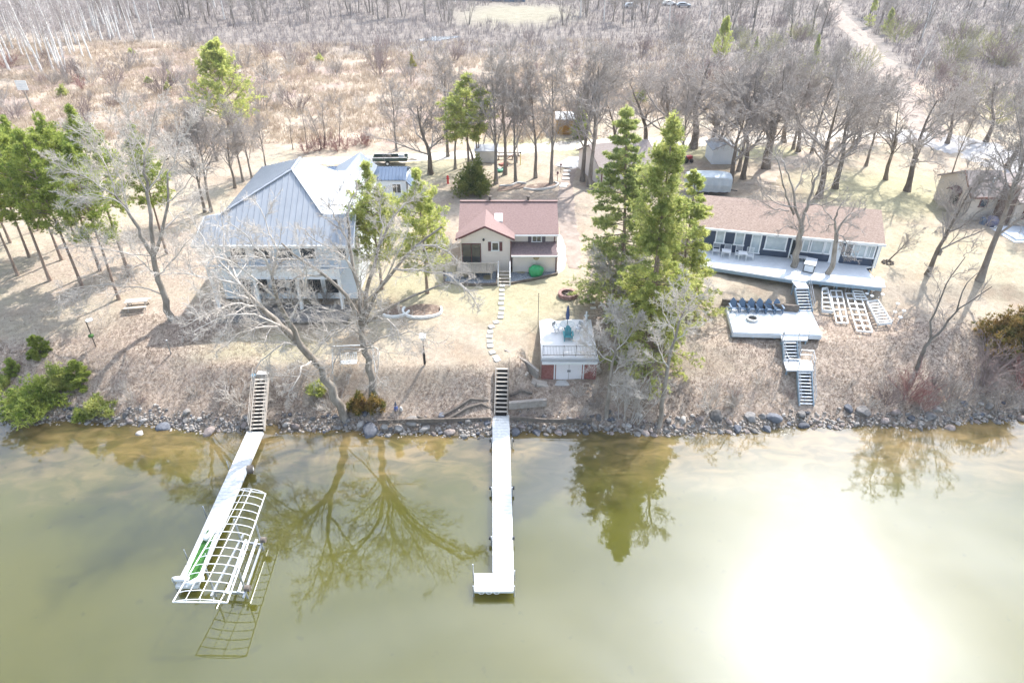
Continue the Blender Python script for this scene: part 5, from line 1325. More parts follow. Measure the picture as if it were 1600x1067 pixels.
# ------------------------------------------------------------ tan house at the right edge
def house_d():
    t = wthing('tan_house', 'tall tan house with a steep taupe roof and brick chimney at the right edge', 'house', (51, 70, 5.2))
    x0, x1, y0, y1 = 48.9, 52.2, 67.6, 73.8
    b = MB(); b.box(((x0 + x1) / 2, (y0 + y1) / 2, 6.6), (x1 - x0, y1 - y0, 3.4)); b.build('wall', M_tan_side, t)
    zr = 10.1
    for x in (x0, x1): g = MB(); k = 0; g.v += [(x - .05, y0, 8.3), (x - .05, 69.7, zr - .1), (x - .05, y1, 8.3), (x + .05, y0, 8.3), (x + .05, 69.7, zr - .1), (x + .05, y1, 8.3)]; g.f += [(k, k + 1, k + 2), (k + 5, k + 4, k + 3), (k, k + 3, k + 4, k + 1), (k + 1, k + 4, k + 5, k + 2)]; g.build('gable_wall', M_tan_side, t)
    r = MB(); r.slab([(x0 - .3, y0 - .35, 8.1), (x1 + .2, y0 - .35, 8.1), (x1 + .2, 69.7, zr), (x0 - .3, 69.7, zr)], .14); r.slab([(x0 - .3, 69.7, zr), (x1 + .2, 69.7, zr), (x1 + .2, y1 + .3, 8.1), (x0 - .3, y1 + .3, 8.1)], .14)
    r.build('roof', M_brown_roof2, t)
    f = MB(); f.box((50.6, y0 - .4, 8.0), (3.8, .08, .2)).bar((x0 - .34, y0 - .35, 8.0), (x0 - .34, 69.7, zr - .08), .06, .2).build('fascia', mat('rust_trim', (.2, .09, .06), .7), t)
    MB().lathe([(.12, 0), (.12, .4), (.22, .45), (.2, .6)], (51.2, 68.6, 9.1), 10).build('roof_vent', M_steel, t)
    window(t, (50.3, y0, 7.3), (1, 0, 0), .75, .8, (0, -1, 0), 1, 1, M_burg)
    window(t, (x0, 70.2, 6.9), (0, 1, 0), 1.3, 1.5, (-1, 0, 0), 1, 1, M_burg)
    aw = MB()
    for i in range(6): a0, a1 = math.pi * i / 6, math.pi * (i + 1) / 6; aw.slab([(x0 - .02, 70.2 - .9 * math.cos(a0), 7.7 + .5 * math.sin(a0)), (x0 - .02, 70.2 - .9 * math.cos(a1), 7.7 + .5 * math.sin(a1)), (x0 - .7, 70.2 - .9 * math.cos(a1), 7.55 + .3 * math.sin(a1)), (x0 - .7, 70.2 - .9 * math.cos(a0), 7.55 + .3 * math.sin(a0))], .05)
    aw.build('awning', mat('dark_awning', (.16, .1, .09), .8), t)
    MB().box((52.15, 66.9, 7.2), (1.0, 1.3, 4.6)).build('chimney', mat('brown_brick', (.15, .105, .085), .9, (.24, .175, .145), 5, .4, 10), t)
    MB().box((56.3, 70.0, 6.6), (7.2, 8.0, 3.4)).build('wall', M_tan_side, t)
    r = MB(); r.slab([(52.6, 65.6, 8.1), (61, 65.6, 8.1), (61, 70.0, 9.7), (52.6, 70.0, 9.7)], .14); r.slab([(52.6, 70.0, 9.7), (61, 70.0, 9.7), (61, 74.4, 8.1), (52.6, 74.4, 8.1)], .14)
    r.slab([(53.4, 63.4, 7.4), (61, 63.4, 7.4), (61, 66.0, 8.2), (53.4, 66.0, 8.2)], .1)
    r.build('roof', M_brown_roof2, t)
    for x in (54.2, 56.1): window(t, (x, 66.0, 6.7), (1, 0, 0), 1.2, .9, (0, -1, 0), 2, 1, M_burg)
    for x in (53.7, 57.5): MB().bar((x, 63.6, 5.5), (x, 63.6, 7.35), .12).build('porch_post', M_burg, t)
    s = MB()
    for i in range(3): k = .4 * (2 - i); s.prism([(50.9 - k, 65.6), (51.2 - k, 62.4 - k), (62, 62.4 - k), (62, 65.6)], 5.1 + i * .17, 5.27 + i * .17)
    s.build('porch_steps', M_cdeck, t)
    MB().tube([(50.8, 66.2, 5.25), (50.8, 66.2, 5.32)], 1.5, 24).build('patio_slab', M_conc, t); t.location.x -= 1.1
house_d()
x, y, z = 49.9, 66.3, 5.32; t = thing('round_grill', 'dark purple grey domed cover on the tan house patio', 'covered grill', (x, y, z)); MB().lathe([(.5, 0), (.62, .3), (.6, .7), (.4, 1.0), (.05, 1.12)], n=14).build('cover', mat('purple_grey_cover', (.13, .13, .2), .6), t, True); MB().box((-.75, .2, .4), (.5, .5, .8)).build('side_box', M_metal_blue, t)
# houses and cars at the far top
x, y, z = G(765, 3); t = gabled('distant_house', 'blue walled house at the very top among the bare trees', 'house', x - 14, x + 12, y + 2, y + 12, z, z + 3.2, z + 6, mat('deep_blue_siding', (.10, .16, .24), .7), M_mauve_dark, 'x', .6, wins=[((x - 14 + k * 4.2, y + 2, z + 1.7), (1, 0, 0), 1.6, 1.3, (0, -1, 0)) for k in range(1, 6)])
def car(px, py, rz, m, label):
    x, y, z = G(px, py); t = thing('parked_car', label, 'car', (x, y, z), rz, 'cars parked at the distant yard')
    prof = [(-2.2, .35), (-2.2, .85), (-1.9, .95), (-1.4, 1.4), (.4, 1.45), (1.1, 1.0), (2.05, .85), (2.25, .6), (2.25, .35)]
    b = MB(); n = len(prof); b.v = [(a, -.85, c) for a, c in prof] + [(a, .85, c) for a, c in prof]; b.f = [tuple(range(n)), tuple(n + i for i in reversed(range(n)))] + [((i + 1) % n, i, n + i, n + (i + 1) % n) for i in range(n)]
    b.build('body', m, t); MB().box((-.45, 0, 1.2), (1.5, 1.73, .28)).build('window', M_glass, t)
    for a in (-1.4, 1.45):
        for s in (-1, 1): MB().tube([(a, s * .75, .33), (a, s * .9, .33)], .33, 12).build('wheel', M_black, t)
car(985, 13, .2, mat('silver_paint', (.5, .52, .54), .3, metal=.5), 'silver car, leftmost of those parked in the far yard')
car(1045, 9, .1, M_white, 'white car in the middle of the far yard')
car(1068, 12, -.1, mat('grey_paint', (.3, .33, .36), .3, metal=.4), 'grey car, rightmost of those parked in the far yard')

# ============================================================ shoreline boulders
def rock_mesh(seed, sub=3):
    import bmesh
    bm = bmesh.new(); bmesh.ops.create_icosphere(bm, subdivisions=sub, radius=1)
    rg = np.random.default_rng(seed); dirs = nrmz(rg.normal(size=(9, 3))); dd = rg.uniform(.5, .88, 9)
    for v in bm.verts:
        p = np.array(v.co)
        for d, k in zip(dirs, dd):
            s = p @ d
            if s > k: p = p - d * (s - k)
        p = p * (1 + .04 * math.sin(p[0] * 7 + seed) * math.sin(p[1] * 6) + .03 * math.sin(p[2] * 13 + seed))
        v.co = p * np.array([1, .82, .68])
    me = bpy.data.meshes.new('boulder'); bm.to_mesh(me); bm.free(); me.polygons.foreach_set('use_smooth', [True] * len(me.polygons)); return me
def rockmat(name, a, b):
    m = mat(name, a, .85, b, 1.6, .5, 9, rand=.32); return m
RM = [rockmat('granite_grey', (.13, .125, .12), (.24, .225, .21)), rockmat('granite_pink', (.2, .165, .15), (.31, .26, .23)), rockmat('granite_pale', (.28, .26, .24), (.40, .37, .335)), rockmat('granite_blue', (.08, .085, .1), (.16, .165, .18))]
rocks = [rock_mesh(i + 1) for i in range(8)]
for i, me in enumerate(rocks): me.materials.append(RM[i % 4])
SKINS = [r for r in rocks]
def shore_y(x): return 39.7 + 1.6 * np.clip((abs(x) - 12) / 28, 0, 1) ** 1.3 + .25 * math.sin(x * .35) + .15 * math.sin(x * .9 + 1)
rr = random.Random(5); placed = []
def rock(x, y, s, me, label, group, up=.15, sz=1):
    o = bpy.data.objects.new('boulder', me); COL.objects.link(o); o.location = (x, y, hz(x, y) + s * up); o.scale = (s, s * rr.uniform(.85, 1.1), s * sz * rr.uniform(.8, 1.05)); o.rotation_euler = (rr.uniform(-.3, .3), rr.uniform(-.3, .3), rr.uniform(0, 6.28)); tag(o, label, 'boulder', group); placed.append((x, y, s)); return o
for px, py, s, k, lb in ((578, 671, .8, 3, 'big dark boulder at the water line left of the timber edging'), (643, 664, .62, 2, 'pale rounded boulder in the pile below the timber edging'), (1172, 658, .6, 0, 'large grey boulder right of the tall slim shoreline tree'), (1207, 657, .7, 3, 'large dark blue boulder left of the lowest blue stairs'), (1347, 650, .72, 0, 'rounded grey boulder right of the lowest blue stairs'), (1322, 648, .5, 3, 'dark egg shaped boulder just right of the lowest blue stairs'), (1118, 658, .6, 0, 'broad angular grey boulder below the tall slim tree'), (254, 665, .6, 3, 'dark angular boulder in the left shoreline, third from the left stairs'), (324, 672, .6, 1, 'pink boulder standing in the water left of the narrow stairs'), (218, 673, .55, 2, 'pale flat boulder in the water below the left bank'), (1450, 655, .62, 0, 'grey boulder below the red twigged bush'), (1395, 651, .5, 1, 'pink boulder between the blue stairs and the red twigged bush')):
    x, y, _ = P(px, py, .2); rock(x, y, s, rocks[k], lb, None, .1)
tries = 0; cnt = 12
while cnt < 292 and tries < 20000:
    tries += 1; x = rr.uniform(-42, 42); sy = float(shore_y(x)); y = sy + rr.triangular(-.45, 1.3, .2)
    pile = (-12.5 < x < -1.6) or (.2 < x < 11) or (11 < x < 42); s = rr.choice((.2, .23, .26, .3, .34, .4, .48)) * (1.0 if pile else .8)
    if -1.7 < x < .1 or -20 < x < -18.6 or 22.6 < x < 24.2: s = min(s, .22)
    if any((x - a) ** 2 + (y - b) ** 2 < ((s + c) * .74) ** 2 for a, b, c in placed): continue
    k = rr.choice((0, 0, 1, 1, 2, 3, 4, 5, 6, 7)); rock(x, y, s, rocks[k], 'grey or pinkish field stone in the rock edging along the lake', 'field stones edging the lake'); cnt += 1
# fist sized cobbles filling the gaps: uncountable
def cobbles():
    import bmesh
    bm = bmesh.new(); bmesh.ops.create_icosphere(bm, subdivisions=1, radius=1); v0 = np.array([v.co for v in bm.verts]); f0 = np.array([[v.index for v in f.verts] for f in bm.faces]); bm.free()
    n = 3600; x = rng.uniform(-46, 46, n); y = 39.7 + 1.6 * np.clip((np.abs(x) - 12) / 28, 0, 1) ** 1.3 + .25 * np.sin(x * .35) + .15 * np.sin(x * .9 + 1) + rng.normal(.3, .42, n)
    s = rng.uniform(.04, .16, n); z = hx(x, y) + s * .2
    V_ = v0[None] * (s[:, None] * rng.uniform(.6, 1.2, (n, 3)))[:, None, :] + np.stack([x, y, z], 1)[:, None, :]
    V_ = V_ + rng.normal(size=V_.shape) * (s * .1)[:, None, None]
    F_ = f0[None] + (np.arange(n) * len(v0))[:, None, None]
    me = np_mesh('cobbles', V_.reshape(-1, 3), [F_.reshape(-1, 3)]); me.materials.append(rockmat('cobble_stone', (.16, .14, .12), (.36, .32, .28))); tag(link('cobbles', me), 'small cobbles and broken stone filling the rock edging along the lake', 'cobbles', kind='stuff')
cobbles()
# ============================================================ trees
def tree_obj(name, label, cat, meshes, mats_, loc, rz=0, sc=1.0, group=None, parts=('trunk', 'crown')):
    t = thing(name, label, cat, loc, rz, group); t.scale = (sc, sc, sc) if not hasattr(sc, '__len__') else sc
    for me, m, pn in zip(meshes, mats_, parts):
        if not me.materials: me.materials.append(m)
        o = bpy.data.objects.new(pn, me); COL.objects.link(o); o.parent = t
    return t
def hero(label, trunks, limbs, mats_, seed, dense=1.0, name='bare_tree'):
    """trunks/limbs given in world coordinates"""
    b = V3(*trunks[0][0][0]); b.z = hz(b.x, b.y)
    cv = lambda L_: [([tuple(V3(*p) - b) for p in pts], r0, r1) for pts, r0, r1 in L_]
    ms = bare_tree(seed, kind='hero', trunks=cv(trunks), limbs=cv(limbs), dense=dense)
    return tree_obj(name, label, 'tree', ms, mats_, tuple(b))
PB = (M_bark2, M_twig2)
def path_px(Y0, pts):
    """polyline from (px, py, distance step) triples"""
    return [PY(a, b, Y0 + d) for a, b, d in pts]
# T2: leaning tree over the left water edge
g = G(540, 655); Y = g[1]
T = [([(g[0], g[1], g[2] - .3)] + path_px(Y, [(515, 600, 0), (490, 562, -.1), (470, 540, -.2)]), .36, .26),
     (path_px(Y, [(470, 540, -.2), (440, 510, 0), (405, 478, .3), (375, 445, .6)]), .27, .13), (path_px(Y, [(470, 540, -.2), (450, 500, -.5), (432, 465, -1), (425, 430, -1.5)]), .22, .1)]
lim = lambda Yb, L_, r0, r1: [(path_px(Yb, p), r0, r1) for p in L_]
Lb = lim(Y, [[(375, 445, .6), (345, 415, .9), (318, 385, 1.2), (300, 350, 1.5)], [(375, 445, .6), (335, 430, .2), (300, 425, -.3), (262, 430, -.8)], [(405, 478, .3), (360, 472, -.6), (320, 482, -1.5), (285, 500, -2.2)], [(405, 478, .3), (380, 460, 1), (350, 450, 2), (310, 455, 3)],
              [(440, 510, 0), (410, 512, -1), (375, 525, -2), (345, 548, -2.6)], [(425, 430, -1.5), (410, 395, -1.8), (385, 360, -2), (360, 335, -2.2)], [(425, 430, -1.5), (440, 390, -1.2), (430, 350, -.9), (415, 320, -.6)], [(432, 465, -1), (400, 430, -2.2), (365, 405, -3.2), (330, 400, -3.8)],
              [(450, 500, -.5), (470, 460, -1.4), (475, 420, -2), (470, 385, -2.4)], [(440, 510, 0), (400, 490, -1.8), (350, 495, -2.8), (300, 520, -3.4)], [(375, 445, .6), (350, 400, 2), (345, 360, 3), (340, 330, 3.6)],
              [(490, 562, 0), (470, 575, -1.5), (455, 600, -2.5), (440, 625, -2.8)], [(470, 540, 0), (440, 540, -1.5), (410, 560, -2.4), (390, 590, -2.8)]], .085, .02)
hero('large pale bare tree leaning left over the bank from the rocks beside the left stairs', T, Lb, PB, 21, 1.12)
# T3: split tree in front of the big house
g = G(585, 628); Y = g[1]
T = [([(g[0], g[1], g[2] - .3)] + path_px(Y, [(580, 590, .1), (572, 555, .2), (567, 515, .4), (565, 500, .5)]), .31, .25),
     (path_px(Y, [(566, 505, .5), (562, 460, .8), (552, 420, 1.2), (545, 380, 1.6), (543, 345, 2)]), .2, .08), (path_px(Y, [(567, 505, .5), (573, 460, .6), (585, 420, 1.0), (592, 385, 1.4), (608, 350, 1.8)]), .19, .08),
     (path_px(Y, [(567, 505, .5), (590, 455, -.2), (615, 420, -.4), (650, 385, -.5), (690, 355, -.6)]), .16, .06), (path_px(Y, [(565, 500, .5), (540, 460, -.6), (505, 430, -1), (470, 405, -1.4), (440, 380, -1.6)]), .16, .06),
     (path_px(Y, [(567, 508, .5), (600, 485, -1), (630, 470, -1.6), (665, 455, -2), (705, 440, -2.4)]), .15, .05)]
Lb = lim(Y, [[(565, 500, .4), (520, 485, -1), (480, 478, -1.8), (445, 490, -2.4)], [(570, 530, .2), (540, 510, -1.8), (515, 515, -2.8), (495, 540, -3.4)], [(572, 540, .2), (600, 520, -1.6), (640, 512, -2.6), (675, 528, -3.2)], [(580, 500, .2), (600, 500, -2), (615, 515, -3), (620, 545, -3.6)],
              [(545, 380, 1.6), (530, 350, 1.5), (520, 325, 1.5), (505, 305, 1.5)], [(543, 345, 2), (548, 320, 2), (560, 300, 2.2), (565, 280, 2.4)], [(552, 420, 1.2), (530, 395, .6), (500, 370, .2), (475, 345, 0)], [(592, 385, 1.4), (600, 355, 1.2), (595, 325, 1.1), (600, 300, 1)],
              [(608, 350, 1.8), (625, 330, 2), (640, 320, 2.2), (655, 305, 2.4)], [(650, 385, -.5), (680, 385, -.5), (705, 395, -.8), (725, 415, -1.2)], [(615, 420, -.4), (650, 425, -1.4), (690, 430, -2.4), (720, 455, -3)], [(505, 430, -1), (470, 430, -1.8), (440, 445, -2.6), (410, 470, -3.2)],
              [(470, 405, -1.4), (440, 410, -1.8), (410, 405, -2), (380, 415, -2.4)], [(570, 460, .6), (560, 430, -1), (540, 400, -2), (520, 380, -3)], [(572, 470, .5), (600, 440, -1.6), (625, 405, -2.6), (640, 370, -3.4)], [(565, 500, .4), (535, 520, 1.8), (510, 540, 2.4), (490, 560, 2.8)],
              [(572, 545, .2), (590, 545, -1.6), (590, 570, -2.4), (580, 600, -2.6)], [(572, 545, .2), (545, 545, -1.4), (530, 570, -2.2), (525, 600, -2.4)], [(705, 440, -2.4), (720, 440, -2.6), (735, 450, -2.8), (745, 462, -3)]], .08, .02)
hero('wide bare tree with many upright stems standing between the left stairs and the bird house', T, Lb, PB, 22, 1.05)
# T1: tall pale tree left of the big house
g = G(268, 500); Y = g[1]
T = [([(g[0], g[1], g[2] - .3)] + path_px(Y, [(258, 470, 0), (246, 430, .1), (240, 400, .2)]), .30, .21), (path_px(Y, [(240, 400, .2), (222, 370, .3), (204, 335, .5), (180, 305, .6)]), .2, .1),
     (path_px(Y, [(240, 400, .2), (237, 350, .2), (230, 300, .5), (226, 250, .8)]), .19, .09), (path_px(Y, [(240, 400, .2), (255, 360, -.1), (262, 315, -.2), (262, 270, -.2)]), .15, .07)]
Lb = lim(Y, [[(180, 305, .6), (150, 280, .8), (118, 262, 1), (80, 250, 1.2)], [(180, 305, .6), (160, 260, 1), (130, 225, 1.4), (100, 200, 1.8)], [(204, 335, .5), (175, 310, -.4), (130, 300, -.8), (95, 315, -1)], [(204, 335, .5), (190, 280, .8), (170, 235, 1.2), (150, 200, 1.6)], [(226, 250, .8), (215, 215, 1), (205, 185, 1.2), (200, 160, 1.4)],
              [(226, 250, .8), (235, 215, .8), (238, 185, .9), (245, 160, 1)], [(230, 300, .5), (212, 260, 0), (195, 220, -.3), (185, 185, -.5)], [(230, 300, .5), (250, 260, 1.2), (265, 225, 1.8), (270, 195, 2.2)], [(262, 270, -.2), (275, 240, -.3), (285, 215, -.4), (298, 190, -.5)], [(262, 315, -.2), (285, 290, -.6), (300, 270, -1), (312, 250, -1.3)],
              [(246, 430, .1), (215, 400, -1), (170, 385, -1.8), (110, 375, -2.4)], [(240, 400, .2), (200, 395, 1), (150, 385, 1.6), (100, 372, 2)], [(252, 460, 0), (210, 445, -1.4), (165, 440, -2.2), (90, 458, -3)], [(246, 430, .1), (275, 405, -.8), (295, 385, -1.4), (315, 370, -1.8)], [(255, 360, -.1), (280, 335, 1), (300, 320, 1.8), (318, 305, 2.4)]], .06, .016)
hero('tall silvery bare tree fanning out to the left behind the picnic table', T, Lb, PB, 23, 1.2)
# T6, T7 through the deck of the navy house
MB3 = (M_bark2, M_twig)
g = P(1241, 417, 5.9); Y = g[1]
T = [([(g[0], g[1], 4.8)] + path_px(Y, [(1245, 395, 0), (1250, 370, .1), (1252, 352, .1)]), .33, .24), (path_px(Y, [(1252, 352, .1), (1262, 320, .3), (1270, 290, .6), (1282, 262, .9)]), .17, .07), (path_px(Y, [(1252, 352, .1), (1244, 325, 0), (1240, 300, 0), (1232, 272, 0)]), .15, .06), (path_px(Y, [(1240, 335, 0), (1230, 310, -.5), (1224, 290, -.8), (1218, 262, -1)]), .1, .05)]
Lb = lim(Y, [[(1282, 262, .9), (1292, 245, 1), (1300, 235, 1.1), (1310, 225, 1.2)], [(1262, 320, .3), (1285, 320, -.4), (1305, 312, -.8), (1325, 300, -1)], [(1262, 320, .3), (1280, 300, .9), (1298, 290, 1.2), (1315, 270, 1.6)], [(1232, 272, 0), (1225, 255, .1), (1215, 245, .2), (1208, 232, .3)], [(1218, 262, -1), (1210, 245, -1), (1222, 232, -.9), (1225, 218, -.8)], [(1244, 325, 0), (1220, 318, -.6), (1205, 305, -.9), (1192, 290, -1.2)],
              [(1250, 365, .1), (1235, 355, -1), (1220, 352, -1.6), (1208, 362, -2)], [(1270, 290, .6), (1262, 268, .2), (1255, 250, 0), (1252, 235, 0)], [(1252, 352, .1), (1262, 335, -1), (1268, 345, -1.8), (1270, 365, -2.2)], [(1240, 300, 0), (1250, 280, .9), (1262, 262, 1.6), (1268, 245, 2)], [(1232, 330, -.1), (1215, 330, .8), (1200, 322, 1.4), (1185, 315, 1.8)]], .065, .018)
hero('bare oak growing up through the blue deck left of the storage box', T, Lb, MB3, 24, .85)
g = P(1297, 428, 5.9); Y = g[1]
T = [([(g[0], g[1], 4.8)] + path_px(Y, [(1301, 405, 0), (1306, 380, .1), (1307, 365, .1)]), .26, .18), (path_px(Y, [(1307, 365, .1), (1304, 345, 0), (1308, 332, 0)]), .12, .07), (path_px(Y, [(1307, 365, .1), (1316, 348, .3), (1324, 338, .5)]), .11, .06)]
Lb = lim(Y, [[(1308, 332, 0), (1306, 322, 0), (1316, 315, 0), (1326, 308, 0)], [(1304, 345, 0), (1295, 335, -.4), (1290, 325, -.6), (1288, 315, -.7)], [(1324, 338, .5), (1335, 330, .6), (1348, 326, .7), (1360, 324, .8)], [(1316, 348, .3), (1330, 350, -.6), (1342, 358, -1), (1350, 370, -1.2)], [(1307, 365, .1), (1320, 372, -1.2), (1330, 385, -1.8), (1338, 402, -2.1)], [(1305, 350, 0), (1298, 350, 1), (1290, 358, 1.4), (1286, 365, 1.6)], [(1306, 380, .1), (1316, 380, -1.2), (1318, 395, -1.8), (1322, 412, -2)], [(1316, 348, .3), (1325, 335, 1.4), (1335, 325, 2), (1345, 318, 2.4)]], .06, .018)
hero('smaller gnarled bare oak growing through the right part of the blue deck', T, Lb, MB3, 25, .9)
# T8 forked slim tree on the right slope
g = G(1433, 575); Y = g[1]
T = [([(g[0], g[1], g[2] - .2)] + path_px(Y, [(1440, 553, 0), (1454, 530, .1)]), .17, .12), (path_px(Y, [(1454, 530, .1), (1455, 500, .3), (1468, 470, .5), (1480, 440, .7), (1508, 402, .9)]), .09, .03), (path_px(Y, [(1454, 530, .1), (1475, 512, 0), (1495, 485, -.1), (1520, 468, -.2), (1550, 448, -.3)]), .1, .03), (path_px(Y, [(1495, 485, -.1), (1502, 460, .1), (1512, 440, .3), (1530, 425, .4)]), .06, .025)]
Lb = lim(Y, [[(1468, 470, .5), (1462, 450, .5), (1450, 435, .5), (1445, 418, .5)], [(1480, 440, .7), (1490, 425, .7), (1500, 420, .7), (1512, 418, .7)], [(1520, 468, -.2), (1530, 455, -.2), (1535, 440, -.2), (1545, 425, -.2)], [(1508, 402, .9), (1512, 395, 1), (1516, 390, 1), (1520, 385, 1)], [(1475, 512, 0), (1480, 490, .3), (1478, 472, .5), (1474, 455, .6)]], .03, .012)
hero('slim dark forked bare tree alone on the slope right of the stored dock frames', T, Lb, (M_bark, M_twig), 26, .75)
# T5 tall slim tree by the water
g = G(1030, 665); Y = g[1]
T = [([(g[0], g[1], g[2] - .2)] + path_px(Y, [(1037, 620, 0), (1045, 575, .1), (1053, 535, .2), (1062, 500, .3), (1072, 480, .4)]), .2, .07)]
Lb = lim(Y, [[(1062, 500, .3), (1058, 475, .2), (1050, 455, .1), (1045, 438, 0)], [(1072, 480, .4), (1085, 465, .4), (1098, 455, .5), (1110, 440, .5)], [(1053, 535, .2), (1068, 520, .2), (1085, 510, .2), (1098, 500, .2)], [(1062, 500, .3), (1078, 490, -.4), (1095, 488, -.8), (1108, 492, -1)], [(1045, 575, .1), (1035, 550, 0), (1030, 530, 0), (1022, 510, 0)], [(1072, 480, .4), (1070, 460, .4), (1075, 445, .4), (1070, 425, .4)], [(1055, 530, .2), (1045, 505, 0), (1038, 485, 0), (1035, 465, 0)]], .05, .018)
hero('tall slim pale bare tree rising from the rocks in front of the spruces', T, Lb, PB, 27, 1.0)
# T4 small pale tree right of the boathouse, in two stems
g = G(948, 652); Y = g[1]
T = [([(g[0], g[1], g[2] - .2)] + path_px(Y, [(951, 620, 0), (954, 585, .1), (960, 550, .2), (965, 520, .3)]), .18, .07)]
Lb = lim(Y, [[(954, 585, .1), (975, 570, -.3), (990, 560, -.6), (1008, 545, -.8)], [(957, 565, .1), (940, 545, 0), (928, 528, 0), (918, 512, 0)], [(960, 550, .2), (980, 530, .2), (992, 515, .3), (1000, 498, .4)], [(965, 520, .3), (960, 500, .3), (955, 485, .3), (952, 470, .3)], [(965, 520, .3), (975, 500, .4), (980, 482, .5), (985, 468, .6)], [(953, 600, 0), (970, 595, -.8), (985, 600, -1.4), (1000, 610, -1.8)], [(960, 550, .2), (945, 535, 1), (935, 515, 1.6), (930, 500, 2)]], .05, .016)
hero('small pale bushy bare tree just right of the boathouse', T, Lb, PB, 28, 1.35)
g = G(983, 655); ms = shrub(91, 4.6, 16, .42, .03, 7, 5, 'crown'); t = thing('tall_shrub', 'pale many stemmed bare shrub between the boathouse tree and the slim shoreline tree', 'shrub', g); link('crown', ms, t, M_twig2)
g = G(955, 492)
T = [([(g[0], g[1], g[2] - .2), (g[0], g[1], g[2] + 2.2), (g[0] + .1, g[1], g[2] + 4)], .18, .1)]
Lb = []
for i in range(13):
    a = i * 2.4; h0 = 1.6 + i * .2; l_ = 2.6; Lb.append(([(g[0], g[1], g[2] + h0), (g[0] + .4 * l_ * math.cos(a), g[1] + .4 * l_ * math.sin(a), g[2] + h0 + .9), (g[0] + .7 * l_ * math.cos(a), g[1] + .7 * l_ * math.sin(a), g[2] + h0 + 1.9), (g[0] + l_ * math.cos(a), g[1] + l_ * math.sin(a), g[2] + h0 + 2.4)], .05, .015))
hero('rounded pale bare crab tree between the fire pit and the spruces', T, Lb, PB, 29, 1.0)

# ---- shared variants
VAR = {}
def variant(key, seed, H, r, kind, mats_, dense=1.0):
    VAR[key] = (bare_tree(seed, H, r, kind, dense=dense), mats_, H)
for i in range(4): variant('oak%d' % i, 100 + i, 13, .30, 'oak', (M_bark3, M_twig), .9)
for i in range(4): variant('vase%d' % i, 110 + i, 14, .24, 'vase', (M_bark, M_twig), .95)
for i in range(3): variant('birch%d' % i, 120 + i, 14, .17, 'birch', (M_birch, M_birchtw), .9)
for i in range(3): variant('thin%d' % i, 130 + i, 12, .12, 'birch', (M_bark, M_twig), .9)
for i in range(3): variant('clump%d' % i, 140 + i, 11, .15, 'multi', (M_bark, M_twig), .9)
def bt(key, px, py, top, label, group=None, name='bare_tree', rz=None, wide=1.0, lean=0, G_=None):
    """top = pixel row the crown top reaches: sets the height"""
    ms, mm, H = VAR[key]; g = G(px, py) if G_ is None else G_
    zt = PY(px, top, g[1])[2] if top is not None else g[2] + H
    s = (zt - g[2]) / H
    o = tree_obj(name, label, 'tree', ms, mm, g, rr.uniform(0, 6.28) if rz is None else rz, (s * wide, s * wide, s), group)
    if lean: o.rotation_euler = (0, lean, 0); o.rotation_mode = 'XYZ'
    return o
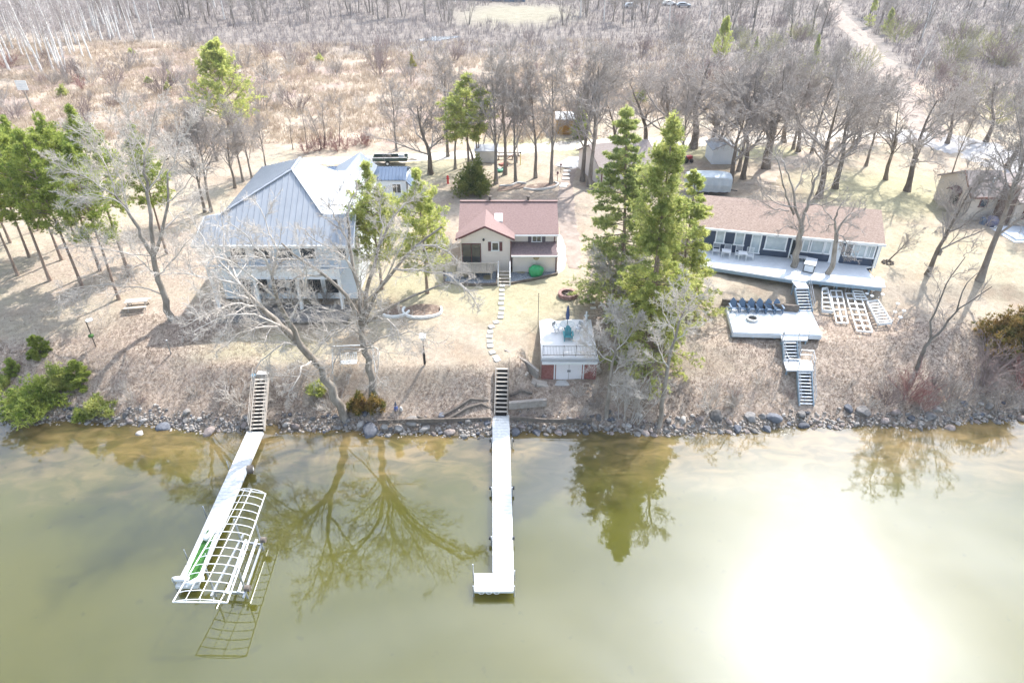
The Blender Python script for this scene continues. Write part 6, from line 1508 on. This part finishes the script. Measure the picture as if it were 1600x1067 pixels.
mid = [
 ('oak0', 673, 272, 118, 'spreading bare oak beside the trailer behind the mauve roofed house', 1.15),
 ('vase0', 775, 287, 105, 'bare tree directly behind the rounded evergreen', 1.0), ('vase1', 789, 273, 95, 'bare tree leaning on the tyre toy', 1.0), ('vase2', 806, 286, 108, 'straight bare tree at the long mulch bed', .8),
 ('vase3', 837, 278, 98, 'bare tree left of the curved mulch bed, standing by itself', .9), ('vase0', 861, 288, 96, 'bare tree growing in the right end of the curved mulch bed', .9), ('vase1', 910, 283, 88, 'bare tree at the left wall of the cream garage', 1.1), ('vase2', 920, 291, 90, 'bare tree in front of the cream garage corner', 1.05),
 ('vase3', 711, 264, 128, 'bare tree between the spreading oak and the rounded evergreen', .9),
 ('oak1', 1082, 232, 42, 'broad bare oak behind the two spruces, the widest crown by the road', 1.45), ('oak2', 1010, 226, 75, 'bare oak behind the cream garage', 1.1),
 ('oak3', 1140, 285, 108, 'bare oak just right of the covered boat', 1.0), ('vase0', 1154, 267, 95, 'bare oak second to the right of the covered boat', 1.05), ('oak0', 1161, 280, 92, 'bare oak third to the right of the covered boat', 1.0),
 ('oak1', 1195, 264, 84, 'left bare oak of the twin pair behind the navy house', 1.1), ('vase1', 1200, 264, 92, 'right bare oak of the twin pair behind the navy house', 1.1),
 ('vase2', 1239, 234, 90, 'bare oak by the gravel road, left of three close together', 1.0), ('oak2', 1248, 237, 84, 'bare oak by the gravel road, middle of three close together', 1.0), ('vase3', 1268, 240, 88, 'bare oak by the gravel road, right of three close together', 1.0),
 ('oak3', 1279, 309, 72, 'big bare oak on the lawn right behind the deck oak', 1.0), ('oak0', 1305, 294, 85, 'bare oak halfway between the navy house and the gravel road', .95),
 ('vase0', 1353, 259, 128, 'small bare oak on the green lawn, left of three', 1.0), ('oak1', 1384, 281, 118, 'bare oak with a forked crown on the green lawn, middle of three', .85), ('oak2', 1417, 299, 92, 'tall dark bare oak on the green lawn, right of three', 1.0),
 ('oak3', 1448, 430, 220, 'bare oak with a nest box on the dry lawn right of the navy house', .75), ('vase1', 1531, 438, 150, 'thick dark bare oak nearest the slope in front of the tan house', 1.0),
 ('vase3', 1486, 275, 168, 'bare oak on the grey drive left of the tan house', .6), ('oak1', 1572, 262, 95, 'bare oak behind the tan house roof', 1.1), ('oak2', 1608, 300, 130, 'bare oak at the right edge above the tan house', 1.1), ('vase2', 1604, 350, 200, 'bare tree behind the tan house porch', .6),
 ('vase2', 320, 332, 175, 'left thin bare tree of the pair at the large house back corner', .9), ('vase3', 330, 331, 168, 'right thin bare tree of the pair at the large house back corner', .9), ('oak1', 367, 294, 172, 'leaning bare tree on the shaded slope behind the large house', .8), ('vase0', 380, 284, 170, 'thick bare tree at the left edge of the metal roof', .9), ('vase1', 394, 279, 180, 'slim bare tree beside the left edge of the metal roof', .9), ('vase2', 416, 268, 178, 'slim bare tree above the metal roof', .9),
 ('oak2', 300, 262, 158, 'pale bare tree among the shrubs left of the large house', .9), ('oak3', 340, 252, 150, 'pale bare tree below the bushy white pine', .9), ('oak0', 262, 250, 160, 'spreading bare tree at the marsh edge behind the silvery tree', .8),
 ('clump0', 503, 232, 150, 'dark many stemmed bare tree over the red bushes, the largest of that clump', .9), ('thin0', 480, 234, 150, 'thin leaning bare tree at the left of the red bushes', 1.0), ('thin1', 531, 229, 140, 'thin upright bare tree at the right of the red bushes', 1.0), ('thin2', 458, 234, 165, 'thin bare tree standing apart left of the red bushes', 1.0),
 ('vase3', 1060, 268, 128, 'bare tree between the spruces and the covered boat', 1.0), ('oak3', 1118, 250, 105, 'bare oak behind the small grey blue shed', 1.0), ('oak2', 960, 238, 112, 'bare tree behind the cream garage roof', 1.0), ('clump1', 893, 205, 105, 'many stemmed tree behind the ochre shed', 1.0),
 ('clump1', 745, 250, 108, 'many stemmed bare tree by the low grey shed', 1.0), ('vase0', 700, 245, 100, 'bare tree on the track behind the tall left pine', 1.0), ('oak0', 1112, 240, 62, 'broad bare oak filling the gap right of the widest one', 1.3), ('oak3', 1045, 245, 70, 'bare oak half hidden behind the right spruce', 1.2), ('oak1', 1225, 222, 78, 'bare oak across the gravel road behind the three close ones', 1.2), ('oak2', 1340, 222, 92, 'bare oak across the gravel road left of the dirt road', 1.1), ('oak3', 1480, 225, 105, 'bare oak at the inner bend of the grey drive', 1.2), ('oak0', 1540, 222, 88, 'bare oak behind the grey drive, right of the one at its bend', 1.2), ('vase1', 620, 236, 128, 'bare tree at the marsh edge left of the spreading oak', .9), ('vase1', 1330, 238, 120, 'bare tree at the fork of the dirt track', 1.0)]
for k, px, py, top, lb, wd in mid: bt(k, px, py, top, lb, None, 'bare_tree', None, wd * 1.18)
g = G(1385, 411); o = bt('oak1', 1385, 411, 330, 'crooked leaning bare tree with a stone ring at the right corner of the navy house', None, 'bare_tree', None, .7, .45)
x, y, z = G(1387, 411); t = thing('stone_ring', 'ring of brown stones round the foot of the leaning tree', 'stones', (x, y, z)); b = MB()
for i in range(9): a = i * .7; b.lathe([(.1, -.02), (.14, .08), (.06, .18)], (.45 * math.cos(a), .4 * math.sin(a), 0), 7)
b.build('stones', M_darkwood, t)
x, y, z = G(1448, 430); t = thing('nest_box', 'small wooden nest box on the oak right of the navy house', 'nest box', (x + .3, y - .2, z + 2.3)); MB().box((0, 0, 0), (.22, .22, .4)).build('box', M_bark, t); MB().box((0, -.03, .24), (.28, .3, .05)).build('roof', M_bark, t)

# ---- pines
PV = {}
for i in range(4): PV['red%d' % i] = (pine(200 + i, 16, .17, .4, 2.7, 7, .1, .30, .055, 9, limbs=46), (M_pinebark, M_needle), 16)
for i in range(2): PV['yel%d' % i] = (pine(210 + i, 14, .18, .22, 2.9, 9, .1, .28, .055, 10, limbs=66), (M_pinebark, M_needle_y), 14)
PV['spr'] = (pine(220, 17, .2, .06, 3.5, 8, .01, .2, .045, 9, shape='spruce', limbs=170), (M_pinebark, M_spruce), 17)
PV['spr2'] = (pine(221, 17, .2, .03, 3.3, 7, .04, .24, .05, 9, shape='cone', limbs=85), (M_pinebark, M_needle_y), 17)
PV['yel2'] = (pine(232, 14, .18, .42, 2.7, 8, .1, .30, .06, 10, limbs=40), (M_pinebark, M_needle_y), 14)
PV['spr3'] = (pine(231, 14, .17, .03, 3.6, 7, .0, .24, .05, 9, shape='spruce', limbs=110), (M_pinebark, M_needle_y), 14)
PV['wp'] = (pine(222, 12, .22, .1, 4.6, 9, .16, .34, .06, 11, shape='whitepine', limbs=54), (M_pinebark, M_needle_y), 12)
PV['small'] = (pine(223, 3, .06, .03, 1.0, 14, .05, .22, .06, 10, shape='spruce', limbs=30), (M_pinebark, M_needle), 3)
def pt(key, px, py, top, label, name='pine_tree', group=None, wide=1.0, rz=None):
    ms, mm, H = PV[key]; g = G(px, py); zt = PY(px, top, g[1])[2]; s = (zt - g[2]) / H
    return tree_obj(name, label, 'tree', ms, mm, g, rr.uniform(0, 6.28) if rz is None else rz, (s * wide, s * wide, s), group)
pines = [('red0', 28, 430, 205, 'red pine second from the left edge in the front row of the grove'), ('red1', 78, 438, 180, 'red pine in the front row with a long bare trunk, third from the left edge'), ('red2', 46, 402, 190, 'red pine in the second row near the left edge'), ('red3', 16, 379, 175, 'red pine in the back row at the left edge'),
 ('red0', 96, 406, 178, 'red pine in the second row behind the long trunked pine'), ('red1', 129, 449, 195, 'red pine nearest the lake in the grove'), ('red2', 157, 423, 172, 'red pine behind the silvery tree, left of its trunk'), ('red3', 186, 468, 215, 'red pine at the right front of the grove next to the picnic table'), ('red0', 202, 431, 160, 'red pine seen through the silvery bare tree'), ('red1', 261, 397, 190, 'red pine at the right end of the grove by the metal roofed house'), ('red2', -18, 425, 200, 'red pine cut by the left edge of the picture'), ('red3', 5, 345, 170, 'farthest red pine at the left edge'), ('red2', 120, 380, 178, 'red pine in the back row of the grove'), ('red0', 60, 360, 172, 'red pine at the back left of the grove')]
for k, px, py, top, lb in pines: pt(k, px, py, top, lb, 'red_pine')
pt('yel0', 668, 458, 262, 'tall open pine with yellow green needles left of the cream house', wide=1.05)
pt('yel1', 597, 452, 252, 'pine with yellow green needles in front of the large metal roof', wide=.95)
pt('yel2', 733, 288, 112, 'tall pine with a bare lower trunk behind the rounded evergreen', wide=1.3)
pt('wp', 358, 200, 68, 'broad bushy white pine alone at the near edge of the marsh', 'white_pine', wide=1.15)
pt('spr', 968, 478, 160, 'tall pointed spruce, left of the pair between the two houses', 'spruce_tree', wide=1.12)
pt('spr2', 1012, 550, 172, 'tallest full green conifer, right of the pair between the two houses', 'conifer', wide=1.0)
pt('spr3', 1056, 482, 258, 'lighter green conifer overlapping the left end of the navy house', 'conifer', wide=1.1)
pt('spr3', 1008, 560, 300, 'yellow green conifer in front of the tallest one, nearest the boathouse', 'conifer', wide=1.05)
pt('wp', 1124, 96, 28, 'bright green pine rising above the bare oaks by the road', 'pine_tree', wide=.75)
pt('spr', 1272, 98, 52, 'small dark green conifer left of the dirt road', 'spruce_tree'); pt('spr', 1179, 88, 56, 'tiny green conifer right of the bright green pine', 'spruce_tree'); pt('wp', 1384, 55, 14, 'dark green conifer by the dirt road at the top', 'conifer', wide=.7); pt('spr2', 1358, 42, -8, 'grey green conifer left of the dark one at the top of the road', 'conifer')
for k, (a, b, tp, lb) in enumerate(((62, 553, 522, 'little young spruce standing on the brown bank'), (22, 580, 558, 'small yellow green spruce seedling beside the young spruce'), (125, 596, 562, 'young spruce behind the large green bush'))): pt('small', a, b, tp, lb, 'young_spruce', wide=1.3)
def bush(label, px, py, w, h, mt, seed, name='evergreen_bush', n=1600, cone=0, bl=.3, bw=.07, cat='bush', up=0):
    x, y, z = G(px, py); t = thing(name, label, cat, (x, y, z), 0); me = bush_mesh(seed, h, w, n, 9, bl, bw, cone); link('foliage', me, t, mt)
    tv = shrub(seed + 500, h * .8, 7, .4, .03, 2, 0, 'stems'); link('stems', tv, t, M_pinebark); return t
bush('rounded evergreen cedar behind the mauve roofed house', 742, 303, 2.8, 5.0, M_cedar, 301, 'cedar_tree', 3600, .6, .26, .06, 'tree')
bush('large spreading green bush at the left on the bank', 58, 636, 2.7, 2.4, M_needle, 302, n=2400)
bush('green bush behind the large spreading one on the left bank', 95, 604, 1.2, 2.2, M_needle_y, 303, n=900)
bush('low yellow green bush above the left rocks', 155, 643, 1.35, 1.3, M_needle_y, 304, n=700)
bush('low dark green bush between the two on the left bank', 128, 652, .7, .7, M_needle, 305, n=300)
bush('yellow green bush cut by the left edge', 2, 602, .9, 1.0, M_needle_y, 306, n=500)
bush('rust and green spreading juniper at the right edge', 1578, 545, 2.9, 4.2, M_juni, 307, 'juniper', 3800, .45, .34, .07)
bush('small green juniper under the leaning tree by the left stairs', 497, 612, .8, .9, M_needle_y, 308, n=420)
bush('olive green juniper at the foot of the wide bare tree', 562, 640, .8, 1.7, M_juni, 309, n=700); bush('olive juniper right of the wide bare tree foot', 586, 640, .7, 1.6, M_juni, 310, n=600)
bush('dark green cedar behind the cream garage trees', 905, 215, 1.4, 5.5, M_needle, 311, 'cedar_tree', 1300, .5, .36, .09, 'tree')
for k, (px, py, w_, h_, mt, lb) in enumerate(((1000, 160, 1.8, 2.4, M_cedar, 'small round cedar beside the broad oak'), (500, 96, .9, 1.6, M_needle_y, 'small lone green shrub in the marsh, left of the yellow one'), (644, 105, .9, 2.6, mat('yellow_catkins', (.42, .40, .08), .9, (.5, .46, .12), 3), 'bright yellow shrub in the middle of the marsh'), (205, 84, .8, 1.2, M_needle_y, 'yellow green shrub near the birches'), (232, 130, .7, 1.2, M_needle, 'dark green shrub in the left marsh'), (268, 128, .7, 2.0, M_needle_y, 'young pine in the left marsh'), (100, 150, 1.0, 2.4, M_needle_y, 'young pine near the weathered board'), (262, 140, .7, 1.1, M_needle_y, 'low pine seedling in the left marsh'))):
    bush(lb, px, py, w_, h_, mt, 320 + k, 'small_shrub', 260, .3, .34, .09)
SH = [shrub(400 + i, 2.3, 18, .8, .021, 7, 4, 'stems') for i in range(4)]
SHM = {}
def sh(i, m):
    k = (i, m.name)
    if k not in SHM: me = SH[i].copy(); me.materials.append(m); SHM[k] = me
    return SHM[k]
def shr(px, py, s, m, label, group=None, name='bare_shrub', i=None, sz=1.0, loc=None):
    g = G(px, py) if loc is None else loc; o = bpy.data.objects.new(name, sh(rr.randrange(4) if i is None else i, m)); COL.objects.link(o); o.location = g; o.rotation_euler = (0, 0, rr.uniform(0, 6.28)); o.scale = (s, s, s * sz); return tag(o, label, 'shrub', group)
for px, py, s, m, lb in ((520, 640, 1.0, M_twig2, 'pale tangled shrub at the foot of the leaning tree'), (620, 660, .5, M_twig, 'small grey shrub by the dark boulder'), (1545, 578, 1.3, M_mauve, 'large dusky purple shrub under the rusty juniper'), (1530, 612, 1.2, M_mauve, 'dusky shrub below the largest purple one at the right'), (1598, 600, 1.3, M_red, 'bright red twigged shrub at the right edge'), (1418, 622, 1.1, M_red, 'red twigged shrub above the rocks right of the blue stairs'), (1385, 630, .9, M_mauve, 'dusky shrub left of the red twigged one'), (1440, 640, .8, M_red, 'low red twigged shrub close to the rocks'), (1490, 640, 1.2, M_twig, 'grey shrub between the red twigs and the purple shrubs'), (1560, 640, 1.3, M_twig, 'grey shrub at the water below the purple shrubs'), (1110, 640, .9, M_twig2, 'pale shrub left of the broad grey boulder'), (1150, 632, .7, M_twig2, 'small pale shrub above the grey boulder'), (375, 632, 1.0, M_twig2, 'pale grassy shrub left of the narrow stairs'), (430, 625, .7, M_twig2, 'pale shrub right of the narrow stairs'), (465, 618, .8, M_twig, 'grey shrub between the narrow stairs and the leaning tree'), (1072, 488, .9, M_twig2, 'pale shrub with a stone heap left of the blue chairs'), (960, 480, .7, M_twig, 'grey twiggy shrub at the foot of the pointed spruce'), (455, 470, 1.3, M_twig, 'grey brush in front of the large house patio'), (410, 478, 1.2, M_twig, 'grey brush at the left of the large house patio'), (500, 475, 1.1, M_twig, 'grey brush at the right of the large house patio'), (1490, 330, 1.2, M_twig, 'grey shrub hedge beside the tan house wall')):
    shr(px, py, s, m, lb)
n = 0
while n < 48:
    px = rr.choice((rr.uniform(-10, 395), rr.uniform(420, 600), rr.uniform(860, 1240), rr.uniform(1270, 1620))); py = rr.uniform(600, 652); g = G(px, py)
    shr(0, 0, rr.uniform(.25, .55), rr.choice((M_mauve, M_twig, M_twig2, M_twig2)), 'low leafless bramble on the lake bank above the rocks', 'brambles on the lake bank', loc=g); n += 1
for k, (px, py, s) in enumerate(((495, 236, 1.0), (512, 232, 1.1), (528, 236, .9), (540, 233, .9), (568, 226, .9), (575, 228, .8), (478, 240, .8), (554, 228, .6))):
    shr(px, py, s, M_red, 'red twigged dogwood bush below the dark clump of trees at the marsh edge', 'red dogwoods at the marsh edge')

# ============================================================ marsh shrubs and the wood behind
used = []
def free(x, y, d):
    if any((x - a) ** 2 + (y - b) ** 2 < d * d for a, b in used): return False
    used.append((x, y)); return True
roadpts = np.array([G(a, b)[:2] for a, b in ((1455, 222), (1438, 190), (1415, 155), (1385, 110), (1345, 60), (1308, 22), (1288, -10), (1275, -40))])
def nearroad(x, y, d):
    for i in range(len(roadpts) - 1):
        a, b = roadpts[i], roadpts[i + 1]; t_ = np.clip(((x - a[0]) * (b[0] - a[0]) + (y - a[1]) * (b[1] - a[1])) / ((b - a) @ (b - a)), 0, 1); q = a + (b - a) * t_
        if (x - q[0]) ** 2 + (y - q[1]) ** 2 < d * d: return True
    return False
n = 0
while n < 100:
    px = rr.uniform(-40, 1080); py = rr.triangular(60, 200, 110)
    if px > 620 and py > 150: continue
    if px > 700 and py > 120 and rr.random() < .7: continue
    g = G(px, py)
    if not free(g[0], g[1], 2.0): continue
    shr(0, 0, rr.uniform(.8, 2.0), rr.choice((M_mauve, M_mauve, M_twig, M_twig2, M_red if px < 180 else M_twig)), 'low bare bush growing in the tan marsh', 'bare bushes in the marsh', loc=g); n += 1
n = 0
# right hand scrub beyond the gravel road
while n < 88:
    px = rr.uniform(1000, 1640); py = rr.uniform(35, 205)
    g = G(px, py)
    if py > 175 and px < 1420: continue
    if nearroad(g[0], g[1], 4.6) or not free(g[0], g[1], 2.2): continue
    shr(0, 0, rr.uniform(1.2, 2.6), rr.choice((M_mauve, M_mauve, M_twig, M_twig, M_olive, M_twig2)), 'bare scrub bush in the thicket beyond the gravel road', 'scrub bushes beyond the gravel road', loc=g); n += 1
# willow bushes with pale green catkins
for k, (px, py) in enumerate(((1150, 52), (1160, 72), (1260, 52), (1520, 50), (1548, 58), (1510, 82), (1470, 105), (1560, 96), (1500, 116), (1580, 90), (1590, 50), (1210, 66))):
    x, y, z = G(px, py + 8); t = thing('willow_bush', 'willow bush misted with pale yellow green catkins in the scrub', 'bush', (x, y, z), rr.uniform(0, 6), 'catkin willows in the scrub')
    if k == 0: WB = bush_mesh(600, 4.4, 3.4, 800, 5, .2, .08); WB.materials.append(leafmat('catkins', (.36, .34, .20), (.54, .52, .33), .4)); 
    link('catkins', WB, t); link('stems', sh(k % 4, M_twig), t).scale = (1.9, 1.9, 1.9); t.scale = (rr.uniform(.7, 1.1),) * 3
# birches at the far left
n = 0
while n < 75:
    px = rr.uniform(-60, 215); py = rr.uniform(55, 118) - max(0, px - 90) * .28
    if px > 150: py = min(py, 62)
    g = G(px, py)
    if not free(g[0], g[1], 1.5): continue
    k = 'birch%d' % rr.randrange(3); ms, mm, H = VAR[k]; s = rr.uniform(.9, 1.35)
    tree_obj('birch_tree', 'slim white barked birch in the grove at the far left', 'tree', ms, mm, g, rr.uniform(0, 6.28), s, 'white birches at the far left'); n += 1
for k, (px, py, tp) in enumerate(((105, 118, 45), (240, 60, -20), (395, 22, -60), (1430, 118, 40), (1440, 60, -20), (1228, 32, -15), (1590, 130, 75))):
    g = G(px, py); s = (PY(px, tp, g[1])[2] - g[2]) / 14; tree_obj('birch_tree', ['single white birch with a bent crown in front of the grove', 'white birch behind the marsh right of the grove', 'white birch in the dark wood at the top left', 'spreading pale birch right of the dirt road', 'tall pale birch farther up beside the dirt road', 'small pale birch left of the dirt road top', 'pale birch in the scrub at the right edge'][k], 'tree', VAR['birch%d' % (k % 3)][0], VAR['birch0'][1], g, rr.uniform(0, 6), (s * 1.5, s * 1.5, s))
n = 0
while n < 285:
    px = rr.uniform(-80, 1680); py = rr.choice((rr.uniform(-95, 10), rr.uniform(-60, 62), rr.uniform(10, 66)))
    if py > 40 + 10 * math.sin(px * .02) and px < 1100: py -= 22
    if ((px - 800) / 90) ** 2 + ((py - 22) / 24) ** 2 < 1: continue
    if 560 < px < 700 and 40 < py: continue
    g = G(px, py)
    if g[1] > 420 or nearroad(g[0], g[1], 5.5): continue
    if not free(g[0], g[1], 2.6): continue
    k = rr.choice(('thin0', 'thin1', 'thin2', 'clump0', 'clump1', 'clump2', 'vase0', 'oak1', 'birch1') if px < 1200 else ('thin0', 'thin1', 'clump2', 'vase2', 'oak3', 'oak1')); ms, mm, H = VAR[k]
    s = rr.uniform(.75, 1.25) * (1 if k[0] != 'o' else .8)
    tree_obj('bare_tree', 'bare grey tree in the wood beyond the marsh', 'tree', ms, mm, g, rr.uniform(0, 6.28), (s, s, s), 'bare trees of the wood beyond the marsh'); n += 1
# undergrowth reading as one mass
def mass(name, label, cat, n, sampler, m, hgt, wid, seed, fine=5, tri=True, tone=True):
    rg = np.random.default_rng(seed); x, y = sampler(rg, n); z = hx(x, y); N_ = len(x)
    c = np.stack([x, y, z - .05], 1); c = np.repeat(c, fine, 0); c[:, :2] += rg.normal(size=(len(c), 2)) * wid * 2.2
    h = (hgt if np.isscalar(hgt) else np.repeat(hgt(x, y), fine)) * rg.uniform(.5, 1.2, len(c))
    d = nrmz(np.stack([rg.normal(size=len(c)) * .35, rg.normal(size=len(c)) * .35, np.ones(len(c))], 1))
    s = nrmz(np.cross(d, rg.normal(size=d.shape))) * (wid * .5)
    V_ = np.stack([c - s, c + s, c + d * h[:, None]], 1).reshape(-1, 3); F_ = np.arange(len(c) * 3).reshape(-1, 3)
    t_ = np.repeat(np.clip(.5 + .4 * np.sin(c[:, 0] * .4) * np.sin(c[:, 1] * .5) + rg.normal(size=len(c)) * .25, 0, 1), 3)
    me = np_mesh(name, V_, [F_], {'tone': t_}); me.materials.append(m); tag(link(name, me), label, cat, kind='stuff')
def s_marsh(rg, n):
    px = rg.uniform(-120, 1120, n * 2); u = rg.random(n * 2); x = rg.uniform(-150, 45, n * 2); y = 86 + 90 * u ** 1.2
    g_, l_, m_, w_ = zones(x, y); k = (rg.random(n * 2) < m_ * (1 - .6 * w_)) & (wob(x * 1.3, y * 1.3) + rg.random(n * 2) * .5 > .55); k &= ~((y < 96) & (x > -35)) ; return x[k], y[k]
mass('marsh_reeds', 'dry tan reeds and sedge covering the marsh', 'reeds', 26000, s_marsh, M_reed, 1.0, .09, 31, 5)
def s_wood(rg, n):
    x = rg.uniform(-230, 260, n * 2); y = rg.uniform(120, 400, n * 2); g_, l_, m_, w_ = zones(x, y); k = rg.random(n * 2) < np.clip(w_ + (x > 25) * 1.0, 0, 1)
    k &= ~(((x - 0) / 17) ** 2 + ((y - 222 + 4 * np.sin(x * .3)) / 24) ** 2 < 1 + .3 * np.sin(x * .7 + y * .2))
    for i in range(len(roadpts) - 1):
        a, b = roadpts[i], roadpts[i + 1]; t_ = np.clip(((x - a[0]) * (b[0] - a[0]) + (y - a[1]) * (b[1] - a[1])) / ((b - a) @ (b - a)), 0, 1); k &= (x - a[0] - (b[0] - a[0]) * t_) ** 2 + (y - a[1] - (b[1] - a[1]) * t_) ** 2 > 18
    return x[k], y[k]
mass('wood_undergrowth', 'grey brown leafless undergrowth filling the wood', 'undergrowth', 30000, s_wood, leafmat('undergrowth_twigs', (.22, .185, .175), (.38, .335, .315), .2, 0), 2.0, .11, 32, 4)
def s_bank(rg, n):
    x = rg.uniform(-46, 46, n * 2); y = 39.9 + 1.6 * np.clip((np.abs(x) - 12) / 28, 0, 1) ** 1.3 + rg.random(n * 2) ** 1.1 * 9.5; g_, l_, m_, w_ = zones(x, y); k = rg.random(n * 2) < l_ * .8
    k &= ~((x > 2) & (x < 7) & (y > 43) & (y < 50.3)) & ~((x > 17.9) & (x < 26) & (y > 46.8) & (y < 52.5)) & ~((x > -1.8) & (x < .2)) & ~((np.abs(x + 18.8) < .8)) & ~((x > 21.5) & (x < 24.2)); return x[k], y[k]
mass('bank_grass', 'dead grass and brambles on the lake bank', 'dry grass', 24000, s_bank, M_dry, .26, .028, 33, 4)
def s_lawn(rg, n):
    x = rg.uniform(-60, 62, n); y = rg.uniform(44, 88, n); keep = wob(x * 2, y * 2) + rg.random(n) * .6 > .6
    keep &= ~((x > -26) & (x < -12) & (y > 50) & (y < 80)) & ~((x > -5.2) & (x < 4.6) & (y > 55) & (y < 66)) & ~((x > 17) & (x < 34) & (y > 46) & (y < 68)) & ~((x > 2) & (x < 7) & (y < 50.3)) & ~((x > 48) & (y > 63)) & ~((x > 9) & (x < 17) & (y > 78) & (y < 87)); return x[keep], y[keep]
mass('lawn_tufts', 'short dry lawn grass with last year leaves', 'grass', 26000, s_lawn, leafmat('lawn_blades', (.34, .27, .17), (.56, .49, .33), .3, 0), .09, .04, 34, 4)
# ------------------------------------------------------------ air
hb = bpy.data.meshes.new('haze'); b = MB(); b.box((20, 190, 19.5), (1340, 640, 55)); hb.from_pydata(b.v, [], b.f)
HZ = True
if HAZE > 0:
    hm = bpy.data.materials.new('haze_air'); hm.use_nodes = True; n_ = hm.node_tree.nodes; n_.remove(n_['Principled BSDF']); pv = n_.new('ShaderNodeVolumePrincipled'); pv.inputs['Color'].default_value = (.9, .93, 1, 1); pv.inputs['Density'].default_value = HAZE; pv.inputs['Anisotropy'].default_value = .3
    hm.node_tree.links.new(pv.outputs[0], n_['Material Output'].inputs['Volume']); hb.materials.append(hm)
    tag(link('haze', hb), 'thin pale haze in the air', 'haze', kind='stuff')
for o in list(bpy.data.objects):
    if '_w' in o: del o['_w']
